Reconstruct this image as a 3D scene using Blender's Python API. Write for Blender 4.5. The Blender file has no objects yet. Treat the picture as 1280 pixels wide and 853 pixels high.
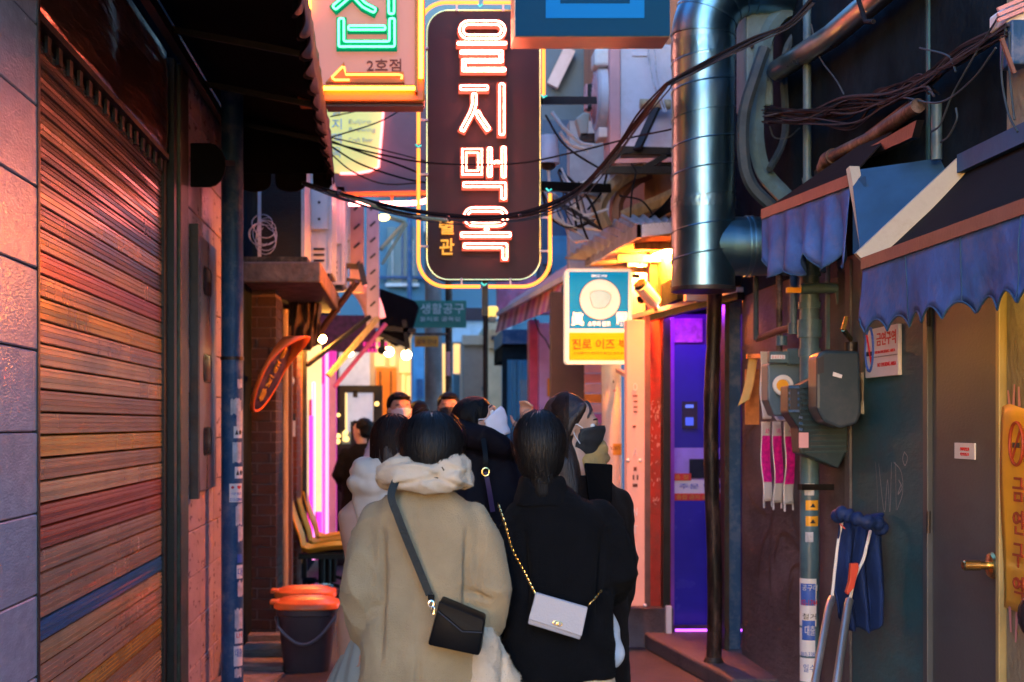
import bpy, bmesh, math, random
from mathutils import Vector, Matrix, Euler, noise
random.seed(7)
R = math.radians
scene = bpy.context.scene
C = scene.collection

# ------------------------------------------------------------------ camera
EYE = 1.6                      # eye height in metres
FPX = 1778.0                   # focal length in photo pixels (50 mm)
VX, VY = 512.0, 530.0          # where the alley vanishes in the photo
cam_data = bpy.data.cameras.new('camera')
cam_data.lens = 50.0
cam_data.sensor_width = 36.0
cam_data.shift_x = (640 - VX) / 1280.0
cam_data.shift_y = (VY - 426.5) / 1280.0
cam_data.clip_start = 0.05
cam_data.clip_end = 400.0
cam_data.dof.use_dof = True
cam_data.dof.focus_distance = 5.2
cam_data.dof.aperture_fstop = 3.6
cam = bpy.data.objects.new('camera', cam_data)
cam.location = (0, 0, EYE)
cam.rotation_euler = (R(90), 0, 0)
C.objects.link(cam)
scene.camera = cam

# ------------------------------------------------------------------ dusk sky, last daylight
world = bpy.data.worlds.new('World')
scene.world = world
world.use_nodes = True
wn = world.node_tree
bg = wn.nodes['Background']
sky = wn.nodes.new('ShaderNodeTexSky')
sky.sky_type = 'NISHITA'
sky.sun_disc = False
sky.sun_elevation = R(3.0)
sky.sun_rotation = R(200.0)
sky.air_density = 1.0
sky.dust_density = 0.6
sky.ozone_density = 4.0
wn.links.new(sky.outputs[0], bg.inputs['Color'])
bg.inputs['Strength'].default_value = 0.15
sun_data = bpy.data.lights.new('sun', 'SUN')
sun_data.energy = 0.02
sun_data.angle = R(10)
sun_data.color = (1.0, 0.86, 0.68)
sun = bpy.data.objects.new('sun', sun_data)
_d = Vector((math.sin(R(200)) * math.cos(R(30)), math.cos(R(200)) * math.cos(R(30)), math.sin(R(30))))
sun.rotation_euler = _d.to_track_quat('Z', 'Y').to_euler()
sun.location = _d * 20
C.objects.link(sun)

scene.view_settings.view_transform = 'Standard'
scene.view_settings.look = 'None'
EXPO = 4.0                     # the photo is exposed for a dim alley at dusk
scene.view_settings.exposure = EXPO
XP = 2 ** EXPO
scene.view_settings.gamma = 1.0
scene.view_settings.gamma = 1.0
scene.cycles.use_denoising = True
scene.cycles.denoiser = 'OPENIMAGEDENOISE'
scene.cycles.max_bounces = 8
scene.cycles.diffuse_bounces = 4
scene.cycles.glossy_bounces = 4
scene.cycles.sample_clamp_indirect = 6.0
scene.cycles.caustics_reflective = False
scene.cycles.caustics_refractive = False

# ------------------------------------------------------------------ helpers
def at(px, py, d):
    """the place at distance d down the alley that the photo shows at (px, py)"""
    return Vector(((px - VX) * d / FPX, d, EYE + (VY - py) * d / FPX))

OFF = {}     # world position of each object's origin

def setp(o, label=None, cat=None, group=None, kind=None, category=None):
    cat = cat or category
    if label: o['label'] = label
    if cat: o['category'] = cat
    if group: o['group'] = group
    if kind: o['kind'] = kind
    return o

def thing(name, label, cat, loc=(0, 0, 0), group=None, rotz=0):
    o = bpy.data.objects.new(name, None)
    C.objects.link(o)
    o.empty_display_size = 0.2
    o.location = loc
    o.rotation_euler = (0, 0, rotz)
    OFF[o.name] = Vector(loc)
    return setp(o, label, cat, group)

class MB:
    """collects faces in world coordinates, then links them as one mesh object"""
    def __init__(s):
        s.v = []; s.f = []
    def add(s, vs, fs):
        n = len(s.v)
        s.v += [Vector(a) for a in vs]
        s.f += [tuple(i + n for i in f) for f in fs]
        return s
    def quad(s, a, b, c, d):
        return s.add([a, b, c, d], [(0, 1, 2, 3)])
    def box(s, lo, hi):
        x0, y0, z0 = lo; x1, y1, z1 = hi
        if x0 > x1: x0, x1 = x1, x0
        if y0 > y1: y0, y1 = y1, y0
        if z0 > z1: z0, z1 = z1, z0
        vs = [(x0, y0, z0), (x1, y0, z0), (x1, y1, z0), (x0, y1, z0), (x0, y0, z1), (x1, y0, z1), (x1, y1, z1), (x0, y1, z1)]
        return s.add(vs, [(0, 3, 2, 1), (4, 5, 6, 7), (0, 1, 5, 4), (1, 2, 6, 5), (2, 3, 7, 6), (3, 0, 4, 7)])
    def bar(s, a, b, w, h, up=(0, 0, 1)):
        """rectangular bar from a to b, w wide and h high"""
        a = Vector(a); b = Vector(b)
        t = (b - a).normalized(); up = Vector(up)
        if abs(t.dot(up)) > 0.98: up = Vector((0, 1, 0))
        r = t.cross(up).normalized(); u = r.cross(t).normalized()
        r *= w / 2; u *= h / 2
        vs = [a - r - u, a + r - u, a + r + u, a - r + u, b - r - u, b + r - u, b + r + u, b - r + u]
        return s.add(vs, [(0, 1, 2, 3), (7, 6, 5, 4), (0, 4, 5, 1), (1, 5, 6, 2), (2, 6, 7, 3), (3, 7, 4, 0)])
    def tube(s, pts, r, seg=8, closed=False, caps=True, rr=None):
        pts = [Vector(p) for p in pts]
        n = len(pts)
        if n < 2: return s
        rings = []
        nrm = None
        for i in range(n):
            if closed: t = (pts[(i + 1) % n] - pts[i - 1])
            else: t = pts[min(i + 1, n - 1)] - pts[max(i - 1, 0)]
            if t.length < 1e-9: t = Vector((0, 0, 1))
            t.normalize()
            if nrm is None:
                nrm = t.orthogonal().normalized()
            nrm = (nrm - t * nrm.dot(t))
            if nrm.length < 1e-6: nrm = t.orthogonal()
            nrm.normalize()
            bn = t.cross(nrm)
            rad = rr[i] if rr else r
            rings.append([pts[i] + (nrm * math.cos(2 * math.pi * k / seg) + bn * math.sin(2 * math.pi * k / seg)) * rad for k in range(seg)])
        base = len(s.v)
        for ring in rings: s.v += ring
        m = n if closed else n - 1
        for i in range(m):
            j = (i + 1) % n
            for k in range(seg):
                k2 = (k + 1) % seg
                s.f.append((base + i * seg + k, base + i * seg + k2, base + j * seg + k2, base + j * seg + k))
        if caps and not closed:
            s.f.append(tuple(base + k for k in reversed(range(seg))))
            s.f.append(tuple(base + (n - 1) * seg + k for k in range(seg)))
        return s
    def cyl(s, a, b, r, seg=20, r2=None):
        a = Vector(a); b = Vector(b)
        return s.tube([a, b], r, seg, rr=[r, r if r2 is None else r2])
    def lathe(s, c, prof, seg=24, axis='Z'):
        """profile [(radius, height)] turned round an axis through c"""
        c = Vector(c); base = len(s.v)
        for (r, h) in prof:
            for k in range(seg):
                a = 2 * math.pi * k / seg
                p, q = r * math.cos(a), r * math.sin(a)
                s.v.append(c + (Vector((p, q, h)) if axis == 'Z' else Vector((h, p, q)) if axis == 'X' else Vector((q, h, p))))
        for i in range(len(prof) - 1):
            for k in range(seg):
                k2 = (k + 1) % seg
                s.f.append((base + i * seg + k, base + i * seg + k2, base + (i + 1) * seg + k2, base + (i + 1) * seg + k))
        s.f.append(tuple(base + k for k in reversed(range(seg))))
        s.f.append(tuple(base + (len(prof) - 1) * seg + k for k in range(seg)))
        return s
    def prism(s, poly, n):
        """polygon (3D points, one plane) extruded along vector n"""
        n = Vector(n); poly = [Vector(p) for p in poly]; m = len(poly); base = len(s.v)
        s.v += poly + [p + n for p in poly]
        s.f.append(tuple(base + i for i in range(m)))
        s.f.append(tuple(base + m + i for i in reversed(range(m))))
        for i in range(m):
            j = (i + 1) % m
            s.f.append((base + j, base + i, base + m + i, base + m + j))
        return s
    def grid(s, fn, nu, nv):
        base = len(s.v)
        for j in range(nv + 1):
            for i in range(nu + 1):
                s.v.append(Vector(fn(i / nu, j / nv)))
        for j in range(nv):
            for i in range(nu):
                a = base + j * (nu + 1) + i
                s.f.append((a, a + 1, a + nu + 2, a + nu + 1))
        return s
    def ball(s, c, r, seg=14, rings=8, sc=(1, 1, 1)):
        c = Vector(c)
        prof = []
        base = len(s.v)
        for i in range(rings + 1):
            th = math.pi * i / rings
            for k in range(seg):
                a = 2 * math.pi * k / seg
                s.v.append(c + Vector((r * sc[0] * math.sin(th) * math.cos(a), r * sc[1] * math.sin(th) * math.sin(a), r * sc[2] * math.cos(th))))
        for i in range(rings):
            for k in range(seg):
                k2 = (k + 1) % seg
                s.f.append((base + i * seg + k, base + (i + 1) * seg + k, base + (i + 1) * seg + k2, base + i * seg + k2))
        return s
    def build(s, name, mat, parent=None, smooth=False, bevel=0.0, solid=0.0, origin=None, local=False, sharp=35, **tags):
        if local: off = Vector((0, 0, 0))
        elif parent is not None: off = OFF[parent.name]
        elif origin is not None: off = Vector(origin)
        else:
            xs = [v.x for v in s.v]; ys = [v.y for v in s.v]; zs = [v.z for v in s.v]
            off = Vector(((min(xs) + max(xs)) / 2, (min(ys) + max(ys)) / 2, min(zs)))
        me = bpy.data.meshes.new(name)
        me.from_pydata([v - off for v in s.v], [], s.f)
        me.validate()
        bm = bmesh.new(); bm.from_mesh(me)
        bmesh.ops.remove_doubles(bm, verts=bm.verts, dist=1e-6)
        bmesh.ops.recalc_face_normals(bm, faces=bm.faces)
        if bevel > 0:
            ed = [e for e in bm.edges if len(e.link_faces) == 2 and e.calc_face_angle(0) > R(25)]
            bmesh.ops.bevel(bm, geom=ed, offset=bevel, segments=2, affect='EDGES', profile=0.5, clamp_overlap=True)
        bm.to_mesh(me); bm.free()
        if smooth:
            for p in me.polygons: p.use_smooth = True
            me.set_sharp_from_angle(angle=R(sharp))
        if mat: me.materials.append(mat)
        o = bpy.data.objects.new(name, me)
        C.objects.link(o)
        if solid:
            md = o.modifiers.new('solid', 'SOLIDIFY'); md.thickness = solid; md.offset = 0
        if parent is not None: o.parent = parent
        elif not local: o.location = off
        OFF[o.name] = off if not local else Vector((0, 0, 0))
        return setp(o, **{k: v for k, v in tags.items()})

def place(src, name, parent, wloc, rot=(0, 0, 0), sc=(1, 1, 1), mat=None):
    """another piece that shares src's mesh, put at wloc (world) under parent"""
    o = bpy.data.objects.new(name, src)
    C.objects.link(o)
    if parent is not None:
        o.parent = parent
        o.location = Vector(wloc) - OFF[parent.name]
    else: o.location = wloc
    o.rotation_euler = rot; o.scale = sc
    if mat:
        o.material_slots[0].link = 'OBJECT'
        o.material_slots[0].material = mat
    OFF[o.name] = Vector(wloc)
    return o

def unit_box(name, mat, bevel=0.0, size=(1, 1, 1)):
    """a box mesh centred on its origin, for pieces that repeat"""
    m = MB().box((-size[0] / 2, -size[1] / 2, -size[2] / 2), (size[0] / 2, size[1] / 2, size[2] / 2))
    me = bpy.data.meshes.new(name)
    me.from_pydata(m.v, [], m.f)
    bm = bmesh.new(); bm.from_mesh(me)
    bmesh.ops.recalc_face_normals(bm, faces=bm.faces)
    if bevel: bmesh.ops.bevel(bm, geom=list(bm.edges), offset=bevel, segments=1, affect='EDGES')
    bm.to_mesh(me); bm.free()
    me.materials.append(mat)
    return me

def text(s, name, mat, parent, centre, height, width=None, right=(1, 0, 0), up=(0, 0, 1), ext=0.003, bold=0.0, **tags):
    """flat lettering as a mesh, fitted to a height and width, facing right x up"""
    cu = bpy.data.curves.new('lettering', 'FONT')
    cu.body = s; cu.extrude = 0.02; cu.offset = bold; cu.resolution_u = 2
    cu.align_x = 'CENTER'; cu.space_line = 1.0
    t = bpy.data.objects.new('lettering', cu); C.objects.link(t)
    bpy.context.view_layer.update()
    me = bpy.data.meshes.new_from_object(t.evaluated_get(bpy.context.evaluated_depsgraph_get()))
    bpy.data.objects.remove(t)
    xs = [v.co.x for v in me.vertices]; ys = [v.co.y for v in me.vertices]
    cx, cy = (min(xs) + max(xs)) / 2, (min(ys) + max(ys)) / 2
    ky = height / (max(ys) - min(ys)); kx = ky if width is None else width / (max(xs) - min(xs))
    right = Vector(right).normalized(); up = Vector(up).normalized(); nrm = right.cross(up).normalized()
    off = OFF[parent.name] if parent is not None else Vector((0, 0, 0))
    c = Vector(centre) - off
    for v in me.vertices:
        x, y, z = v.co
        v.co = c + right * (x - cx) * kx + up * (y - cy) * ky + nrm * (z / 0.02 * ext)
    me.materials.clear(); me.materials.append(mat)
    o = bpy.data.objects.new(name, me); C.objects.link(o)
    if parent is not None: o.parent = parent
    OFF[o.name] = off
    return setp(o, **tags)

# ------------------------------------------------------------------ materials
def pm(name, col, rough=0.6, metal=0.0, var=0.15, scale=6.0, bump=0.1, bscale=60.0, spec=0.35, stretch=None,
       dirt=None, dscale=2.0, damt=0.5, emit=None, estr=0.0, coat=0.0, sheen=0.0, aniso=0.0, trans=0.0, sss=0.0):
    m = bpy.data.materials.new(name); m.use_nodes = True
    nt = m.node_tree; N = nt.nodes; L = nt.links
    b = N['Principled BSDF']
    b.inputs['Roughness'].default_value = rough
    b.inputs['Metallic'].default_value = metal
    b.inputs['Specular IOR Level'].default_value = spec
    b.inputs['Coat Weight'].default_value = coat
    b.inputs['Sheen Weight'].default_value = sheen
    b.inputs['Anisotropic'].default_value = aniso
    b.inputs['Transmission Weight'].default_value = trans
    b.inputs['Subsurface Weight'].default_value = sss
    tc = N.new('ShaderNodeTexCoord')
    mp = N.new('ShaderNodeMapping')
    oi = N.new('ShaderNodeObjectInfo'); av = N.new('ShaderNodeVectorMath'); av.operation = 'MULTIPLY_ADD'
    cb = N.new('ShaderNodeCombineXYZ')
    for q in range(3): L.new(oi.outputs['Random'], cb.inputs[q])
    L.new(cb.outputs[0], av.inputs[0]); av.inputs[1].default_value = (7.3, 11.7, 5.1); L.new(tc.outputs['Object'], av.inputs[2])
    L.new(av.outputs[0], mp.inputs['Vector'])
    if stretch: mp.inputs['Scale'].default_value = stretch
    n1 = N.new('ShaderNodeTexNoise'); n1.inputs['Scale'].default_value = scale; n1.inputs['Detail'].default_value = 6; n1.inputs['Roughness'].default_value = 0.6
    L.new(mp.outputs[0], n1.inputs['Vector'])
    mr = N.new('ShaderNodeMapRange'); mr.inputs['From Min'].default_value = 0.3; mr.inputs['From Max'].default_value = 0.7
    mr.inputs['To Min'].default_value = 1 - var; mr.inputs['To Max'].default_value = 1 + var
    L.new(n1.outputs['Fac'], mr.inputs['Value'])
    mul = N.new('ShaderNodeVectorMath'); mul.operation = 'SCALE'; mul.inputs[0].default_value = col[:3]
    L.new(mr.outputs[0], mul.inputs['Scale'])
    outc = mul.outputs[0]
    if dirt:
        n2 = N.new('ShaderNodeTexNoise'); n2.inputs['Scale'].default_value = dscale; n2.inputs['Detail'].default_value = 8; n2.inputs['Roughness'].default_value = 0.72
        L.new(mp.outputs[0], n2.inputs['Vector'])
        m2 = N.new('ShaderNodeMapRange'); m2.inputs['From Min'].default_value = 0.48; m2.inputs['From Max'].default_value = 0.66; m2.inputs['To Max'].default_value = damt
        L.new(n2.outputs['Fac'], m2.inputs['Value'])
        mx = N.new('ShaderNodeMix'); mx.data_type = 'RGBA'
        L.new(m2.outputs[0], mx.inputs['Factor']); L.new(outc, mx.inputs['A']); mx.inputs['B'].default_value = (*dirt, 1)
        outc = mx.outputs['Result']
    L.new(outc, b.inputs['Base Color'])
    r2 = N.new('ShaderNodeMapRange'); r2.inputs['To Min'].default_value = max(0.02, rough - 0.12); r2.inputs['To Max'].default_value = min(1, rough + 0.12)
    L.new(n1.outputs['Fac'], r2.inputs['Value']); L.new(r2.outputs[0], b.inputs['Roughness'])
    if bump > 0:
        n3 = N.new('ShaderNodeTexNoise'); n3.inputs['Scale'].default_value = bscale; n3.inputs['Detail'].default_value = 4
        L.new(mp.outputs[0], n3.inputs['Vector'])
        bp = N.new('ShaderNodeBump'); bp.inputs['Strength'].default_value = min(1, bump); bp.inputs['Distance'].default_value = 0.01
        L.new(n3.outputs['Fac'], bp.inputs['Height']); L.new(bp.outputs[0], b.inputs['Normal'])
    if emit:
        b.inputs['Emission Color'].default_value = (*emit, 1); b.inputs['Emission Strength'].default_value = estr / XP
    return m

def glow(name, col, strength):
    """the surface of something that gives off light"""
    m = bpy.data.materials.new(name); m.use_nodes = True
    b = m.node_tree.nodes['Principled BSDF']
    mx_ = max(col); b.inputs['Base Color'].default_value = (*[c / mx_ * 0.6 for c in col], 1)
    b.inputs['Emission Color'].default_value = (*col, 1)
    b.inputs['Emission Strength'].default_value = strength / XP
    return m

M = {}
M['asphalt'] = pm('asphalt', (0.05, 0.048, 0.05), 0.55, var=0.5, scale=3, bump=0.6, bscale=90, dirt=(0.1, 0.09, 0.08), dscale=1.2)
M['concrete'] = pm('concrete', (0.26, 0.23, 0.21), 0.8, var=0.3, scale=3, bump=0.5, bscale=40, dirt=(0.1, 0.08, 0.07), dscale=2.5)
M['plaster_grey'] = pm('grey plaster', (0.12, 0.115, 0.12), 0.7, var=0.3, scale=2, bump=0.6, bscale=45, dirt=(0.05, 0.045, 0.045), dscale=2.2, damt=0.7)
M['plaster_warm'] = pm('warm plaster', (0.115, 0.105, 0.12), 0.8, var=0.35, scale=2.5, bump=0.6, bscale=45, spec=.12, stretch=(1, .35, 1), dirt=(0.05, 0.04, 0.042), dscale=2.0, damt=0.6)
M['plaster_teal'] = pm('painted wall', (0.024, 0.10, 0.13), 0.55, var=0.3, scale=3, bump=0.3, bscale=50, stretch=(1, .35, 1), dirt=(0.06, 0.065, 0.07), dscale=2.6, damt=0.7)
M['dark_wall'] = pm('sooty wall', (0.014, 0.022, 0.030), 0.85, var=0.5, scale=2, bump=0.8, bscale=20, dirt=(0.018, 0.013, 0.013), dscale=1.5, spec=.0)
M['tile'] = pm('wall tile', (0.40, 0.42, 0.53), 0.22, spec=.75, var=0.12, scale=30, bump=.22, bscale=130, dirt=(0.2, 0.17, 0.19), dscale=3, damt=0.3, stretch=(1, .4, 1))
M['tile2'] = pm('smooth wall tile', (0.46, 0.37, 0.40), 0.3, spec=.6, var=0.15, scale=18, bump=0.25, bscale=60, dirt=(0.18, 0.13, 0.14), dscale=4, damt=0.4, stretch=(1, .4, 1))
M['grout'] = pm('grout', (0.05, 0.042, 0.045), 0.9, bump=0.3)
M['brick'] = pm('dark brick', (0.055, 0.026, 0.022), 0.55, var=0.4, scale=12, bump=0.5, bscale=60)
M['brick_red'] = pm('red brick', (0.22, 0.06, 0.035), 0.6, var=0.35, scale=12, bump=0.5, bscale=60)
M['mortar'] = pm('mortar', (0.20, 0.14, 0.12), 0.9, bump=0.5)
M['black_metal'] = pm('black metal', (0.012, 0.012, 0.013), 0.4, metal=0.3, var=0.3, bump=0.1)
M['dark_metal'] = pm('dark steel', (0.05, 0.045, 0.045), 0.45, metal=0.7, var=0.4, bump=0.2, dirt=(0.08, 0.035, 0.02), dscale=7)
M['rust'] = pm('rusty steel', (0.05, 0.035, 0.03), 0.55, metal=0.3, var=0.5, bump=0.5, bscale=30, dirt=(0.3, 0.2, 0.14), dscale=9, damt=0.6)
M['green_metal'] = pm('old green steel', (0.05, 0.06, 0.045), 0.4, metal=0.4, var=0.4, bump=0.3, dirt=(0.12, 0.09, 0.06), dscale=9)
M['galv'] = pm('galvanised steel', (0.15, 0.33, 0.44), 0.33, metal=1.0, var=0.25, scale=5, bump=0.12, bscale=14, stretch=(1, 1, .5), dirt=(0.2, 0.22, 0.24), dscale=5, damt=0.5)
M['galv_rough'] = pm('weathered steel sheet', (0.4, 0.4, 0.42), 0.5, metal=0.6, var=0.3, scale=6, bump=0.25, dirt=(0.2, 0.14, 0.1), dscale=4)
M['pole_blue'] = pm('painted pole', (0.014, 0.075, 0.19), 0.5, var=0.2, scale=8, bump=0.25, bscale=70, dirt=(0.2, 0.2, 0.24), dscale=8, damt=0.5)
M['pipe_blue'] = pm('blue grey pipe', (0.07, 0.14, 0.18), 0.4, var=0.25, scale=8, bump=0.15, dirt=(0.05, 0.06, 0.07), dscale=6)
M['pipe_grey'] = pm('grey pipe', (0.035, 0.06, 0.08), 0.6, spec=.15, var=0.3, scale=9, bump=0.3, bscale=30, dirt=(0.07, 0.06, 0.06), dscale=9)
M['canvas_black'] = pm('black canvas', (0.008, 0.007, 0.008), 0.85, spec=.1, var=0.3, bump=0.3, bscale=150)
M['canvas_brown'] = pm('brown canvas', (0.10, 0.05, 0.045), 0.6, var=0.3, scale=10, bump=0.6, bscale=14, stretch=(1, 1, .3))
M['canvas_blue'] = pm('blue canvas', (0.018, 0.07, 0.16), 0.7, var=0.25, scale=4, bump=0.3, bscale=20)
M['canvas_lilac'] = pm('faded blue canvas', (0.05, 0.12, 0.36), 0.75, var=0.3, scale=7, bump=0.5, bscale=30, dirt=(0.16, 0.13, 0.24), dscale=9, damt=0.5, spec=.15)
M['cream_metal'] = pm('cream painted bar', (0.42, 0.40, 0.34), 0.5, var=0.15, bump=0.1, dirt=(0.25, 0.2, 0.15), dscale=6)
M['rust_bar'] = pm('rust red bar', (0.17, 0.085, 0.07), 0.5, metal=0.2, var=0.25, bump=0.2)
M['white_paint'] = pm('white paint', (0.72, 0.70, 0.68), 0.45, var=0.08, bump=0.08, dirt=(0.5, 0.42, 0.36), dscale=6, damt=0.5)
M['white_plastic'] = pm('white plastic', (0.75, 0.72, 0.70), 0.35, var=0.05, bump=0.03)
M['lilac_metal'] = pm('pale enamel', (0.6, 0.58, 0.66), 0.4, var=0.08, bump=0.05, dirt=(0.4, 0.34, 0.34), dscale=5, damt=0.4)
M['grille'] = pm('dark grille', (0.035, 0.03, 0.03), 0.5, metal=0.3, bump=0.4, bscale=120)
M['wood'] = pm('dark timber', (0.14, 0.07, 0.045), 0.6, var=0.4, scale=6, bump=0.4, bscale=30, stretch=(6, 6, .6))
M['wood_light'] = pm('pale timber', (0.42, 0.31, 0.18), 0.6, var=0.3, scale=6, bump=0.3, stretch=(6, 6, .6))
M['orange_plastic'] = pm('orange plastic', (0.85, 0.17, 0.03), 0.35, var=0.1, bump=0.05, dirt=(0.5, 0.12, 0.04), dscale=9, damt=0.3)
M['yellow_plastic'] = pm('yellow plastic', (0.85, 0.38, 0.03), 0.35, var=0.08, bump=0.03)
M['bucket'] = pm('dark bucket plastic', (0.05, 0.04, 0.05), 0.4, var=0.2, bump=0.08)
M['orange_paint'] = pm('orange paint', (0.75, 0.22, 0.03), 0.45, var=0.15, bump=0.1)
M['red_paint'] = pm('red paint', (0.35, 0.025, 0.02), 0.4, var=0.25, scale=8, bump=0.25, dirt=(0.1, 0.05, 0.04), dscale=7)
M['pink_paint'] = pm('pink paint', (0.65, 0.33, 0.34), 0.5, var=0.12, bump=0.1)
M['magenta_paint'] = pm('magenta paint', (0.55, 0.10, 0.3), 0.5, var=0.2, bump=0.2)
M['brown_panel'] = pm('brown sign panel', (0.034, 0.014, 0.019), 0.6, var=0.12, bump=0.08, bscale=90)
M['mauve_panel'] = pm('mauve board', (0.22, 0.13, 0.15), 0.6, var=0.1, bump=0.05)
M['peach_panel'] = pm('peach sign panel', (0.72, 0.38, 0.36), 0.5, var=0.05, bump=0.02)
M['cable'] = pm('black cable', (0.010, 0.011, 0.014), 0.7, var=0.2, bump=0.0, spec=.08)
M['cable_grey'] = pm('grey cable', (0.045, 0.045, 0.055), 0.7, var=0.2, bump=0.0, spec=.1)
M['cable_brown'] = pm('brown cable', (0.02, 0.015, 0.016), 0.7, var=0.2, bump=0.0, spec=.1)
M['paper'] = pm('white paper', (0.75, 0.73, 0.75), 0.6, var=0.05, bump=0.1, bscale=30)
M['paper_torn'] = pm('torn paper', (0.5, 0.5, 0.55), 0.7, var=0.3, scale=25, bump=0.4, bscale=60)
M['ink_red'] = pm('red print', (0.6, 0.03, 0.04), 0.5, bump=0)
M['ink_blue'] = pm('blue print', (0.05, 0.13, 0.5), 0.5, bump=0)
M['ink_dark'] = pm('dark print', (0.03, 0.03, 0.04), 0.5, bump=0)
M['ink_pink'] = pm('pink print', (0.85, 0.02, 0.38), 0.5, var=0.35, scale=40, bump=0)
M['ink_gold'] = pm('gold print', (0.6, 0.35, 0.05), 0.5, bump=0)
M['chrome'] = pm('chrome', (0.7, 0.68, 0.65), 0.15, metal=1.0, var=0.05, bump=0)
M['brass'] = pm('brass', (0.75, 0.52, 0.2), 0.22, metal=1.0, var=0.1, bump=0.05)
M['glass_dark'] = pm('dark glass', (0.02, 0.03, 0.035), 0.08, var=0.1, bump=0.0, spec=0.8)
M['door_grey'] = pm('grey door paint', (0.066, 0.076, 0.088), 0.42, var=0.15, scale=3, bump=0.08, bscale=120, stretch=(1, .35, 1), dirt=(0.045, 0.045, 0.052), dscale=3.5, damt=0.5)
M['green_sign'] = pm('green sign face', (0.02, 0.2, 0.14), 0.5, var=0.1, bump=0)
# ================================================================== ground
def ground_fn(u, v):
    x = -60 + 120 * u; y = -30 + 120 * v
    return (x, y, 0.0)
g = MB().grid(ground_fn, 4, 4)
g.build('ground', M['asphalt'], kind='structure')
def road_fn(u, v):
    x = -1.18 + 3.1 * u; y = 2 + 20 * v
    return (x, y, 0.004 + 0.012 * noise.noise(Vector((x * 1.7, y * 1.2, 0))) ** 2 + 0.01 * noise.noise(Vector((x * 6, y * 6, 1))) ** 2)
MB().grid(road_fn, 40, 160).build('alley_paving', M['asphalt'], kind='structure', smooth=True)
# uneven stone blocks along the left foot of the wall
kerb = thing('kerb', 'worn pale kerb stones lying along the foot of the brick pillar', 'kerb', (-1.0, 9.6, 0))
ks = unit_box('kerb_stone', pm('pale kerb stone', (.22, .19, .17), .85, var=.3, scale=5, bump=.6, bscale=25, dirt=(.09, .08, .075), dscale=4), 0.015)
for i, (x, y, sx, sy, h) in enumerate([(-1.02, 9.95, .30, .42, .05), (-.99, 9.38, .36, .5, .03), (-1.0, 8.8, .36, .52, .035), (-.76, 9.6, .10, .5, .03), (-1.0, 8.25, .34, .48, .03), (-1.02, 10.3, .3, .2, .08)]):
    place(ks, 'kerb_stone', kerb, (x, y, h / 2), (R(random.uniform(-3, 3)), R(random.uniform(-2, 2)), R(random.uniform(-6, 6))), (sx, sy, h))

# ================================================================== left: near building with roller shutter
WL = -1.2
nb = thing('shop_building', 'near left shop building clad in tiles round a closed roller shutter', 'building', (-3, 3, 0))
b = MB(); b.box((-5, 1.0, 0), (WL - 0.12, 9.25, 5.2))
b.build('wall', M['plaster_grey'], nb)
b = MB(); b.box((WL - 0.12, 1.0, 0), (WL - 0.0152, 4.585, 5.2)); gm = b.build('pier', M['grout'], nb)
b = MB(); b.box((WL - 0.12, 7.62, 0), (WL - 0.0152, 9.25, 5.2)); gm2 = b.build('pier', M['grout'], nb)
b = MB(); b.box((WL - 0.12, 4.585, 3.46), (WL - 0.03, 7.62, 5.2)); b.build('lintel', M['dark_wall'], nb)
tl = unit_box('tile', M['tile'], 0.004, (0.018, 0.494, 0.257))
for r in range(15):
    for c in range(3):
        place(tl, 'tile', gm, (WL - 0.008 + random.uniform(-.001, .001), 4.585 - .247 - .5 * c, 0.13 + r * 0.2625), (R(random.uniform(-.2, .2)), 0, 0))
tl2 = unit_box('tile', M['tile2'], 0.004, (0.018, 0.534, 0.247))
for r in range(14):
    for c in range(3):
        place(tl2, 'tile', gm2, (WL - 0.008 + random.uniform(-.0015, .0015), 7.62 + .27 + .54 * c, 0.125 + r * 0.2525), (R(random.uniform(-.3, .3)), 0, R(random.uniform(-.2, .2))))
# pier edge trim
MB().box((WL - .03, 4.575, 0), (WL + .006, 4.60, 3.46)).build('corner_trim', M['dark_metal'], nb)

sh = thing('roller_shutter', 'closed roller shutter of ribbed brown slats with blue, red and yellow bands', 'shutter', (WL - .05, 5.86, 0))
def slat_mesh(matl):
    h = 0.0775
    prof = [(-.016, 0), (.003, .001), (.008, .004), (.008, .0175), (.0045, .019), (.0045, .0225), (.008, .024), (.009, .0365), (.0055, .038), (.0055, .0415), (.009, .043), (.0085, .0545), (.005, .056), (.005, .0595), (.008, .061), (.0075, .070), (.001, .0725), (-.016, .0735), (-.016, h)]
    vs = []; fs = []
    for y in (-1.275, 1.275):
        vs += [(p[0], y, p[1]) for p in prof]
    n = len(prof)
    for i in range(n):
        j = (i + 1) % n
        fs.append((i, j, n + j, n + i))
    me = bpy.data.meshes.new('slat'); me.from_pydata(vs, [], fs)
    bm = bmesh.new(); bm.from_mesh(me); bmesh.ops.recalc_face_normals(bm, faces=bm.faces); bm.to_mesh(me); bm.free()
    me.materials.append(matl)
    return me
def slatm(n, c, rough=.24, metal=.55):
    c = tuple(min(.8, q * 1.45) for q in c)
    return pm(n, c, rough, metal=metal, var=.08, scale=1.6, bump=0, stretch=(1, 1, .3), dirt=(c[0] * .5, c[1] * .42, c[2] * .45), dscale=1.1, damt=.4)
S = {k: slatm('shutter ' + k, v) for k, v in {'brown': (.36, .23, .12), 'pink': (.46, .31, .20), 'dark': (.16, .09, .06), 'red': (.40, .12, .07), 'blue': (.04, .17, .40), 'yellow': (.62, .34, .06), 'tan': (.52, .38, .20)}.items()}
sm = slat_mesh(S['brown'])
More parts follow.
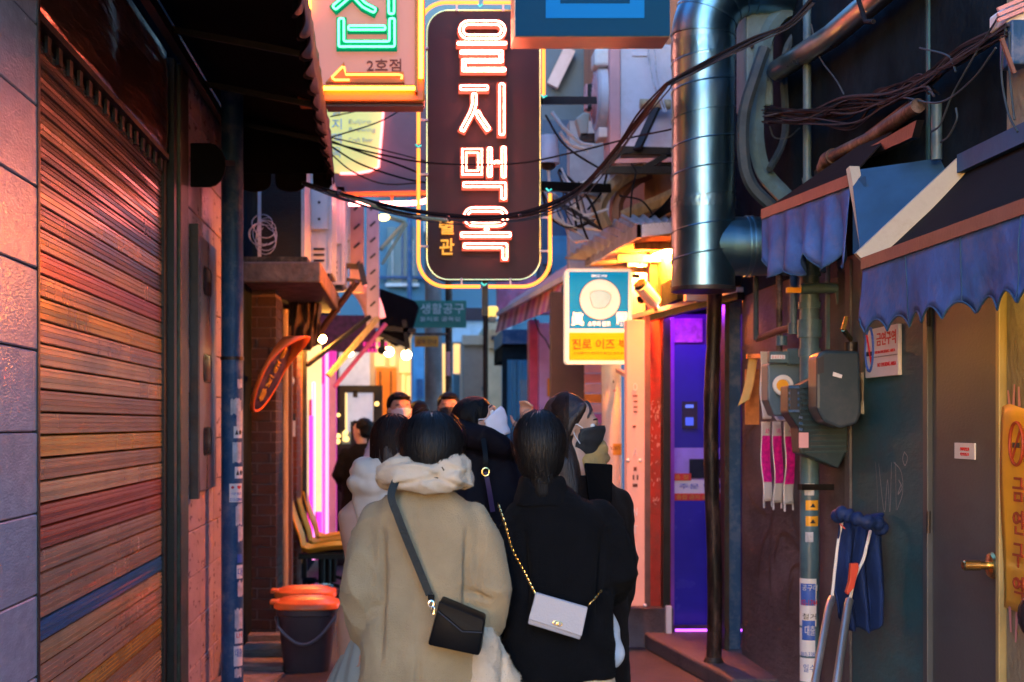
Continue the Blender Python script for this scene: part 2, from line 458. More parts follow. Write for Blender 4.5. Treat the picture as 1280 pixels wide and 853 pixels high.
fixed = {11: 'blue', 15: 'red', 16: 'red', 19: 'yellow', 7: 'yellow', 27: 'red', 28: 'brown', 24: 'pink', 31: 'dark', 32: 'dark', 34: 'dark', 35: 'dark', 36: 'dark', 25: 'yellow', 22: 'tan', 21: 'brown', 33: 'brown', 30: 'pink', 29: 'dark', 12: 'pink'}
for i in range(37):
    k = fixed.get(i, random.choice(['pink', 'brown', 'pink', 'brown', 'tan']))
    place(sm, 'slat', sh, (WL - .05, 5.86, i * .0777 + .01), mat=S[k])
b = MB(); b.box((WL - .10, 4.60, 0), (WL - .07, 7.12, 3.46)); b.build('backing', M['black_metal'], sh)
# teeth under the housing
tooth = unit_box('tooth', M['dark_metal'], 0, (.012, .05, .07))
for i in range(16):
    place(tooth, 'tooth', sh, (WL - .035, 4.70 + i * .157, 2.895))
hm = pm('glossy brown housing', (.34, .13, .09), .16, metal=.7, var=.4, scale=3, bump=1.0, bscale=5, stretch=(1, .5, 4))
MB().grid(lambda u, v: (WL - .02 + .016 * math.sin(u * 9 + 3 * noise.noise(Vector((u * 3, v * 2, 0)))) * math.sin(v * 3), 4.60 + 2.52 * u, 2.94 + .52 * v), 60, 12).build('housing', hm, sh, smooth=True, solid=.004)
MB().box((WL - .09, 4.60, 2.92), (WL - .005, 7.12, 2.945)).build('lower_rail', M['dark_metal'], sh)
MB().box((WL - .12, 7.13, 0), (WL - .03, 7.22, 3.46)).box((WL - .12, 7.22, 0), (WL + .005, 7.30, 3.46)).build('guide_rail', M['black_metal'], sh)
MB().box((WL - .12, 7.34, 0), (WL + .02, 7.60, 3.46)).build('guide_rail', M['green_metal'], sh, bevel=.01)

# stainless cabinet door with three slots
cab = thing('meter_cabinet', 'narrow steel cabinet door with rounded slots on the tiled wall', 'cabinet', (WL + .02, 8.2, 1.2))
cz0, cz1, cy0, cy1 = 1.22, 2.66, 7.80, 8.62
MB().box((WL + .002, cy0, cz0), (WL + .03, cy1, cz1)).build('panel', pm('brushed steel', (.34, .28, .29), .3, metal=.8, var=.15, bump=.15, bscale=30, stretch=(1, 1, .2)), cab, bevel=.006)
MB().box((WL + .0, cy0 - .06, cz0 - .03), (WL + .05, cy0 - .001, cz1 + .03)).build('hinge_frame', M['dark_metal'], cab)
for zc in (2.42, 1.92, 1.50):
    pts = []
    for k in range(24):
        a = 2 * math.pi * k / 24
        sx = .11 * (1 if math.cos(a) > 0 else -1); sz = .035 * (1 if math.sin(a) > 0 else -1)
        pts.append(Vector((WL + .031, 8.22 + sx + .045 * math.cos(a), zc + sz + .045 * math.sin(a))))
    MB().prism(pts, (.001, 0, 0)).build('slot_window', M['glass_dark'], cab)
    MB().tube(pts, .004, 6, closed=True).build('slot_rim', M['dark_metal'], cab, smooth=True)

# utility pole with torn stickers
PX, PY = -1.06, 8.5
pole = thing('utility_pole', 'slim blue grey street pole covered in torn stickers, by the tiled wall', 'pole', (PX, PY, 0))
MB().cyl((PX, PY, 0), (PX, PY, 6.0), .066, 28).build('shaft', M['pole_blue'], pole, smooth=True)
def sticker(cx, z, w, h, matl, name='sticker', a0=0, R0=.0668, parent=None, px=PX, py=PY, rag=0):
    """paper wrapped on a round pole; a0 turns it from facing the camera"""
    m = MB()
    da = w / R0
    def fn(u, v):
        a = -math.pi / 2 + a0 + (u - .5) * da
        zz = z + (v - .5) * h + (rag * noise.noise(Vector((u * 5, z * 9, v))) if v > .5 else -rag * noise.noise(Vector((u * 5, z * 7, 3))))
        return (px + R0 * math.cos(a), py + R0 * math.sin(a), zz)
    m.grid(fn, 8, 2)
    return m.build(name, matl, parent, smooth=True)
for (z, w, h, mk, a0) in [(1.70, .07, .09, 'paper_torn', .5), (1.62, .05, .12, 'paper_torn', .9), (1.55, .06, .07, 'paper', .7), (1.43, .06, .12, 'paper_torn', .6), (1.31, .06, .07, 'paper', .8),
                      (1.19, .085, .11, 'paper', .5), (1.06, .05, .12, 'paper_torn', .8), (.95, .045, .09, 'paper_torn', 1.0), (.72, .05, .08, 'paper', .9), (.62, .05, .09, 'paper_torn', 1.0),
                      (.44, .06, .12, 'paper_torn', .8), (.33, .06, .07, 'paper', .8), (.22, .065, .12, 'paper', .75), (1.84, .04, .06, 'paper_torn', .9), (.80, .04, .05, 'ink_blue', .9), (.12, .05, .05, 'paper_torn', .7)]:
    sticker(0, z, w, h, M[mk], parent=pole, a0=a0, rag=.02 if mk == 'paper_torn' else 0)
def wrapped_print(s, z, h, w, matl, a0, R0, px, py, parent, name='print'):
    t = text(s, name, matl, parent, (0, 0, 0), h, w, (1, 0, 0), (0, 0, 1), .0006)
    off = OFF[t.name]
    for v in t.data.vertices:
        p = v.co + off
        a = -math.pi / 2 + a0 + p.x / R0
        rr = R0 + .0006 - p.y * 1.0
        v.co = Vector((px + rr * math.cos(a), py + rr * math.sin(a), z + p.z)) - off
wrapped_print('010-5894', 1.15, .02, .075, M['ink_blue'], .5, .0672, PX, PY, pole)
wrapped_print('커튼 철거', 1.185, .016, .06, M['ink_blue'], .5, .0672, PX, PY, pole)
wrapped_print('●  ♥', 1.222, .022, .065, M['ink_red'], .5, .0672, PX, PY, pole)
wrapped_print('LH', .345, .03, .04, M['ink_red'], .8, .0672, PX, PY, pole)
wrapped_print('대출', .24, .05, .05, M['ink_blue'], .75, .0672, PX, PY, pole)
wrapped_print('대', .72, .05, .035, M['ink_blue'], .9, .0672, PX, PY, pole)
wrapped_print('▲●', 1.31, .03, .045, M['ink_dark'], .8, .0672, PX, PY, pole)
wrapped_print('▲●', 1.55, .03, .045, M['ink_dark'], .7, .0672, PX, PY, pole)
MB().cyl((PX, PY, 1.98), (PX, PY, 2.0), .071, 24).build('collar', M['dark_metal'], pole, smooth=True)

# ================================================================== black scalloped awning, upper left
aw = thing('scalloped_awning', 'black canvas awning with a scalloped edge over the roller shutter', 'awning', (-.9, 7, 3.15))
AX0, AX1 = -1.19, -.50     # wall side, alley side at far end
YF = 9.1
def edge_x(y): return -.50 + (YF - y) * .022
MB().grid(lambda u, v: (AX0 + (edge_x(3 + (YF - 3) * v) - AX0) * u, 3 + (YF - 3) * v, 3.62 - .22 * u + .015 * math.sin(v * 38) * u), 8, 60).build('canopy', M['canvas_black'], aw, smooth=True, solid=.006)
# front valance (facing the alley) with scallops
def scallop(s):      # depth of the hem under the rail, s in metres
    f = (s / .32) % 1
    return .07 * math.sqrt(max(0, 1 - (2 * f - 1) ** 2))
def val_fn(u, v):
    y = 3 + (YF - 3) * u
    zt = 3.40; zb = 3.20 - scallop(y)
    wob = .018 * math.sin(y * 21) * v + .01 * noise.noise(Vector((y * 6, v * 2, 0)))
    return (edge_x(y) + wob + .004, y, zt + (zb - zt) * v)
MB().grid(val_fn, 300, 6).build('valance', M['canvas_brown'], aw, smooth=True, solid=.004)
MB().grid(lambda u, v: (lambda p: (p[0] - .012, p[1], p[2] - .012 * v))(val_fn(u, v)), 300, 3).build('lining', M['canvas_black'], aw, smooth=True)
# end valance across the far end: hangs in scallops, each one a piece
for (x0, x1) in ((-1.40 + .0, -1.185), (-1.095, -.885), (-.86, -.66), (-.62, -.50)):
    pts = []
    zt, zr = 3.42, 3.17
    if x0 < -1.3: zt, zr = 3.37, 3.25; 
    n = 14
    w = (x1 - x0) / 2; cx = (x0 + x1) / 2
    if x0 < -1.3:
        # the first flap is turned on its rod: rounded toward the alley
        x0, x1 = -1.19 - .10, -1.17 + .0
    pts = [Vector((x0, YF, zt)), Vector((x1, YF, zt))]
    for k in range(n + 1):
        a = math.pi * k / n
        pts.append(Vector((cx + w * math.cos(a), YF, zr - .085 * math.sin(a) ** .6)) if x0 > -1.25 else Vector((x1 - (x1 - x0) * k / n, YF, zr - .02)))
    if x0 > -1.25:
        MB().prism(pts, (0, .012, 0)).build('scallop', M['canvas_black'], aw)
# flap at the wall
pts = []
cxz = at(262, 206, 7.7)
for k in range(9):
    a = -math.pi / 2 + math.pi * k / 8
    pts.append(cxz + Vector((.085 * math.cos(a) + .0, 0, .118 * math.sin(a))))
pts += [cxz + Vector((-.105, 0, .118)), cxz + Vector((-.105, 0, -.118))]
MB().prism(pts, (0, .03, 0)).build('flap', M['canvas_black'], aw, bevel=.004)
MB().bar(at(279, 204, 7.72), at(300, 204, 9.0), .02, .03).build('rod', M['black_metal'], aw)
MB().prism([Vector((-1.2, YF - .02, 3.20)), Vector((-.50, YF - .02, 3.20)), Vector((-.50, YF - .02, 3.42)), Vector((-1.2, YF - .02, 3.64))], (0, .02, 0)).build('end_band', M['canvas_black'], aw)
MB().bar((AX0 + .02, 3, 3.50), (AX0 + .02, YF, 3.50), .04, .06).bar((AX0 + .06, 3, 3.44), (AX0 + .06, YF, 3.44), .02, .03).build('wall_rail', M['dark_metal'], aw)
for y in (3.6, 4.7, 5.8, 6.9, 8.0, 9.0):
    MB().bar((AX0, y, 3.52), (edge_x(y) - .02, y, 3.385), .025, .03).build('rib', M['black_metal'], aw)

# ================================================================== left: brick pillars
def brick_pillar(name, label, x0, x1, y0, y1, ztop, bh, bl, matl, seedoff=0):
    t = thing(name, label, 'pillar', ((x0 + x1) / 2, y0, 0))
    MB().box((x0 + .006, y0 + .008, 0), (x1 - .006, y1, ztop)).build('mortar_core', M['mortar'], t)
    me = unit_box('brick', matl, .003)
    rows = int(ztop / bh)
    for r in range(rows):
        x = x0 - (bl / 2 if r % 2 else 0)
        while x < x1 - .01:
            a = max(x, x0); e = min(x + bl - .01, x1)
            if e - a > .02:
                place(me, 'brick', t, ((a + e) / 2, y0 + .05 + random.uniform(-.003, .003), r * bh + bh / 2), (0, 0, R(random.uniform(-.6, .6))), (e - a, .1, bh - .009))
            x += bl
        # return face toward the alley
        for q in range(2):
            place(me, 'brick', t, (x1 - .05, y0 + .21 + q * .2, r * bh + bh / 2), (0, 0, 0), (.1 + .004, .19, bh - .009))
    return t
brick_pillar('brick_pillar', 'dark brown brick pillar directly behind the sticker covered pole', -1.32, -.985, 10.5, 11.0, 2.6, .077, .20, M['brick'])
brick_pillar('brick_pillar', 'reddish brick pier lit orange, farther back beside the orange post', -1.17, -1.03, 13.0, 13.5, 2.6, .075, .2, M['brick_red'])
MB().box((-1.20, 9.25, 0), (-1.16, 10.45, 2.6)).build('passage_wall', M['dark_wall'], label='dark return wall between the tiled wall and the brick pillar', category='wall')
# timber posts and drain pipes between the pillars
MB().cyl((-.985, 11.2, 0), (-.985, 11.2, 2.5), .03, 10).build('drain_pipe', M['wood_light'], smooth=True, label='thin tan drainpipe running down beside the dark brick pillar', category='pipe')
MB().box((-1.06, 11.9, 0), (-.985, 12.0, 2.6)).build('timber_post', M['wood'], label='dark timber post between the two brick pillars', category='post')

# old building on the left over the passage
ob = thing('old_building', 'old dark building on the left behind the brick pillars', 'building', (-3, 16, 0))
MB().box((-5, 9.26, 0), (-1.33, 24, 6.8)).build('wall', M['dark_wall'], ob)
MB().box((-1.33, 9.9, 3.7), (-1.2, 24, 6.8)).build('upper_wall', M['plaster_warm'], ob)

# concrete slab canopy
sl = thing('concrete_canopy', 'rough concrete slab canopy carrying the air conditioners on the left', 'canopy', (-.93, 11, 2.6))
def slab(u0):
    pass
m = MB(); m.box((-1.24, 9.95, 2.59), (-.62, 12.7, 2.735)); m.build('slab', pm('stained slab', (.30, .20, .16), .85, var=.35, scale=8, bump=.9, bscale=22, dirt=(.12, .08, .06), dscale=7), sl, bevel=.012)
m = MB(); m.box((-1.2, 10.0, 2.735), (-.72, 10.5, 2.775)); m.build('base_board', M['rust'], sl)
# ================================================================== left: air conditioners
def ac_box(name, label, x0, x1, y0, y1, z0, z1, grille=True):
    t = thing(name, label, 'air conditioner', ((x0 + x1) / 2, y0, z0), group='air conditioners above the concrete slab')
    MB().box((x0, y0 + .012, z0), (x1, y1, z1)).build('casing', M['white_paint'], t, bevel=.012)
    f = .025
    MB().box((x0, y0, z0), (x0 + f, y0 + .02, z1)).box((x1 - f, y0, z0), (x1, y0 + .02, z1)).box((x0 + f, y0, z0), (x1 - f, y0 + .02, z0 + f)).box((x0 + f, y0, z1 - f), (x1 - f, y0 + .02, z1)).build('frame', M['white_paint'], t)
    if grille:
        m = MB(); m.box((x0 + f, y0 + .008, z0 + f), (x1 - f, y0 + .0115, z1 - f)); gp = m.build('grille', M['grille'], t)
        n = 38
        m = MB()
        for k in range(n):
            z = z0 + f + (z1 - z0 - 2 * f) * (k + .5) / n
            m.box((x0 + f, y0 + .002, z - .003), (x1 - f, y0 + .008, z + .003))
        m.build('fins', M['grille'], t, kind='stuff')
    else:
        for k in range(3):
            z = z0 + .09 + k * .045
            MB().box((x0 + .05, y0 - .002, z), (x1 - .06, y0 + .001, z + .018)).build('vent_slot', M['grille'], t)
        MB().box((x0 + .03, y0 - .02, z0 + .34), (x1 - .03, y0 - .001, z1 - .12)).build('cover_plate', M['white_plastic'], t, bevel=.006)
        for zz in (z0 + .42, z0 + .55):
            MB().cyl((x1 - .1, y0 - .024, zz), (x1 - .1, y0 - .019, zz), .012, 10).build('bolt', M['rust'], t)
    for xx in (x0 + .05, x1 - .05):
        MB().box((xx - .03, y0 + .02, z0 - .035), (xx + .03, y0 + .08, z0 - .001)).build('foot', M['black_metal'], t)
    return t
ac_box('air_conditioner', 'air conditioner with dark grille side on the concrete slab, nearest the blue pole', -1.10, -.76, 10.3, 10.95, 2.78, 3.52)
ac_box('air_conditioner', 'white air conditioner with small valve plate, middle of the row over the slab', -.80, -.605, 11.1, 11.8, 2.775, 3.56, False)
ac_box('air_conditioner', 'pinkish white air conditioner at the far end of the slab row', -.80, -.55, 12.0, 12.7, 2.775, 3.6, False)
m = MB()
cc = at(325, 285, 10.1)
for k in range(4):
    pts = []
    for i in range(36):
        a = i / 36 * 2 * math.pi * 1.5
        rr = .085 + .04 * math.sin(a * 1.3 + k * 2.1)
        pts.append(cc + Vector((rr * math.cos(a + k) * .9 + .02 * k, .02 * math.sin(i * .3 + k), rr * math.sin(a + k) * (.8 + .1 * k) - .02 * k)))
    m.tube(pts, .0035, 6)
m.build('cable_coil', M['paper_torn'], smooth=True, label='tangle of pale loose cable hanging beside the dark grille', category='cable')

# tall perforated pink strips beyond the units
def perforated(name, label, px0, px1, py0, py1, d, matl, holes):
    t = thing(name, label, 'sign', at((px0 + px1) / 2, py1, d), group='perforated upright strips on the left')
    a = at(px0, py1, d); c = at(px1, py0, d)
    MB().box((a.x, d, a.z), (c.x, d + .12, c.z)).build('case', matl, t, bevel=.008)
    for i in range(holes):
        z = a.z + (c.z - a.z) * (i + .5) / holes
        MB().bar((a.x + .3 * (c.x - a.x), d - .003, z - .025), (a.x + .7 * (c.x - a.x), d - .003, z + .025), .006, .02).build('slot', M['ink_dark'], t)
perforated('perforated_strip', 'pale pink upright strip with slanted slots beside the white air conditioners', 437, 455, 248, 366, 13.5, M['pink_paint'], 5)
perforated('perforated_strip', 'lilac upright strip with slots, right of the pink strip', 458, 474, 250, 410, 14.5, pm('lilac strip', (.55, .4, .55), .5, bump=.1), 8)
perforated('perforated_strip', 'thin upright strip behind the last air conditioner', 431, 437, 170, 330, 13.2, M['white_paint'], 3)

# tarpaulin rolled under the slab
def tarp(u, v):
    p = at(362 + 40 * u - 4 * v, 368 + 62 * v + 12 * u * (1 - v) + (8 * math.sin(u * 3.1)) * v, 11.6)
    return p + Vector((0, .018 * math.sin(u * 31 + 3 * v + 2 * math.sin(u * 7)) * (1 - .4 * v) + .06 * noise.noise(Vector((u * 5, v * 3, 0))), 0))
MB().grid(tarp, 60, 16).build('tarpaulin', pm('brown tarpaulin', (.08, .05, .048), .5, var=.3, bump=.4, bscale=20, stretch=(4, 4, .7)), smooth=True, solid=.004, label='gathered brown tarpaulin hanging under the concrete slab', category='tarpaulin')

# folding steel arms
fr = thing('folding_bracket', 'rusty folding steel bracket projecting under the concrete slab', 'bracket', at(400, 440, 12.5))
for (p, q, d0, d1, mk, w) in [((446, 352), (384, 437), 12.2, 12.6, 'wood', .05), ((402, 330), (452, 334), 12.3, 12.5, 'dark_metal', .06), ((402, 345), (450, 352), 12.3, 12.5, 'dark_metal', .04),
                              ((450, 330), (456, 356), 12.2, 12.2, 'dark_metal', .07), ((360, 362), (398, 405), 12.0, 12.4, 'wood', .05), ((384, 457), (462, 396), 13.2, 13.6, 'dark_metal', .05),
                              ((410, 470), (472, 398), 13.6, 13.9, 'wood_light', .06), ((418, 484), (482, 405), 14.4, 14.6, 'magenta_paint', .05)]:
    MB().bar(at(*p, d0), at(*q, d1), w, w * .7).build('arm', M[mk], fr)

# round hanging sign, edge on, lit orange
rs = thing('round_sign', 'round orange rimmed hanging sign seen nearly edge on by the pillar', 'sign', at(335, 520, 9.8))
c0 = at(337, 468, 9.8)
axu = (at(356, 420, 9.8) - at(311, 512, 9.8)) * .5      # long direction in the picture
axv = Vector((.03, .2, -.03))                          # short, seen edge on
hub = axu.normalized().cross(axv.normalized()).normalized()
if hub.y > 0: hub = -hub
rim = [c0 + axu * math.cos(a) + axv * math.sin(a) for a in [2 * math.pi * k / 36 for k in range(36)]]
wv = Vector((.085, -.02, .0))
rw_f = [.35 + 1.5 * max(0, math.cos(2 * math.pi * k / 36)) ** 2 for k in range(36)]
m = MB(); m.add([p for p in rim] + [p + wv * rw_f[i_] for i_, p in enumerate(rim)], [(i, (i + 1) % 36, 36 + (i + 1) % 36, 36 + i) for i in range(36)])
m.build('rim', M['orange_plastic'], rs, smooth=True, solid=.012)
m = MB(); m.prism([c0 + (p - c0) * .95 + wv * .25 for p in rim], wv * .06)
m.build('face', pm('printed sign face', (.03, .02, .06), .4, var=.9, scale=14, bump=.05, dirt=(.25, .10, .16), dscale=14), rs)
m = text('을지맥옥', 'lettering', M['ink_gold'], rs, c0 + wv * .34 + axv * -.1, .10, .42, axu, axv, .006)
MB().bar(at(352, 462, 10.2), at(338, 462, 9.9), .03, .03).build('bracket', M['black_metal'], rs)

# lamp and dome camera on the second pillar
lamp_o = glow('amber lamp', (14,3,.3), 1)
lm = thing('wall_lamp', 'small amber lamp above the dome camera on the red brick pier', 'lamp', at(353, 466, 12.9))
MB().ball(at(352, 450, 12.75), .05, sc=(1, .7, 1.6)).build('bulb', lamp_o, lm, smooth=True)
MB().box(at(346, 466, 12.9), at(360, 461, 12.7)).build('holder', M['dark_metal'], lm)
dc = thing('dome_camera', 'white dome camera below the amber lamp', 'camera', at(358, 478, 12.6))
MB().ball(at(358, 478, 12.6), .045).build('dome', M['chrome'], dc, smooth=True)
MB().lathe(at(359, 476, 12.7) - Vector((0, .0, 0)), [(.055, -.02), (.06, 0), (.06, .06), (.03, .07)], 18, 'Y').build('housing', M['white_plastic'], dc, smooth=True)
nb1 = thing('notice_board', 'small white and navy notice under the dome camera', 'notice', at(360, 546, 12.9))
MB().box(at(354, 546, 12.93), at(369, 517, 12.97)).build('board', M['paper'], nb1)
MB().box(at(354, 526, 12.92), at(369, 517, 12.929)).build('header', M['ink_dark'], nb1)
MB().box(at(355, 590, 12.9), at(361, 556, 12.98)).build('fire_extinguisher_box', M['black_metal'], label='black narrow box under the notice on the brick pier', category='box')

# orange post and pink neon shop front beyond
MB().box(at(371, 705, 13.6), Vector((at(377, 0, 13.6).x, 13.75, 2.5))).build('orange_post', M['orange_paint'], label='orange painted post beside the red brick pier', category='post')
MB().box((at(378, 0, 13.7).x, 13.7, 0), (at(383, 0, 13.7).x, 13.8, 2.55)).build('steel_post', M['dark_metal'], label='grey steel post between orange post and neon shop front', category='post')
shop = thing('neon_shopfront', 'shop front outlined in magenta and white neon tubes on the left', 'shop front', (-1.0, 17, 0))
neon_m = glow('magenta neon', (2.6,.08,1.3), 1)
glow_panel_m = pm('magenta lit curtain', (.5, .05, .3), .6, var=.4, scale=6, bump=.5, bscale=8, stretch=(6, 6, .3), emit=(1, .03, .48), estr=.75)  # added emissive sheets that give the neon its broad pink glow
neon_w = glow('pink white neon', (2.6,.75,1.9), 1)
neon_p = glow('soft pink neon', (1.6,.25,.9), 1)
# each pane stands across the view, stepping back along the wall
MB().box(at(383, 640, 14.4), at(402, 432, 14.5)).build('window_pane', pm('lit frosted pane', (.7, .6, .35), .4, var=.2, bump=.1, emit=(1.0, .78, .36), estr=1), shop)
MB().box(at(386, 680, 14.30), at(394, 500, 14.36)).build('side_panel', M['magenta_paint'], shop)
for (a_, b_, d_) in ((384, 390, 14.45), (395, 402, 15.0), (403, 411, 15.35), (412, 420, 15.5)):
    MB().grid(lambda u, v: at(a_ + (b_ - a_) * u, 470 + 200 * v, d_) + Vector((0, .02 * math.sin(u * 16), 0)), 24, 3).build('glow_panel', glow_panel_m, shop, smooth=True)
for (x, y0, y1, d, rr, mt) in [(392, 700, 478, 14.2, .016, neon_w), (399, 690, 470, 14.6, .022, neon_m), (403, 700, 480, 14.8, .012, neon_p), (408.5, 692, 440, 15.2, .018, neon_w), (389, 690, 520, 14.1, .02, neon_m)]:
    MB().cyl(at(x, y0, d), at(x, y1, d), rr, 10).build('neon_tube', mt, shop, smooth=True)
MB().box(at(396, 700, 15.4), at(421, 440, 15.6)).build('frame_panel', glow_panel_m, shop)
MB().box(at(411, 700, 15.3), at(420, 468, 15.35)).build('door_jamb', M['pink_paint'], shop)
MB().box((-1.34, 14, 0), (-1.1, 23, 3.0)).build('wall', M['dark_wall'], shop)
MB().box(at(395, 440, 16.5), at(470, 395, 16.6)).build('fascia', pm('dark magenta board', (.12, .02, .07), .5, var=.5, scale=20, bump=.1), shop)
arc = [at(447 + 24 * math.sin(t) * 1.0 + 6 * t, 350 + 62 * (1 - math.cos(t * 1.02)) * .95, 15) for t in [k / 14 * 1.35 for k in range(15)]]
MB().tube(arc, .03, 8).build('neon_tube', glow('coral neon', (3,.6,.5), 1), shop, smooth=True)
m = MB(); m.grid(lambda u, v: arc[min(14, int(round(u * 14)))] + Vector((-.16 * v, .02, -.1 * v)), 14, 3); m.build('arch_panel', M['pink_paint'], shop, smooth=True, solid=.02)
nz = MB()
for i in range(7):
    for j in range(2):
        nz.box(at(454 + i * 4.5 + j, 433 + j * 8, 16.4), at(457 + i * 4.5 + j, 428 + j * 8, 16.45))
nz.build('fascia_lights', glow('magenta dots', (1,.03,.3), 1), shop, kind='stuff')

# ================================================================== bins, chairs and clutter on the left
def bucket(px, py, d, label, tilt):
    p = at(px, py, d); p.z = 0.006
    t = thing('food_waste_bin', label, 'bin', p, group='lidded food waste bins by the brick pillar')
    h = .40
    def sq(r, z, k=4.0):
        out = []
        for i in range(28):
            a = 2 * math.pi * i / 28
            c, s = math.cos(a), math.sin(a)
            q = (abs(c) ** k + abs(s) ** k) ** (-1 / k)
            out.append(p + Vector((r * q * c, r * .9 * q * s, z)))
        return out
    def loft(rs, nm, mt):
        m = MB(); n = 28; vs = []; fs = []
        for ring in rs: vs += ring
        for i in range(len(rs) - 1):
            for k in range(n):
                fs.append((i * n + k, i * n + (k + 1) % n, (i + 1) * n + (k + 1) % n, (i + 1) * n + k))
        fs.append(tuple(reversed(range(n)))); fs.append(tuple((len(rs) - 1) * n + k for k in range(n)))
        m.add(vs, fs)
        return m.build(nm, mt, t, smooth=True, sharp=50)
    loft([sq(.145, 0), sq(.15, .02), sq(.185, h - .04), sq(.195, h - .035), sq(.195, h)], 'body', M['bucket'])
    loft([sq(.205, h + .002), sq(.214, h + .008), sq(.212, h + .038), sq(.206, h + .044), sq(.19, h + .046), sq(.165, h + .058), sq(.12, h + .068), sq(.06, h + .073), sq(.01, h + .074)], 'lid', M['orange_plastic'])
    MB().box(p + Vector((-.235, -.10, h + .03)), p + Vector((-.18, .02, h + .055))).build('lid_clip', M['orange_plastic'], t, bevel=.006)
    pts = [p + Vector((-.2 + .0 * k, -.03, h - .06)) if k == 0 else p + Vector((-.205 + .41 * k / 12, -.19 - .02 * math.sin(math.pi * k / 12), h - .06 - (.17 * math.sin(math.pi * k / 12)) + tilt * k / 12)) for k in range(13)]
    MB().tube(pts, .011, 8).build('handle', pm('grey handle', (.12, .12, .14), .4, bump=0), t, smooth=True)
    return t
bucket(384, 836, 9.25, 'dark bin with bright orange lid, the nearer of two by the brick pillar', .04)
bucket(382, 812, 9.85, 'dark bin with orange lid mostly hidden behind the nearer bin', 0)
can = thing('steel_can', 'shiny steel can standing on the ground behind the bins', 'can', at(405, 762, 12.2))
cp = at(405, 762, 12.2); cp.z = 0.01
MB().lathe(cp, [(.075, 0), (.078, .01), (.078, .2), (.082, .205), (.082, .215), (.07, .215), (.07, .2)], 22).build('body', M['chrome'], can, smooth=True)
MB().box(at(378, 729, 12.9), at(396, 722, 13.1)).build('brick_block', M['dark_wall'], label='small dark block on the ground beside the orange post', category='block')
chp = Vector((-.70, 13.0, 0))
for i in range(3):
    lab = ['yellow moulded plastic chair nearest in the row of linked seats', 'yellow moulded plastic chair, second in the linked row', 'yellow plastic chair, last in the linked row by the neon shop'][i]
    q = Vector((-1.0 + .02 * i, 12.6 + .62 * i, 0))
    t = thing('plastic_chair', lab, 'chair', q, group='yellow linked plastic chairs on the left')
    def seat(u, v, q=q):
        # v runs from seat front to back top; chair faces the alley (+x)
        a = v
        if a < .5:
            x = .44 - .72 * a; z = .50 + .03 * math.cos(a * 4) - .02
        else:
            k = (a - .5) / .5
            x = .08 - .14 * k - .05 * math.sin(k * 3.14) * .3; z = .49 + .42 * k ** .9
            if k < .15: z = .49 + .03 * k
        yy = (u - .5) * .50 * (1 - .25 * max(0, v - .7) / .3)
        z += .03 * abs(2 * u - 1) ** 2 + .012 * math.cos(u * 34)
        return q + Vector((x, yy, z))
    MB().grid(seat, 26, 20).build('seat_shell', M['yellow_plastic'], t, smooth=True, solid=.014)
    MB().bar(q + Vector((.02, 0, .43)), q + Vector((.42, 0, .43)), .10, .05).build('seat_beam', M['black_metal'], t)
    MB().cyl(q + Vector((.22, 0, .06)), q + Vector((.22, 0, .42)), .03, 12).build('pedestal', M['black_metal'], t, smooth=True)
    MB().bar(q + Vector((-.08, 0, .03)), q + Vector((.22, 0, .12)), .04, .03).build('leg', M['black_metal'], t)
    MB().bar(q + Vector((.22, 0, .12)), q + Vector((.52, 0, .03)), .04, .03).build('leg', M['black_metal'], t)
for (x, y) in ((-.9, 14.2), (-.78, 13.2)):
    pass
sb_ = thing('stall_bulb', 'small bright yellow bulb hanging over the yellow chairs', 'lamp', at(403, 424, 13.3))
MB().ball(at(403, 424, 13.3), .035, 12, 8).build('bulb', glow('yellow stall bulb', (1500, 680, 110), 1), sb_, smooth=True)
MB().cyl(at(403, 424, 13.3) + Vector((0, 0, .03)), at(403, 424, 13.3) + Vector((0, 0, .12)), .015, 8).build('socket', M['black_metal'], sb_, smooth=True)
tb = thing('slatted_table', 'low slatted pink lit table behind the yellow chairs', 'table', (-.3, 14.5, 0))
for k in range(4):
    MB().box((-.62, 14.3 + k * .13, .70), (.0, 14.4 + k * .13, .73)).build('slat', M['pink_paint'], tb)
for x in (-.58, -.05): MB().box((x, 14.4, 0), (x + .04, 14.7, .69)).build('leg', M['black_metal'], tb)

# black framed stand
bs = thing('display_stand', 'tall black framed stand with glowing white panel left of the crowd', 'stand', at(450, 760, 16))
def fb(x0, y0, x1, y1, d=16.0, t_=.1, nm='frame_bar', mt='black_metal'):
    return MB().box(at(x0, y1, d), at(x1, y0, d) + Vector((0, t_, 0))).build(nm, M[mt] if isinstance(mt, str) else mt, bs)
fb(421, 482, 478, 491); fb(421, 491, 427, 770); fb(467, 491, 478, 770); fb(427, 555, 467, 770, nm='lower_panel'); fb(438, 527, 467, 555, nm='lower_panel')
fb(427, 491, 431, 540); fb(441, 489, 447, 497, t_=.05)
fb(434, 491, 466, 540, 16.2, .05, 'white_panel', pm('backlit panel', (.5, .5, .55), .4, bump=0, emit=(.85, .85, 1), estr=.5))
fb(428, 491, 434, 552, 16.25, .05, 'light_strip', glow('warm strip', (1.6,1.0,.35), 1))
m = MB()
for (x, y, r_) in [(423, 545, 3), (422, 552, 3.4), (432, 541, 3), (433, 549, 3.6), (423, 519, 2.4), (471, 505, 3)]:
    m.ball(at(x, y, 15.9), r_ * 16 / FPX, 8, 6)
m.build('fairy_lights', glow('warm bulbs', (3,1.8,.5), 1), bs, kind='stuff', smooth=True)
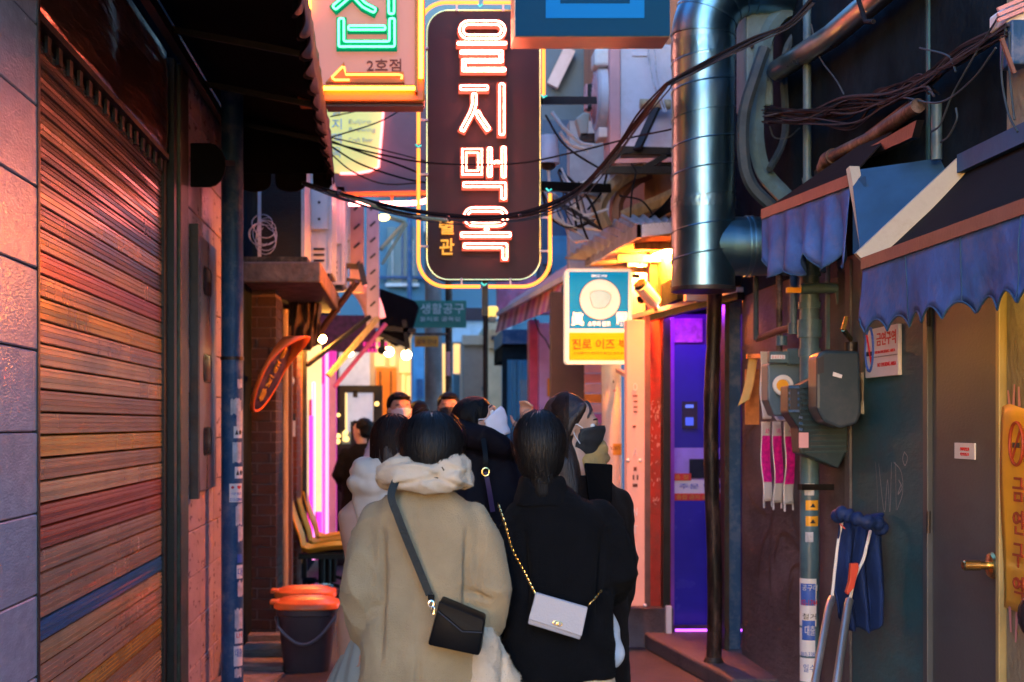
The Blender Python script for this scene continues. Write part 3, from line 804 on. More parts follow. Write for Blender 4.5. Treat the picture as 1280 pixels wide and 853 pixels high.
# ================================================================== neon signs over the alley
def rounded_rect(x0, y0, x1, y1, r, n=6):
    """outline in photo pixels"""
    out = []
    for (cx, cy, a0) in ((x1 - r, y0 + r, -90), (x1 - r, y1 - r, 0), (x0 + r, y1 - r, 90), (x0 + r, y0 + r, 180)):
        for k in range(n + 1):
            a = R(a0 + 90 * k / n)
            out.append((cx + r * math.cos(a), cy + r * math.sin(a)))
    return out

def stroke_outline(pl, w, closed=False):
    """left and right offset lines of a pixel polyline, mitred"""
    P = [Vector((a, b)) for a, b in pl]; n = len(P)
    Lf, Rt = [], []
    for i in range(n):
        if closed: a, b = P[i - 1], P[(i + 1) % n]
        else: a, b = P[max(i - 1, 0)], P[min(i + 1, n - 1)]
        d1 = (P[i] - a).normalized() if (P[i] - a).length > 0 else None
        d2 = (b - P[i]).normalized() if (b - P[i]).length > 0 else None
        if d1 is None: d1 = d2
        if d2 is None: d2 = d1
        t = (d1 + d2).normalized(); nn = Vector((-t.y, t.x))
        c = max(.5, nn.dot(Vector((-d1.y, d1.x))))
        o = nn * (w / 2 / c)
        e = Vector((0, 0))
        Lf.append(P[i] + o); Rt.append(P[i] - o)
    return Lf, Rt

def channel_letter(pl, w, d, parent, fill, tube_m, s, ox, oy, closed=False, tube_r=.0038, inset=.5, depth=.05, name='letter_stroke'):
    """one neon stroke: a raised channel and a glass tube running round its outline"""
    P = [(ox + x / s, oy + y / s) for x, y in pl]; W = w / s
    if not closed:
        a = Vector(P[0]) - Vector(P[1]); a.normalize(); a *= W * .5; P[0] = (P[0][0] + a.x * .0, P[0][1] + a.y * .0)
    Lf, Rt = stroke_outline(P, W, closed)
    n = len(P); f = lambda q, dd: at(q.x, q.y, d) + Vector((0, dd, 0))
    vs = [f(q, -depth) for q in Lf] + [f(q, -depth) for q in Rt] + [f(q, -.001) for q in Lf] + [f(q, -.001) for q in Rt]
    fs = []
    m_ = n if closed else n - 1
    for i in range(m_):
        j = (i + 1) % n
        fs += [(i, j, n + j, n + i), (i, 2 * n + i, 2 * n + j, j), (n + i, n + j, 3 * n + j, 3 * n + i)]
    if not closed:
        fs += [(0, n, 3 * n, 2 * n), (n - 1, 3 * n - 1, 4 * n - 1, 2 * n - 1)]
    st = MB().add(vs, fs).build(name, fill, parent)
    TL, TR = stroke_outline(P, W * inset, closed)
    g = lambda q: at(q.x, q.y, d) + Vector((0, -depth - .012, 0))
    if closed:
        MB().tube([g(q) for q in TL], tube_r, 8, closed=True).build('neon_tube', tube_m, st, smooth=True)
        MB().tube([g(q) for q in TR], tube_r, 8, closed=True).build('neon_tube', tube_m, st, smooth=True)
    else:
        # shorten ends a little and join both sides in one loop
        def short(line):
            a = line[0]; b = line[1]; line = list(line)
            line[0] = a + (b - a).normalized() * W * .18
            a = line[-1]; b = line[-2]
            line[-1] = a + (b - a).normalized() * W * .18
            return line
        TL, TR = short(TL), short(TR)
        loop = TL + TR[::-1]
        # round the corners
        sm_ = []
        for i in range(len(loop)):
            p0, p1, p2 = loop[i - 1], loop[i], loop[(i + 1) % len(loop)]
            r_ = min(W * .16, (p1 - p0).length * .45, (p2 - p1).length * .45)
            sm_ += [p1 + (p0 - p1).normalized() * r_, p1, p1 + (p2 - p1).normalized() * r_]
            sm_[-2] = (sm_[-3] + sm_[-1]) * .25 + p1 * .5
        MB().tube([g(q) for q in sm_], tube_r, 8, closed=True).build('neon_tube', tube_m, st, smooth=True)
    return st

red_ch = pm('coral letter channel', (.03, .006, .005), .7, var=.03, bump=0, spec=.0, emit=(1.4, .20, .12), estr=.9)
red_neon = glow('hot coral neon', (80,16,10), 1)
yel_neon = glow('yellow neon', (3.2,.78,.10), 1)
# --- tall dark sign
DB = 9.0
bs_ = thing('vertical_neon_sign', 'tall dark rounded sign with coral neon Korean letters and a yellow neon outline', 'neon sign', at(605, 348, DB))
pl = [at(x, y, DB) for x, y in rounded_rect(535, 14, 674, 348, 26, 8)]
MB().prism([p for p in pl], (0, .22, 0)).build('sign_box', M['brown_panel'], bs_)
pl2 = [at(x, y, DB) + Vector((0, .11, 0)) for x, y in rounded_rect(533.6, 12.6, 675.4, 349.6, 27, 8)]
MB().tube([p + Vector((0, -.10, 0)) for p in pl2], .006, 6, closed=True).build('edge_trim', M['brass'], bs_, smooth=True)
s3 = 3.879
def stad(x0, y0, x1, y1, n=10):
    r = (y1 - y0) / 2; out = []
    for k in range(n + 1):
        a = R(-90 + 180 * k / n); out.append((x1 - r + r * math.cos(a), (y0 + y1) / 2 + r * math.sin(a)))
    for k in range(n + 1):
        a = R(90 + 180 * k / n); out.append((x0 + r + r * math.cos(a), (y0 + y1) / 2 + r * math.sin(a)))
    return out
L1 = dict(d=DB, parent=bs_, fill=red_ch, tube_m=red_neon, s=s3)
channel_letter(stad(800, 124, 1002, 192), 36, ox=370, oy=0, closed=True, **L1)
channel_letter([(776, 223), (1022, 223)], 34, ox=370, oy=0, inset=.3, **L1)
channel_letter([(790, 266), (992, 266), (992, 307), (812, 307), (812, 350), (1018, 350)], 33, ox=370, oy=0, inset=.42, **L1)
channel_letter([(788, 437), (935, 437)], 40, ox=370, oy=0, **L1)
channel_letter([(862, 458), (862, 520), (848, 560), (800, 650)], 38, ox=370, oy=0, **L1)
channel_letter([(872, 545), (890, 580), (935, 645)], 38, ox=370, oy=0, **L1)
channel_letter([(995, 410), (995, 672)], 44, ox=370, oy=0, **L1)
channel_letter([(814, 43), (890, 43), (890, 148), (814, 148)], 36, ox=370, oy=180, closed=True, **L1)
channel_letter([(937, 22), (937, 172)], 34, ox=370, oy=180, **L1)
channel_letter([(1004, 18), (1004, 176)], 34, ox=370, oy=180, **L1)
channel_letter([(954, 100), (987, 100)], 30, ox=370, oy=180, **L1)
channel_letter([(803, 206), (1004, 206), (1004, 282)], 40, ox=370, oy=180, **L1)
channel_letter(stad(822, 325, 1014, 396), 36, ox=370, oy=180, closed=True, **L1)
channel_letter([(922, 412), (922, 430)], 34, ox=370, oy=180, **L1)
channel_letter([(792, 447), (1044, 447)], 38, ox=370, oy=180, **L1)
channel_letter([(805, 500), (1010, 500), (1010, 573)], 40, ox=370, oy=180, **L1)
small_y = pm('small yellow letters', (.8, .4, .04), .4, bump=0, emit=(1, .5, .05), estr=.7)
text('별', 'lettering', small_y, bs_, at(558, 285, DB) + Vector((0, -.02, 0)), 17 * DB / FPX, 18 * DB / FPX, ext=.018, bold=.012)
text('관', 'lettering', small_y, bs_, at(558.5, 309, DB) + Vector((0, -.02, 0)), 20 * DB / FPX, 18 * DB / FPX, ext=.018, bold=.012)
# yellow neon outline, in two lengths, on standoffs
ring = rounded_rect(523, 5, 687, 359, 34, 8)
ringp = [at(x, y, DB) + Vector((0, -.03, 0)) for x, y in ring]
n = len(ringp)
# split: right bottom run and left run, small gap at bottom centre and at left middle
run = [p for p in ringp]
def seg_pts(a, b): return [at(*a, DB) + Vector((0, -.03, 0)), at(*b, DB) + Vector((0, -.03, 0))]
def arcpts(cx, cy, a0, a1, r=34, n=8): return [at(cx + r * math.cos(R(a0 + (a1 - a0) * k / n)), cy + r * math.sin(R(a0 + (a1 - a0) * k / n)), DB) + Vector((0, -.03, 0)) for k in range(n + 1)]
run1 = [seg_pts((523, 187), (523, 200))[0]] + arcpts(557, 325, 180, 90) + [seg_pts((600, 359), (600, 359))[0]]
run2 = [seg_pts((610, 359), (0, 0))[0]] + arcpts(653, 325, 90, 0) + [seg_pts((687, 243), (0, 0))[0]]
run3 = [seg_pts((523, 181), (0, 0))[0]] + arcpts(557, 39, 180, 270) + [seg_pts((598, 5), (0, 0))[0]]
run4 = [seg_pts((604, 5), (0, 0))[0]] + arcpts(645, 39, 270, 360) + [seg_pts((679, 120), (0, 0))[0]]
for r_ in (run1, run2, run3, run4):
    MB().tube(r_, .0115, 10).build('neon_tube', yel_neon, bs_, smooth=True)
tl_m = glow('teal electrode', (.05,.7,.6), 1)
for (x, y) in ((523, 184), (605, 357), (686, 239), (680, 122), (600, 8)):
    MB().tube([at(x - 3, y - 3, DB - .02), at(x, y, DB - .05), at(x + 3, y - 2, DB - .02)], .006, 6).build('tube_end', tl_m, bs_, smooth=True)
for (a, b_) in (((523, 60), (535, 60)), ((523, 150), (535, 150)), ((523, 218), (535, 218)), ((523, 308), (535, 308)), ((577, 348), (577, 358)), ((638, 348), (638, 358)), ((675, 272), (687, 272)), ((675, 314), (687, 314)), ((571, 6), (571, 14)), ((629, 6), (629, 14))):
    MB().bar(at(*a, DB - .02), at(*b_, DB - .02), .012, .012).build('standoff', M['white_paint'], bs_)
MB().bar(at(674, 126, DB + .1), at(742, 126, 9.9), .05, .05).bar(at(674, 233, DB + .1), at(760, 236, 9.9), .05, .06).build('wall_arm', M['black_metal'], bs_)
MB().bar(at(606, 348, DB + .1), at(606, 395, DB + .1), .035, .035).build('lower_arm', M['black_metal'], bs_)

# --- orange framed sign
DA = 8.0
sa = thing('framed_neon_sign', 'peach sign with green neon syllable, arrow and orange neon frame, beside the awning', 'neon sign', at(455, 127, DA))
MB().box(at(372, 127, DA), at(531, -130, DA) + Vector((0, .2, 0))).build('sign_box', pm('orange sign case', (.75, .20, .02), .4, bump=.05, var=.08), sa, bevel=.01)
MB().box(at(378, 111, DA) + Vector((0, -.006, 0)), at(522, -130, DA) + Vector((0, -.001, 0))).build('sign_panel', pm('backlit peach panel', (.40, .17, .15), .6, var=.04, bump=0, emit=(.85, .30, .22), estr=.6), sa)
or_neon = glow('orange neon', (30,7,.4), 1)
wh_yel = glow('warm white neon', (6,1.4,.25), 1)
for pts in ([at(526, -100, DA), at(526, 100, DA)], [at(405, 112.5, DA), at(520, 112.5, DA)], [at(386.5, -100, DA), at(386.5, 18, DA)]):
    MB().tube([p + Vector((0, -.04, 0)) for p in pts], .012, 10).build('neon_tube', or_neon, sa, smooth=True)
MB().box(at(518.5, 118, DA) + Vector((0, -.06, 0)), at(522, -100, DA)).build('frame_lip', M['orange_paint'], sa)
MB().box(at(403, 110.5, DA) + Vector((0, -.05, 0)), at(520, 108.5, DA)).build('frame_lip', M['orange_paint'], sa)
green_ch = pm('green letter channel', (.003, .12, .055), .7, var=.05, bump=0, spec=.0, emit=(.0, .4, .18), estr=.5)
green_neon = glow('mint neon', (.6,5,2.0), 1)
G = dict(d=DA, parent=sa, fill=green_ch, tube_m=green_neon, s=s3, ox=370, oy=0, tube_r=.006)
channel_letter([(180, -95), (372, -95)], 46, **G)
channel_letter([(275, -70), (262, -10), (180, 60)], 48, **G)
channel_letter([(283, -10), (330, 40), (392, 72)], 46, **G)
channel_letter([(463, -110), (463, 92)], 52, **G)
channel_letter([(222, 96), (222, 228), (466, 228), (466, 96)], 50, **G)
channel_letter([(250, 150), (440, 150)], 38, **G)
text('2호점', 'lettering', pm('maroon print', (.22, .03, .02), .5, bump=0), sa, at(480, 82.5, DA) + Vector((0, -.012, 0)), 16 * DA / FPX, 43 * DA / FPX, ext=.006, bold=.006)
ar = [(145, 410), (235, 312), (247, 360), (522, 358), (527, 412)]
arp = [at(370 + x / s3, y / s3, DA) for x, y in ar]
a_ = MB().prism([p + Vector((0, -.05, 0)) for p in arp], (0, .045, 0)).build('arrow', pm('yellow arrow', (.5, .18, .01), .4, bump=0, var=.04), sa)
MB().tube([at(370 + x / s3, y / s3, DA) + Vector((0, -.065, 0)) for x, y in [(175, 392), (180, 400), (268, 402)] + [(176, 390), (228, 338), (236, 340), (244, 376), (500, 376), (514, 380), (512, 398)]][3:] + [], .007, 8).build('neon_tube', wh_yel, a_, smooth=True)
MB().tube([at(370 + x / s3, y / s3, DA) + Vector((0, -.065, 0)) for x, y in [(178, 392), (190, 402), (262, 402)]], .007, 8).build('neon_tube', wh_yel, a_, smooth=True)
MB().box(at(408, 133, DA + .05), at(529, 127.5, DA + .2)).build('bottom_rail', M['mauve_panel'], sa)

# --- blue lightbox
DC = 7.5
sc_ = thing('blue_lightbox', 'deep blue box sign with lighter blue rectangle hanging at the top of the alley', 'sign', at(740, 46, DC))
MB().box(at(642.6, 46.5, DC), at(838, -110, DC) + Vector((0, .24, 0))).build('case', pm('brushed sign case', (.62, .46, .34), .35, metal=.6, var=.1, bump=.05), sc_, bevel=.004)
MB().box(at(644, 45.5, DC) + Vector((0, -.008, 0)), at(837, -110, DC) + Vector((0, -.001, 0))).build('face', pm('blue sign face', (.002, .045, .10), .6, var=.03, bump=0, spec=.1, emit=(.0, .03, .07), estr=.5), sc_)
lb = pm('light blue band', (.005, .17, .42), .6, var=.02, bump=0, spec=.1, emit=(.0, .08, .28), estr=.6)
MB().box(at(682, 23.5, DC) + Vector((0, -.012, 0)), at(805, 5.5, DC) + Vector((0, -.009, 0))).build('band', lb, sc_)
MB().box(at(682, 5.5, DC) + Vector((0, -.012, 0)), at(700, -100, DC) + Vector((0, -.009, 0))).build('band', lb, sc_)
MB().box(at(787, 5.5, DC) + Vector((0, -.012, 0)), at(805, -100, DC) + Vector((0, -.009, 0))).build('band', lb, sc_)
for x in (648, 700, 812): MB().ball(at(x, 47.5, DC + .1), .008, 8, 6).build('screw', M['ink_dark'], sc_)

# --- board with beer glass behind
DD = 12.0
bb = thing('brewery_board', 'mauve board with a pale yellow beer glass and neon underline behind the two signs', 'sign', at(470, 250, DD))
MB().box(at(409, 242, DD), at(536, 118, DD) + Vector((0, .2, 0))).build('board', M['mauve_panel'], bb)
gl = [(400, 120), (480.5, 120), (472, 211), (460, 215), (440, 217), (425, 217), (412, 215)]
MB().prism([at(x, y, DD - .02) for x, y in gl], (0, .018, 0)).build('glass_shape', pm('pale yellow lit glass', (.8, .75, .25), .4, bump=0, var=.03, emit=(.9, .85, .22), estr=.55), bb)
MB().tube([at(x, y, DD - .05) for x, y in [(480.5, 118), (477, 165), (473, 209), (462, 214), (445, 217), (425, 217)]], .012, 8).build('neon_tube', glow('rose neon', (5,1.0,1.0), 1), bb, smooth=True)
bl_ink = pm('sky blue print', (.25, .5, .85), .5, bump=0)
for i, ch in enumerate('을지맥옥'):
    text(ch, 'lettering', bl_ink, bb, at(421, 138 + i * 17.5, DD - .03), 13 * DD / FPX, 12 * DD / FPX, ext=.004)
pale = pm('pale grey print', (.45, .55, .55), .5, bump=0)
text('Euljiro', 'lettering', pale, bb, at(450, 153, DD - .03), 7 * DD / FPX, 28 * DD / FPX, ext=.004)
text('Brewing', 'lettering', pale, bb, at(453, 163, DD - .03), 7 * DD / FPX, 33 * DD / FPX, ext=.004)
text('Craft Beer', 'lettering', pale, bb, at(451, 175, DD - .03), 5.5 * DD / FPX, 30 * DD / FPX, ext=.004)
MB().tube([at(436, 255, DD - .1), at(480, 255, DD - .1), at(518, 254, DD - .1), at(530, 252, DD - .1), at(538, 247, DD - .1)], .018, 8).build('neon_tube', glow('salmon neon', (45,8,6.5), 1), bb, smooth=True)
MB().bar(at(418, 243, DD - .05), at(536, 241, DD - .05), .04, .03).build('lower_edge', M['orange_paint'], bb)
MB().bar(at(490, 240, DD - .02), at(490, 255, DD - .08), .02, .02).build('bracket', M['orange_paint'], bb)

# ================================================================== the far end of the alley
fb_ = thing('far_building', 'pale blue rendered building with a wide window closing the end of the alley', 'building', (0, 30, 0))
sky_pl = pm('pale blue render', (.08, .20, .28), .7, var=.1, scale=1, bump=.1, bscale=8)
MB().box((-9, 30, 0), (9, 34, 13)).build('wall', sky_pl, fb_)
def rb(x0, y0, x1, y1, d, nm, mt, par, t_=.1): return MB().box(at(x0, y1, d), at(x1, y0, d) + Vector((0, t_, 0))).build(nm, mt, par)
wd = rb(484, 284, 522, 356, 29.9, 'window', pm('teal window glass', (.03, .13, .17), .2, bump=0), fb_)
rb(482, 354, 524, 358, 29.8, 'sill', M['white_paint'], fb_); rb(502, 284, 504, 356, 29.85, 'frame', M['pole_blue'], fb_)
rb(516, 430, 530, 640, 29.5, 'panel', pm('sky blue door panel', (.12, .33, .55), .5, bump=0), fb_)
rb(521, 474, 529, 498, 29.4, 'air_grille', M['pole_blue'], fb_)
rb(546, 250, 600, 330, 29.9, 'window', pm('dusk window', (.06, .16, .25), .2, bump=0), fb_)
rb(500, 395, 640, 399, 29.7, 'ledge', M['white_paint'], fb_)
rb(560, 402, 640, 428, 29.85, 'window', pm('pale shop window', (.35, .5, .62), .3, bump=0), fb_)

rb(560, 60, 640, 130, 29.9, 'window', pm('dusk pane', (.03, .09, .14), .2, bump=0), fb_)
for x in (561, 580, 600, 620, 639): rb(x - .7, 60, x + .7, 130, 29.85, 'mullion', M['pole_blue'], fb_)
for y in (140, 240, 345): rb(470, y, 700, y + 3, 29.8, 'band_course', M['pole_blue'], fb_)
for (x, y) in ((490, 300), (516, 300), (560, 268), (585, 268)): rb(x, y, x + .8, y + 50, 29.85, 'mullion', M['white_paint'], fb_)
rb(530, 275, 544, 290, 29.3, 'condenser', M['white_paint'], fb_, .4)
for x in (512, 548, 640): MB().cyl(at(x, 398, 29.7), at(x, 60, 29.7), .05, 8).build('downpipe', M['pole_blue'], fb_, smooth=True)
cs = thing('corner_cafe', 'cream corner shop with a bright orange door left of the crowd', 'shop', at(480, 690, 22))
cream = pm('cream shop wall', (.75, .62, .36), .6, var=.12, scale=1.5, bump=.1)
rb(420, 421, 514, 730, 22, 'wall', cream, cs, 3.0)
rb(418, 415, 516, 422, 21.8, 'cornice', M['wood_light'], cs)
for (x, y) in ((436, 440), (486, 440), (508, 444)):
    MB().ball(at(x, y, 20.9), .07, 12, 8).build('added_bulb', glow('added cafe light', (70, 44, 16), 1), cs, smooth=True)  # bulbs added to brighten the cafe wall
litw = glow('lit shop window', (1.5,.85,.28), 1)
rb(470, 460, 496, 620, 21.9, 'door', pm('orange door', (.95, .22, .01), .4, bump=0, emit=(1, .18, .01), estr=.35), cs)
rb(474.5, 464, 476, 490, 21.85, 'door_bar', M['black_metal'], cs); rb(488, 464, 489.5, 498, 21.85, 'door_bar', M['black_metal'], cs)
for x0, x1, y0, y1 in [(468, 481, 428, 458), (487, 494, 438, 458), (499, 513, 448, 466), (502, 506, 468, 520), (508, 513, 470, 560), (488, 494, 500, 520)]:
    rb(x0, y0, x1, y1, 21.88, 'lit_window', litw, cs)
rb(424, 428, 462, 482, 21.85, 'poster_window', pm('pale glass', (.6, .55, .6), .3, bump=0, emit=(.9, .75, .8), estr=.35), cs)
mid = thing('beige_house', 'beige shop house standing behind the street sign pole', 'building', at(610, 700, 24))
rb(580, 425, 604, 720, 24, 'side_wall', pm('grey beige render', (.33, .29, .26), .7, var=.1, bump=.1), mid, 3)
rb(578, 419, 606, 431, 23.9, 'parapet', pm('pale beige render', (.5, .44, .34), .7, bump=.1), mid, .3)
rb(610, 402, 627, 720, 23, 'corner_wall', pm('cream corner render', (.5, .42, .28), .7, bump=.1), mid, 3)
rb(612, 412, 624, 436, 22.9, 'sign_board', M['wood_light'], mid); rb(614, 420, 620, 425, 22.85, 'vent', M['ink_dark'], mid)
rb(553, 430, 560, 560, 26, 'lit_column', litw, mid); rb(567, 430, 575, 467, 26, 'lit_column', litw, mid); rb(567, 468, 575, 560, 26, 'blue_column', sky_pl, mid)
rb(606, 465, 610, 640, 23.5, 'door_post', M['ink_dark'], mid)
MB().ball(at(606, 486, 21), .05).build('wall_switch', M['pipe_blue'], mid)
bls = thing('blue_shop', 'small dark shop with blue shutters under a stone lintel, right of the far poles', 'shop', at(645, 700, 20))
rb(628, 412, 662, 430, 20, 'lintel', M['pole_blue'], bls, 2); rb(628, 430, 662, 450, 20.1, 'header', M['dark_wall'], bls, 2)
rb(628, 450, 634, 720, 20, 'post', M['dark_wall'], bls)
for i in range(4): rb(634 + i * 6.5, 450, 640 + i * 6.5, 720, 20.05 + .02 * (i % 2), 'shutter_panel', pm('blue shutter', (.02, .17, .32), .45, var=.1, bump=.1), bls)
rb(651, 475, 661, 560, 19.5, 'grey_door', pm('dull blue door', (.12, .2, .27), .5, bump=.1), bls)

# poles and street signs
def simple(nm, label, cat, mb, mt, **k): return mb.build(nm, mt, smooth=True, label=label, category=cat, **k)
cpn = at(543, 0, 20); simple('concrete_pole', 'thick concrete utility pole rising behind the green street sign', 'pole', MB().tube([(cpn.x, 20, 0), (cpn.x - .02, 20, 4.5)], .13, 18, rr=[.14, .11]), M['concrete'])
sp = thing('street_sign', 'green street name sign with white Korean lettering on a brown pole', 'street sign', (at(561, 0, 18).x, 18, 0))
MB().cyl((at(561, 0, 18).x, 18, 0), at(561, 352, 18), .045, 14).build('pole', M['rust'], sp, smooth=True)
MB().box(at(518, 410, 17.9), at(583, 376, 17.86)).build('sign_plate', M['green_sign'], sp)
wt = pm('sign white', (.6, .75, .72), .5, bump=0)
text('생활공구', 'lettering', wt, sp, at(553, 386, 17.85), 13 * 17.9 / FPX, 54 * 17.9 / FPX, ext=.004)
text('을지로 골목길', 'lettering', wt, sp, at(550, 399, 17.85), 5.5 * 17.9 / FPX, 50 * 17.9 / FPX, ext=.004)
MB().box(at(518, 434, 17.9), at(548, 420, 17.86)).build('orange_plate', pm('orange plate', (.6, .25, .02), .5, bump=0), sp)
text('골목 안내', 'lettering', M['ink_dark'], sp, at(533, 427, 17.85), 6 * 17.9 / FPX, 24 * 17.9 / FPX, ext=.003)
MB().bar(at(515, 418, 17.95), at(562, 418, 17.95), .03, .03).build('cross_bar', M['rust'], sp)
MB().box(at(558, 470, 17.9), at(563, 440, 17.93)).build('notice', M['pink_paint'], sp)
bp_ = thing('black_pole', 'slim black pole carrying a dark plate, right of the green street sign', 'pole', (at(607, 0, 16).x, 16, 0))
MB().cyl((at(607, 0, 16).x, 16, 0), at(607, 345, 16), .03, 12).build('shaft', M['black_metal'], bp_, smooth=True)
MB().box(at(582, 401, 16.02), at(606, 385, 16.0)).build('plate', pm('navy plate', (.02, .06, .11), .4, bump=0), bp_)
yl = thing('far_lamp', 'glowing yellow box lamp beside the black pole at the end of the alley', 'lamp', at(615, 400, 18))
MB().box(at(609, 397, 18), at(621, 385, 18.3)).build('shade', glow('yellow lamp shade', (1.6,.95,.2), 1), yl, bevel=.03)
MB().box(at(611, 402, 18), at(619, 397, 18.2)).build('holder', M['wood_light'], yl)

sl_ = thing('street_lamp', 'small bright street lamp glowing above the far window on a thin arm', 'street lamp', at(480, 272, 18))
MB().ball(at(479.5, 272, 18), .05, sc=(1.5, 1, .8)).build('bulb', glow('street bulb', (14,9,2), 1), sl_, smooth=True)
MB().tube([at(484, 271, 18.05), at(504, 277, 18.2), at(507, 282, 18.3)], .03, 8).build('arm', M['wood_light'], sl_, smooth=True)
MB().tube([at(505, 280, 18.2), at(476, 312, 18.0)], .028, 8).tube([at(507, 282, 18.2), at(478, 330, 18.0)], .018, 8).build('stay', M['wood_light'], sl_, smooth=True)

# dark folded parasols / canopy at the far left
pa = thing('black_canopy', 'black folding canopy jutting out over the far left shop', 'canopy', at(500, 430, 15.5))
MB().prism([at(x, y, 15.5) for x, y in [(474, 360), (519, 376), (524, 384), (516, 412), (508, 426), (494, 432), (474, 418)]], (0, .35, 0)).build('hood', M['canvas_black'], pa, bevel=.02)
for (a, b_) in [((474, 418), (508, 432)), ((476, 410), (520, 414)), ((505, 400), (510, 436)), ((478, 424), (478, 440))]:
    MB().bar(at(*a, 15.4), at(*b_, 15.4), .05, .05).build('arm', M['black_metal'], pa)
MB().ball(at(477, 438, 15.4), .045).build('lamp_ball', M['black_metal'], pa, smooth=True)
MB().box(at(506, 440, 15.4), at(509, 428, 15.45)).build('tip', M['black_metal'], pa)

# ================================================================== cables across the alley
cab_group = 'cables strung across the alley'
def catmull(P, n=10):
    out = []
    Q = [P[0] * 2 - P[1]] + list(P) + [P[-1] * 2 - P[-2]]
    for i in range(1, len(Q) - 2):
        for k in range(n):
            t = k / n
            a, b_, c, d_ = Q[i - 1], Q[i], Q[i + 1], Q[i + 2]
            out.append(.5 * ((2 * b_) + (c - a) * t + (2 * a - 5 * b_ + 4 * c - d_) * t * t + (3 * b_ - a - 3 * c + d_) * t ** 3))
    out.append(P[-1])
    return out
def cable(pts, r, mt, label, nm='cable', n=10, grp=True):
    P = catmull([at(*p) for p in pts], n)
    return MB().tube(P, r, 6).build(nm, M[mt], smooth=True, label=label, category='cable', **({'group': cab_group} if grp else {}))
main = [(378, 228, 8.6), (430, 243, 8.55), (500, 262, 8.5), (560, 270, 8.5), (620, 271, 8.5), (675, 262, 8.6), (725, 236, 8.7), (770, 185, 8.5), (800, 145, 8.2), (832, 108, 7.7), (838, 102, 7.6), (880, 80, 7.5), (940, 50, 7.3), (985, 30, 7.2), (1015, 0, 7.1)]
mc = thing('cable_bundle', 'thick cable bundle sagging in front of the tall neon sign', 'cable', at(600, 271, 8.5))
for i, (dx, dy, mk, r_) in enumerate([(0, 0, 'cable', .009), (0, 3.2, 'cable_brown', .008), (1, 6, 'cable_grey', .006), (-1, -2.2, 'cable_brown', .006), (3, 9, 'cable_grey', .004)]):
    P = catmull([at(x + dx + 1.5 * math.sin(k * 1.7 + i), y + dy * (1 if k > 0 else .3) * (.45 if x > 820 else 1) + 1.2 * math.sin(k * 2.1 + i * 2), d - .02 * i) for k, (x, y, d) in enumerate(main)])
    MB().tube(P, r_, 6).build('cable', M[mk], mc, smooth=True)
MB().tube(catmull([at(378, 229, 8.62), at(440, 247, 8.5), at(500, 268, 8.5), at(560, 276, 8.4)]), .011, 6).build('cable', pm('pale green cable', (.25, .32, .22), .5, bump=0), mc, smooth=True)
for x, y in ((422, 243), (560, 272), (650, 270)): MB().ball(at(x, y, 8.45), .012, 8, 6).build('cable_tie', M['ink_dark'], mc)
cable([(412, 178, 9.4), (470, 192, 8.8), (540, 204, 8.7), (640, 205, 8.7), (720, 190, 8.7), (790, 172, 8.6), (838, 162, 8.4), (842, 158, 8.4)], .006, 'cable_brown', 'long thin brown cable crossing the third neon letter from awning to duct')
cable([(412, 176, 9.4), (450, 190, 9.2), (500, 207, 9.2), (534, 221, 9.2)], .007, 'cable', 'black cable from the awning edge, passing below the beer glass foot')
cable([(412, 182, 9.4), (450, 205, 9.3), (500, 222, 9.3), (534, 229, 9.3)], .006, 'cable', 'lowest dark cable crossing the beer glass board')
cable([(413, 192, 9.4), (440, 214, 9.3), (480, 230, 9.3), (534, 228, 9.3)], .005, 'cable_grey', 'pale cable sagging under the beer glass board')
cable([(413, 172, 9.4), (470, 154, 9.6), (500, 138, 9.8), (512, 128, 9.9)], .005, 'cable_grey', 'pale cable climbing across the beer glass lettering')
cable([(413, 146, 9.4), (450, 138, 9.6), (480, 128, 9.8)], .004, 'cable_brown', 'thin cable near the top of the beer glass')
cable([(413, 172, 9.4), (440, 178, 9.3), (480, 188, 9.3), (534, 202, 9.3)], .004, 'cable_grey', 'thin pinkish cable crossing the middle of the beer glass')
# ================================================================== right side: walls
XR = 2.15
rw = thing('concrete_wall', 'grimy concrete wall on the right carrying pipes, meters and a steel door', 'wall', (3, 6, 0))
MB().box((XR, 6.9, 0), (XR + 2.5, 9.2, 5.4)).build('rough_section', M['plaster_warm'], rw)
MB().box((XR, 5.90, 0), (XR + 2.5, 6.9, 5.4)).build('painted_section', M['plaster_teal'], rw)
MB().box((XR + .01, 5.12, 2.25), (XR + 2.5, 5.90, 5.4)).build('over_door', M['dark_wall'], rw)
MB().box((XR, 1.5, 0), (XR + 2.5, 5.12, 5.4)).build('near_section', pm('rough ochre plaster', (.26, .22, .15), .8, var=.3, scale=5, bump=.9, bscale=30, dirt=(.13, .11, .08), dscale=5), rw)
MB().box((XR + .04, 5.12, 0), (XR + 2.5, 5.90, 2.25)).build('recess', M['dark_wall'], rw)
MB().box((XR - .004, 5.92, 2.42), (XR - .0005, 9.2, 5.4)).build('soot_layer', M['dark_wall'], rw)
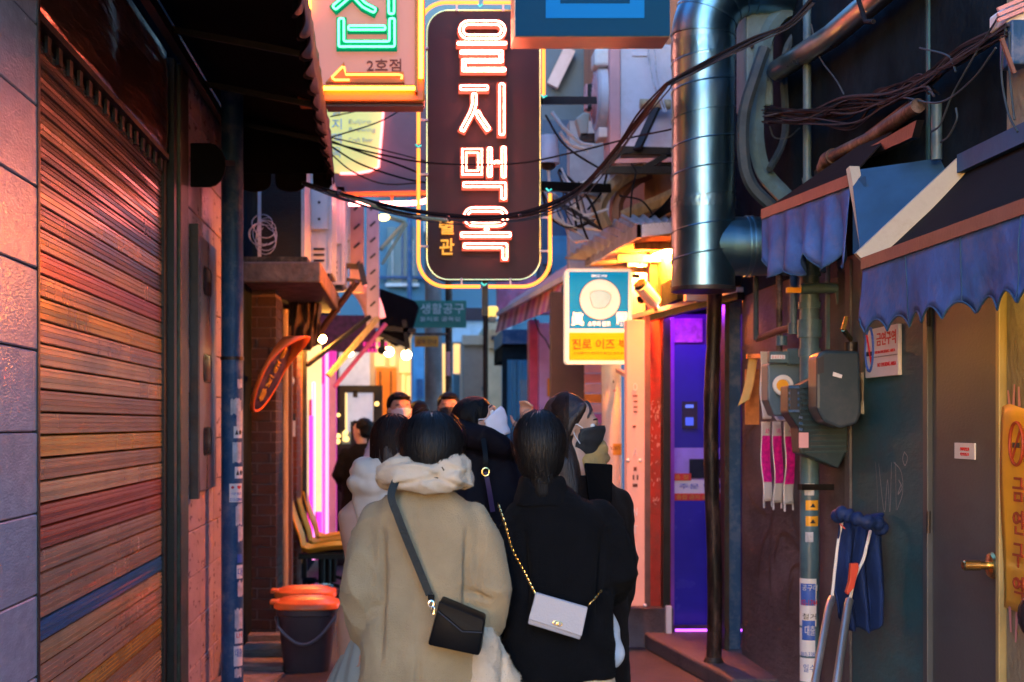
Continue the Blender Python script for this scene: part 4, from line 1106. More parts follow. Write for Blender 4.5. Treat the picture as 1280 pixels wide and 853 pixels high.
# graffiti strokes, sprayed on the wall
def spray(pts, r, mt, nm='graffiti', lab=None):
    """flat paint line on the right wall; pts in photo pixels"""
    P = []
    for (x, y) in pts:
        d = (XR) * FPX / (x - VX)
        P.append(Vector((XR - .002, d, EYE + (VY - y) * d / FPX)))
    P = catmull(P, 8)
    m = MB(); vs = []; fs = []
    for i, p in enumerate(P):
        t = (P[min(i + 1, len(P) - 1)] - P[max(0, i - 1)]).normalized()
        nn = Vector((0, -t.z, t.y)).normalized() * r * (1 + .35 * noise.noise(p * 6))
        vs += [p + nn, p - nn]
        if i: fs.append((2 * i - 2, 2 * i - 1, 2 * i + 1, 2 * i))
    return m.add(vs, fs).build(nm, mt, rw)
gk = pm('faded black spray paint', (.055, .035, .035), .6, var=.4, bump=0)
gw = pm('chalk', (.35, .38, .40), .8, var=.4, bump=0)
for pts in [[(945, 530), (932, 550), (930, 590), (940, 625), (958, 645)], [(947, 725), (952, 685), (964, 662), (962, 700), (964, 745)], [(968, 700), (974, 672), (984, 668), (1000, 690), (1006, 720)],
            [(986, 730), (990, 712), (1000, 706), (1008, 712)], [(985, 770), (986, 745), (992, 722)], [(964, 662), (966, 640), (972, 625)], [(990, 640), (996, 662), (1006, 690)], [(990, 600), (1000, 570), (998, 610), (990, 640)]]:
    spray(pts, .011, gk)
for pts in [[(1095, 578), (1097, 610), (1098, 640)], [(1099, 580), (1106, 640), (1110, 600), (1113, 640), (1115, 578)], [(1120, 578), (1121, 638)], [(1118, 578), (1127, 590), (1129, 615), (1122, 638)], [(1131, 565), (1135, 572), (1132, 582), (1129, 574), (1131, 565)],
            [(1124, 600), (1128, 610), (1123, 618), (1127, 606)]]:
    spray(pts, .0022, gw, 'scratched_letters')
rw_ = None
# steel door
dr = thing('steel_door', 'plain grey steel door with brass lever handle in the right wall', 'door', (XR, 5.5, 0))
def wy(x, X=XR): return X * FPX / (x - VX)
MB().box((XR + .0, wy(1250), .02), (XR + .035, wy(1166), 2.22)).build('leaf', M['door_grey'], dr, bevel=.004)
MB().box((XR - .02, wy(1165), 0), (XR + .04, wy(1159.5), 2.26)).build('frame', M['door_grey'], dr, bevel=.004)
MB().box((XR - .02, wy(1255.5), 0), (XR + .04, wy(1251), 2.26)).build('frame', pm('frame with yellow light', (.35, .27, .12), .4, bump=.05), dr, bevel=.004)  # yellow light on this side is put into the frame colour
hk = at(1241, 707, wy(1241) * (XR - .012) / XR)
MB().lathe(hk, [(.05, .012), (.05, -.004), (.042, -.014), (.02, -.018)], 24, 'X').build('rose', M['brass'], dr, smooth=True)
MB().lathe(hk, [(.015, -.012), (.015, -.045), (.019, -.048), (.019, -.105), (.015, -.11)], 18, 'X').build('handle', M['brass'], dr, smooth=True)
py_ = wy(1208)
MB().box((XR - .006, wy(1220), EYE + (VY - 574) * py_ / FPX), (XR - .0005, wy(1195), EYE + (VY - 554) * py_ / FPX)).build('notice_plate', M['paper'], dr)
text('관계자외출입금지', 'lettering', M['ink_red'], dr, (XR - .0075, py_, EYE + (VY - 561.5) * py_ / FPX), .014, .088, (0, -1, 0), (0, 0, 1), .0008)
text('외부인출입금지', 'lettering', M['ink_red'], dr, (XR - .0075, py_, EYE + (VY - 568) * py_ / FPX), .012, .085, (0, -1, 0), (0, 0, 1), .0008)
for z_ in (.3, 1.15, 2.0): MB().cyl((XR - .012, wy(1164.5), z_), (XR - .012, wy(1164.5), z_ + .09), .009, 10).build('hinge', M['dark_metal'], dr, smooth=True)
MB().box((XR - .03, wy(1250), .0), (XR + .03, wy(1166), .019)).build('threshold', M['dark_metal'], dr)
# painted flat jamb and pilaster left of the door
MB().box((XR - .012, wy(1065), 0), (XR - .0006, wy(1059), 2.4)).build('seam_strip', M['plaster_grey'], rw)

# no smoking sign
ns = thing('no_smoking_sign', 'white no smoking sign with red Korean words under the blue awning', 'sign', (XR, 6.4, 1.8))
ya, yb = wy(1087), wy(1128)
zt = EYE + (VY - 413) * ya / FPX; zb = EYE + (VY - 473) * ya / FPX
MB().box((XR - .02, yb, zb), (XR - .001, ya, zt)).build('plate', M['paper'], ns, bevel=.003)
def on_r(u, v, e=.0215): return (XR - e, ya + (yb - ya) * u, zt + (zb - zt) * v)
hh = zt - zb; ww = ya - yb
text('금연구역', 'lettering', M['ink_red'], ns, on_r(.66, .24), hh * .27, ww * .58, (0, -1, 0), (0, 0, 1), .001, bold=.015)
text('NON-SMOKING AREA', 'lettering', M['ink_red'], ns, on_r(.63, .50), hh * .06, ww * .6, (0, -1, 0), (0, 0, 1), .001)
text('NO SMOKING AREA', 'lettering', M['ink_red'], ns, on_r(.68, .76), hh * .08, ww * .55, (0, -1, 0), (0, 0, 1), .001)
MB().box((XR - .0225, yb, zb + hh * .40), (XR - .0212, ya - ww * .22, zb + hh * .412)).build('divider', M['ink_dark'], ns)
cen = Vector(on_r(.15, .42)); MB().tube([cen + Vector((0, .055 * math.cos(a), .1 * math.sin(a))) for a in [2 * math.pi * k / 28 for k in range(28)]], .007, 6, closed=True).build('ring', M['ink_blue'], ns, smooth=True)
MB().bar(cen + Vector((0, .035, .07)), cen + Vector((0, -.035, -.07)), .012, .004).build('slash', M['ink_red'], ns)
MB().bar(cen + Vector((0, .04, -.02)), cen + Vector((0, -.04, -.02)), .003, .02).build('cigarette', M['ink_dark'], ns)

# yellow banner at the frame edge
bn = thing('yellow_banner', 'yellow vertical no smoking banner with red Korean letters at the right edge', 'banner', (XR, 5.0, .9))
def bfn(u, v):
    y = wy(1257) - (wy(1257) - 4.72) * u
    z = 1.66 - .72 * v
    return (XR - .012 - .008 * math.sin(u * 7 + v * 5), y, z + .01 * math.sin(u * 9) * (v < .01))
MB().grid(bfn, 14, 20).build('cloth', pm('yellow vinyl', (.75, .36, .03), .4, var=.15, bump=.2, bscale=12), bn, smooth=True, solid=.002)
ink_m = pm('brick red print', (.35, .05, .02), .5, bump=0)
MB().tube([Vector((XR - .026, 4.98 + .055 * math.cos(a), 1.53 + .075 * math.sin(a))) for a in [2 * math.pi * k / 24 for k in range(24)]], .006, 6, closed=True).build('ring', ink_m, bn)
MB().bar((XR - .026, 4.945, 1.585), (XR - .026, 5.015, 1.475), .006, .006).build('slash', ink_m, bn)
MB().bar((XR - .026, 5.01, 1.525), (XR - .026, 4.955, 1.525), .003, .018).build('cigarette', M['ink_dark'], bn)
for i, ch in enumerate('금연구역'):
    text(ch, 'lettering', ink_m, bn, (XR - .024, 4.97, 1.37 - i * .115), .085, .085, (0, -1, 0), (0, 0, 1), .002, bold=.01)
tape_m = pm('pink tape', (.6, .25, .25), .4, bump=.2)
for (y0, z0, y1, z1) in ((5.06, 1.66, 5.075, 1.72), (5.03, 1.66, 5.02, 1.74), (4.98, 1.66, 4.985, 1.73), (5.06, .95, 5.05, .86), (5.0, .95, 5.01, .83)):
    MB().grid(lambda u, v: (XR - .015, y0 + (y1 - y0) * v + .022 * (u - .5) * (1 - .4 * v), z0 + (z1 - z0) * v), 2, 4).build('tape', tape_m, bn)
ph = thing('helmet', 'black rounded helmet hanging low at the right edge', 'helmet', at(1284, 735, 4.9)); MB().ball(at(1301, 770, 4.75), .075, 18, 10, (1, .8, 1.2)).build('shell', pm('glossy black shell', (.02, .015, .02), .15, bump=0), ph, smooth=True)

# lamp under the near awning
la = thing('awning_lamp', 'warm bulb under the near blue awning lighting the ochre plaster', 'lamp', (XR - .2, 4.72, 2.0))
MB().ball((XR - .2, 4.70, 2.08), .035).build('bulb', glow('warm bulb', (160,95,18), 1), la, smooth=True)
MB().cyl((XR - .2, 4.70, 2.12), (XR - .2, 4.70, 2.2), .02, 12).build('socket', M['black_metal'], la, smooth=True)
MB().bar((XR - .2, 4.70, 2.2), (XR, 4.70, 2.24), .015, .015).build('arm', M['black_metal'], la)

# ================================================================== awnings on the right
a2 = thing('blue_awning', 'near blue awning with zigzag hem and rust red front bar, upper right', 'awning', (1.95, 4.7, 2.1))
XB = 1.75
MB().bar((XB, 2.6, 2.215), (XB, 5.47, 2.215), .03, .045).build('front_bar', M['rust_bar'], a2)
def val2(u, v):
    y = 5.47 - 2.9 * u
    f = (y * 5.2) % 1
    drop = .212 + .05 * (1 - abs(math.sin(math.pi * f)) ** .8)
    if u < .012: drop = .20
    x = XB - .006 + .018 * math.sin(y * 9) * v + .012 * noise.noise(Vector((y * 4, v * 2, 0))) * v
    return (x, y, 2.20 - drop * v)
MB().grid(val2, 220, 8).build('valance', M['canvas_lilac'], a2, smooth=True, solid=.002)
MB().tube([Vector(val2(k / 220, 1)) + Vector((-.002, 0, 0)) for k in range(221)], .0035, 5).build('hem', M['canvas_blue'], a2, smooth=True)
for y_ in (5.0, 4.5, 4.05): MB().tube([Vector(val2((5.47 - y_) / 2.9, v / 6)) + Vector((-.003, 0, 0)) for v in range(7)], .0022, 4).build('seam', M['canvas_blue'], a2, smooth=True)
MB().grid(lambda u, v: (XB + (.06 - .05 * v) * u, 5.47 + .05 * u * v, 2.2 - .24 * v - .03 * abs(math.sin(u * 6)) * v), 16, 6).build('corner_flap', M['canvas_blue'], a2, smooth=True, solid=.002)
MB().grid(lambda u, v: (XB + .03 + (XR - XB - .03) * u, 5.45 - 2.9 * v, 2.22 + .36 * u - .015 * math.sin(u * 3.14)), 8, 30).build('canopy', M['canvas_black'], a2, smooth=True, solid=.004)
MB().bar((XB - .005, 5.49, 2.23), (XR - .01, 5.49, 2.60), .03, .075).build('rafter', M['cream_metal'], a2)
MB().bar((XB + .06, 5.44, 2.20), (XR - .0, 4.3, 2.42), .016, .016).build('stay_rod', M['pipe_blue'], a2)
MB().bar((XR - .02, 2.6, 2.60), (XR - .02, 5.47, 2.60), .05, .07).build('wall_bar', M['canvas_blue'], a2)
MB().add([at(1064, 214, 6.0), at(1219, 192, 5.72), at(1219, 203, 5.6), at(1086, 316, 5.56), at(1076, 318, 5.62)], [(0, 1, 2, 3, 4)]).build('side_sheet', M['canvas_blue'], a2, solid=.004)

a1 = thing('blue_awning', 'farther blue awning with pink lit scalloped hem, beside the steel duct', 'awning', at(1010, 250, 6.6))
MB().bar(at(955, 268, 7.2), at(1064, 226, 6.0), .03, .05).build('front_bar', M['rust_bar'], a1)
MB().bar(at(1066, 210, 5.97), at(1085, 318, 5.85), .045, .03).build('corner_post', M['cream_metal'], a1)
def val1(u, v):
    a = at(955, 270, 7.2).lerp(at(1066, 230, 6.0), u)
    f = (u * 3.4) % 1
    drop = .22 + .10 * math.sin(math.pi * f) ** .7 + .04 * u
    wv = .035 * math.sin(u * 30) * v
    return a + Vector((-.01 + wv, wv * .4, -drop * v))
MB().grid(val1, 120, 8).build('valance', M['canvas_lilac'], a1, smooth=True, solid=.002)
MB().tube([Vector(val1(k / 120, 1)) + Vector((-.002, 0, 0)) for k in range(121)], .0035, 5).build('hem', M['canvas_blue'], a1, smooth=True)
MB().add([at(955, 264, 7.22), at(1064, 222, 6.02), Vector((XR - .02, 6.05, 2.93)), Vector((XR - .02, 7.35, 2.88))], [(0, 1, 2, 3)]).build('canopy', M['canvas_black'], a1, solid=.006)
MB().bar(Vector((XR - .03, 7.4, 2.90)), Vector((XR - .03, 6.0, 2.95)), .03, .03).build('wall_bar', M['dark_metal'], a1)
MB().grid(lambda u, v: at(1066 + 16 * u, 226 + 92 * v - 6 * u, 5.98 - .1 * u), 3, 8).build('end_sheet', M['canvas_blue'], a1, smooth=True)

# ================================================================== spiral duct
du = thing('spiral_duct', 'large galvanised spiral ventilation duct with elbow and side branch', 'duct', at(879, 362, 8))
DX = at(879, 0, 8).x; DR = .175; zb_ = at(0, 362, 8).z; zt_ = at(0, 45, 8).z
MB().tube([(DX, 8, zb_), (DX, 8, zt_)], DR, 48).build('vertical_pipe', M['galv'], du, smooth=True)
MB().lathe((DX, 8, zb_), [(DR + .006, -.012), (DR + .008, 0), (DR + .006, .012)], 48).build('end_cap', M['dark_metal'], du, smooth=True)
hel = []
turns = (zt_ - zb_ - .1) / .158
for k in range(int(turns * 40)):
    a = 2 * math.pi * k / 40
    hel.append((DX + (DR + .001) * math.cos(a), 8 + (DR + .001) * math.sin(a), zb_ + .08 + .158 * k / 40))
MB().tube(hel, .0045, 5).build('spiral_seam', M['galv'], du, smooth=True)
R_ = .30
elb = []
for k in range(13):
    a = math.pi / 2 * k / 12
    elb.append((DX + R_ - R_ * math.cos(a), 8 - 0.0, zt_ + R_ * math.sin(a)))
elb += [(DX + R_ + .45, 8, zt_ + R_), (DX + R_ + 1.5, 8.0, zt_ + R_ + .02)]
MB().tube(elb, DR, 40).build('elbow', M['galv'], du, smooth=True, sharp=70)
for k in (0, 3, 6, 9, 12):
    p = Vector(elb[k]); t = (Vector(elb[k + 1]) - Vector(elb[max(k - 1, 0)])).normalized()
    MB().tube([p - t * .006, p + t * .006], DR + .006, 40).build('seam_ring', M['galv'], du, smooth=True)
bz = at(0, 308, 8).z
MB().tube([(DX, 8, bz), (DX + .62, 8, bz)], .165, 40).build('branch', M['galv'], du, smooth=True)
for xx in (.235, .26):
    MB().tube([(DX + xx, 8, bz), (DX + xx + .012, 8, bz)], .172, 40).build('seam_ring', M['galv'], du, smooth=True)
# wrinkled tape bands
for (y0, y1) in ((53, 76), (247, 262)):
    za, zc = at(0, y1, 8).z, at(0, y0, 8).z
    MB().grid(lambda u, v: (DX + (DR + .003 + .004 * abs(noise.noise(Vector((u * 60, v * 6, y0))))) * math.cos(2 * math.pi * u), 8 + (DR + .003 + .004 * abs(noise.noise(Vector((u * 60, v * 6, y0))))) * math.sin(2 * math.pi * u), za + (zc - za) * v), 140, 8).build('tape_band', M['galv'], du, smooth=True)

# small hoods and conduits right of the duct
mbx = thing('junction_panel', 'tall pale blue metal panel between the duct and the conduits', 'panel', at(950, 130, 8.4))
MB().box(at(933, 132, 8.0), at(967, 14, 8.0) + Vector((0, .25, 0))).build('case', M['pipe_blue'], mbx, bevel=.01)
MB().ball(at(940, 58, 7.98), .012, 8, 6).build('bolt', M['ink_dark'], mbx)
for nm, pts, r_, mk, lab in [
    ('conduit', [(1006, 8, 8.0), (975, 20, 8.0), (955, 55, 8.0), (948, 110, 8.0), (945, 170, 8.0), (955, 215, 8.0), (985, 250, 7.9)], .05, 'pipe_blue', 'thick blue conduit curving down right of the spiral duct'),
    ('conduit', [(956, 60, 7.8), (944, 95, 7.8), (930, 145, 7.8), (930, 200, 7.8), (940, 232, 7.8), (962, 255, 7.8), (975, 262, 7.8)], .034, 'pipe_grey', 'grey ribbed conduit hugging the duct, outermost on the left'),
    ('conduit', [(1020, 26, 8.0), (992, 46, 8.0), (980, 80, 8.0), (982, 150, 8.0), (978, 180, 8.0), (962, 212, 7.9)], .022, 'pipe_grey', 'thin bent grey conduit between blue conduit and straight blue pipe')]:
    cable(pts, r_, mk, lab, nm=nm, grp=False)
for o in [x for x in C.objects if x.name.startswith('conduit')]: o['category'] = 'conduit'
vp = thing('blue_pipe', 'straight thin blue pipe running down to the farther awning', 'pipe', at(1009, 232, 7.4))
MB().cyl(at(1009, 228, 7.4), at(1009, -60, 7.4), .021, 14).build('shaft', M['pipe_blue'], vp, smooth=True)
MB().tube([at(1009, 222, 7.4), at(1010, 230, 7.4), at(1016, 236, 7.4)], .027, 12).build('elbow', M['pipe_blue'], vp, smooth=True)
MB().cyl(at(1171, 200, 5.7), at(1171, 130, 5.7), .021, 12).build('pipe_stub', M['pipe_blue'], smooth=True, label='short blue pipe stub rising behind the near awning', category='pipe')
dp = thing('diagonal_duct', 'glossy round duct reflecting coloured light, slanting along the upper wall', 'duct', at(1040, 60, 7.6))
atw = lambda x, y, off=.1: at(x, y, (XR - off) * FPX / (x - VX))
irid = pm('reflective duct', (.22, .22, .22), .3, metal=1.0, var=.3, scale=5, bump=.6, bscale=6, stretch=(1, .4, 1))
MB().tube([atw(972, 88), atw(1040, 45), atw(1150, -50)], .058, 24).build('pipe', irid, dp, smooth=True)
MB().tube([atw(1070, -10, .2), atw(1078, 15, .2), atw(1082, 27, .2), atw(1092, 27, .2)], .01, 8).build('hanger', M['cable'], dp, smooth=True)
hb = thing('rusty_pipe', 'dark rusty pipe slanting down behind the farther awning', 'pipe', at(1090, 180, 6.6))
MB().tube([atw(1036, 198), atw(1090, 172), atw(1148, 132)], .03, 14).build('shaft', M['rust'], hb, smooth=True)
MB().tube([atw(1030, 212), atw(1034, 200), atw(1042, 195)], .038, 14).build('elbow', M['rust'], hb, smooth=True)
MB().prism([atw(1030, 216, .15), atw(1146, 150, .15), atw(1140, 172, .15), atw(1100, 190, .15)], (.03, 0, 0)).build('bracket_plate', M['black_metal'], hb)

# bundle of loose cables on the upper right wall
wb = thing('cable_bundle', 'messy bundle of loose dark cables on the upper right wall', 'cable', at(1100, 140, 6.8))
rnd = random.Random(4)
for i in range(24):
    j = lambda s: rnd.uniform(-s, s)
    P = [(958 + j(6), 143 + j(12), 7.6 + j(.1)), (1010 + j(8), 146 + j(9), 7.2 + j(.1)), (1062 + j(10), 133 + j(12), 6.9), (1105 + j(12), 122 + j(11), 6.6 + j(.1)), (1150 + j(10), 104 + j(12), 6.3), (1200 + j(10), 72 + j(11), 6.0), (1262 + j(6), 36 + j(8), 5.6)]
    if i % 4 == 0: P = P[:5] + [(1168 + j(10), 112 + j(10), 6.2)]
    if i % 5 == 1: P[2] = (P[2][0], P[2][1] + 22, 6.8)
    MB().tube(catmull([at(p[0], p[1], min(p[2], (XR - .06 - .02 * (i % 3)) * FPX / (p[0] - VX))) for p in P], 9), rnd.choice([.003, .004, .005, .006]), 5).build('cable', rnd.choice([M['cable'], M['cable'], M['cable_grey'], M['cable_brown']]), wb, smooth=True)
for P in [[(1250, 18, 5.8), (1218, 70, 5.9), (1190, 120, 6.0), (1176, 155, 6.0), (1164, 165, 6.0)], [(1245, 60, 5.8), (1215, 100, 5.9), (1175, 128, 6.0), (1130, 122, 6.1)], [(1014, 30, 7.2), (1024, 70, 7.2), (1045, 100, 7.1), (1055, 118, 7.0)],
          [(1258, 30, 5.6), (1252, 90, 5.6), (1260, 140, 5.6), (1272, 165, 5.6)], [(1262, 40, 5.6), (1262, 90, 5.6), (1268, 150, 5.6)], [(962, 158, 7.6), (968, 172, 7.6), (985, 172, 7.5), (1000, 160, 7.4)], [(985, 165, 7.5), (975, 190, 7.5), (962, 215, 7.6)],
          [(1195, 135, 6.0), (1196, 150, 6.0), (1186, 170, 6.0), (1176, 178, 6.0)], [(1150, 60, 6.4), (1185, 70, 6.3), (1195, 90, 6.1)]]:
    MB().tube(catmull([at(p[0], p[1], min(p[2], (XR - .1) * FPX / (p[0] - VX))) for p in P], 9), .004, 6).build('cable', M['pipe_grey'], wb, smooth=True)
ub = thing('white_wall_box', 'pale ribbed plastic box fixed at the top right corner', 'box', at(1268, 60, 5.2))
MB().box(at(1258, 28, 4.9), at(1290, 6, 4.9) + Vector((0, .15, 0))).build('cover', M['white_plastic'], ub, bevel=.01)
for k in range(3): MB().bar(at(1247, 26 - k * 7, 4.88), at(1290, 8 - k * 7, 4.88), .012, .012).build('rib', M['pink_paint'], ub)
MB().box(at(1264, 80, 4.86), at(1290, 24, 4.86) + Vector((0, .1, 0))).build('door', M['pole_blue'], ub, bevel=.008)
MB().bar(at(1268, 92, 4.8), at(1252, 48, 4.8), .012, .012).build('cable_clip', M['rust_bar'], ub)

# ================================================================== gas meters, pipes, posters
dpz = thing('drain_pipe', 'thick blue grey drainpipe with collars and stickers on the right wall', 'pipe', at(1012, 900, 7.2))
dxx = at(1012, 0, 7.2).x
MB().cyl((dxx, 7.2, 0), (dxx, 7.2, 2.46), .048, 24).build('shaft', M['pipe_blue'], dpz, smooth=True)
for (y0, y1, r_) in ((312, 330, .062), (338, 346, .056), (378, 386, .056), (400, 422, .06), (436, 446, .055)):
    MB().cyl((dxx, 7.2, at(0, y1, 7.2).z), (dxx, 7.2, at(0, y0, 7.2).z), r_, 24).build('collar', M['pipe_blue'], dpz, smooth=True)
MB().tube([at(1000, 361, 7.15), at(1044, 360, 7.15), at(1050, 363, 7.15), at(1052, 380, 7.15)], .026, 14).build('side_pipe', M['pipe_blue'], dpz, smooth=True)
MB().box(at(984, 366, 7.1), at(1000, 360, 7.13)).build('valve_handle', M['yellow_plastic'], dpz, bevel=.003)
MB().bar(at(1000, 609, 7.12), at(1052, 609, 7.25), .03, .03).build('wall_clamp', M['dark_metal'], dpz)
MB().cyl((dxx, 7.2, at(0, 611, 7.2).z), (dxx, 7.2, at(0, 607, 7.2).z), .054, 24).build('clamp_ring', M['dark_metal'], dpz, smooth=True)
for (z, h, w, mk, a0) in [(1.19, .05, .07, 'yellow_plastic', .35), (1.11, .05, .07, 'yellow_plastic', .35), (1.27, .06, .05, 'paper_torn', .0), (1.03, .05, .04, 'paper_torn', .0), (.74, .11, .085, 'ink_blue', -.2), (.70, .24, .11, 'paper', -.35), (.50, .14, .1, 'paper', -.4), (.36, .12, .1, 'paper', -.3), (.22, .12, .1, 'paper', -.35), (.56, .1, .07, 'ink_blue', -.1), (.10, .1, .1, 'paper', -.3)]:
    sticker(0, z, w, h, M[mk], parent=dpz, a0=a0 - .3, R0=.0486 + (.0006 if mk == 'ink_blue' else 0), px=dxx, py=7.2)
for s_, z, h, w, mk, a0 in [('공구대', .775, .03, .08, 'paper', -.4), ('02-1744', .70, .028, .085, 'ink_red', -.5), ('철거', .63, .03, .07, 'ink_dark', -.5), ('대출', .56, .05, .05, 'paper', -.4), ('010-3382', .44, .022, .085, 'ink_blue', -.6), ('일수', .37, .04, .06, 'ink_blue', -.5), ('55.5%', .28, .035, .085, 'ink_dark', -.6), ('5', .20, .05, .03, 'ink_red', -.8), ('▲', 1.19, .02, .03, 'ink_dark', .1), ('▲', 1.11, .02, .03, 'ink_dark', .1)]:
    wrapped_print(s_, z, h, w, M[mk], a0 * .6, .0502, dxx, 7.2, dpz)
for nm, px0, y0, y1, d, r_, mk, lab in [('side_pipe', 1040, 300, 437, 7.3, .033, 'pipe_blue', 'blue pipe right of the thick drainpipe above the gas meter covers'), ('side_pipe', 1064, 300, 440, 7.2, .018, 'pipe_blue', 'thin blue pipe under the far end of the near awning'),
                                    ('side_pipe', 945, 345, 425, 8.2, .015, 'pipe_grey', 'short thin dark pipe at the left edge of the concrete wall'), ('side_pipe', 974, 340, 445, 8.0, .018, 'rust', 'thin rusty pipe above the round gas dial'), ('side_pipe', 992, 345, 415, 7.6, .02, 'pipe_blue', 'short blue pipe between rusty pipe and drainpipe')]:
    simple(nm, lab, 'pipe', MB().cyl(at(px0, y1, d), at(px0, y0, d), r_, 14), M[mk])
simple('copper_pipe', 'copper coloured horizontal pipe above the hanging posters', 'pipe', MB().tube([at(944, 424, 8.2), at(950, 423, 8.2), at(972, 414, 8.0), at(988, 410, 7.8)], .02, 10), M['rust_bar'])
for i in range(2):
    simple('pipe_collar', ['blue joint at the foot of the short pipe beside the drainpipe', 'blue joint under the copper pipe'][i], 'pipe', MB().cyl(at([992, 977][i], [418, 432][i], 7.6), at([992, 977][i], [404, 420][i], 7.6), .03, 14), M['pipe_blue'])

M['rib_blue'] = pm('rib plastic', (.014, .045, .065), .45, bump=0)
g1 = thing('gas_meter_cover', 'ribbed dark grey gas meter cover, the lower of the two', 'meter', at(1030, 585, 7.1))
poly = [(985, 482), (1000, 481), (1022, 470), (1060, 476), (1060, 562), (1048, 586), (1014, 572), (1000, 567), (998, 535), (985, 516)]
MB().prism([at(x, y, 6.95) for x, y in poly], (.02, .22, 0)).build('shell', pm('dark meter plastic', (.012, .034, .05), .4, var=.15, bump=.05, dirt=(.09, .08, .08), dscale=7), g1, bevel=.008)
for k in range(13):
    y = 484 + k * 6.8
    xl = 1001 if y < 518 else 1001 + (y - 518) * .18 if y < 545 else 1006
    MB().bar(at(xl, y, 6.94), at(1059, y - 1, 6.94), .012, .009).build('rib', M['rib_blue'], g1)
for k in range(11):
    if 2 < k < 0: continue
    y = 484 + k * 7.5
    MB().bar(at(986 if y < 520 else 999, y, 6.93), at(999 if y < 520 else 1003, y + (0 if y < 520 else 1), 6.93), .008, .012).build('grille_bar', M['pole_blue'], g1)
MB().prism([at(x, y, 6.925) for x, y in [(988, 487), (997, 486), (997, 512), (988, 512)]], (0, .01, 0)).build('window', M['ink_dark'], g1)
MB().box(at(999, 560, 6.9), at(1010, 541, 6.91)).build('red_label', M['pink_paint'], g1)
g2 = thing('gas_meter_cover', 'smooth grey gas meter cover with small window, the upper of the two', 'meter', at(1050, 535, 6.7))
poly = [(1021, 444), (1030, 438), (1075, 439), (1077, 516), (1072, 530), (1050, 536), (1030, 528), (1021, 512)]
MB().prism([at(x, y, 6.6) for x, y in poly], (.02, .22, 0)).build('shell', pm('grey meter plastic', (.022, .045, .066), .35, var=.1, bump=.05, dirt=(.07, .07, .08), dscale=6), g2, bevel=.014)
MB().prism([at(x, y, 6.596) for x, y in [(1022, 448), (1030, 445), (1030, 466), (1022, 468)]], (0, .01, 0)).build('window', M['ink_dark'], g2)
MB().prism([at(x, y, 6.594) for x, y in [(1042, 465), (1053, 469), (1052, 473), (1041, 470)]], (0, .004, 0)).build('label', M['paper'], g2)
MB().cyl(at(1064, 440, 6.7), at(1064, 428, 6.7), .03, 14).build('gas_inlet', M['dark_metal'], g2, smooth=True)
MB().bar(at(1064, 425, 6.68), at(1054, 412, 6.6), .014, .02).bar(at(1054, 412, 6.6), at(1058, 396, 6.6), .012, .018).build('valve_lever', M['brass'], g2)
MB().tube([at(1077, 466, 6.75), at(1082, 475, 6.75), at(1083, 500, 6.75), at(1078, 518, 6.75)], .022, 10).build('side_housing', M['cream_metal'], g2, smooth=True)
dm = thing('dial_meter', 'old round gas dial meter with pale ring and yellow centre', 'meter', at(977, 522, 7.6))
MB().prism([at(x, y, 7.6) for x, y in [(960, 455), (1000, 452), (1002, 505), (990, 520), (968, 520), (960, 500)]], (0, .15, 0)).build('body', pm('pale meter casing', (.09, .15, .2), .4, var=.1, bump=.05), dm, bevel=.01)
MB().lathe(at(977, 482, 7.6), [(.056, -.03), (.052, -.038), (.034, -.038), (.03, -.03), (.03, -.02), (.0, -.02)], 28, 'Y').build('ring', M['white_plastic'], dm, smooth=True)
MB().lathe(at(978, 482, 7.565), [(.032, -.004), (.032, 0)], 24, 'Y').build('dial_face', M['yellow_plastic'], dm, smooth=True)
MB().box(at(962, 454, 7.55), at(984, 440, 7.6)).build('counter_box', M['pipe_blue'], dm, bevel=.006)
MB().box(at(964, 449, 7.54), at(981, 444, 7.549)).build('counter_window', M['paper'], dm)
text('0 4 7 1 2', 'lettering', M['ink_red'], dm, at(972.5, 446.5, 7.535), .014, .06, ext=.001)
MB().box(at(984, 456, 7.56), at(998, 437, 7.66)).build('side_box', M['pipe_blue'], dm, bevel=.006)

def wall_sheet(name, label, x0, x1, y0, y1, matl, cat='poster', group=None, curl=.03, prints=(), parent_mat=None, off=0.03, X=XR):
    t = thing(name, label, cat, (X - off, wy((x0 + x1) / 2, X), at(0, y1, wy(x0, X)).z), group)
    # sheets hang a little off the wall and face half toward the camera
    dmid = wy((x0 + x1) / 2, X - off)
    a = at(x0, y0, dmid); b_ = at(x1, y0, dmid - .0)
    w = (b_ - a).length; h = at(0, y0, dmid).z - at(0, y1, dmid).z
    def fn(u, v): return Vector((a.x + w * (u - .0), dmid - .05 + .12 * u * .4 + curl * math.sin(v * 5 + x0) * .6 - .02 * v, a.z - h * v)) + Vector((.004 * math.sin(v * 9 + x0), 0, 0))
    MB().grid(fn, 6, 24).build('sheet', matl, t, smooth=True, solid=.0015)
    for (u0, u1, v0, v1, pm_) in prints:
        MB().grid(lambda u, v: fn(u0 + (u1 - u0) * u, v0 + (v1 - v0) * v) + Vector((0, -.0022, 0)), 4, 12).build('print', M[pm_], t, smooth=True)
    return t, fn
pg = 'narrow posters hanging under the dial meter'
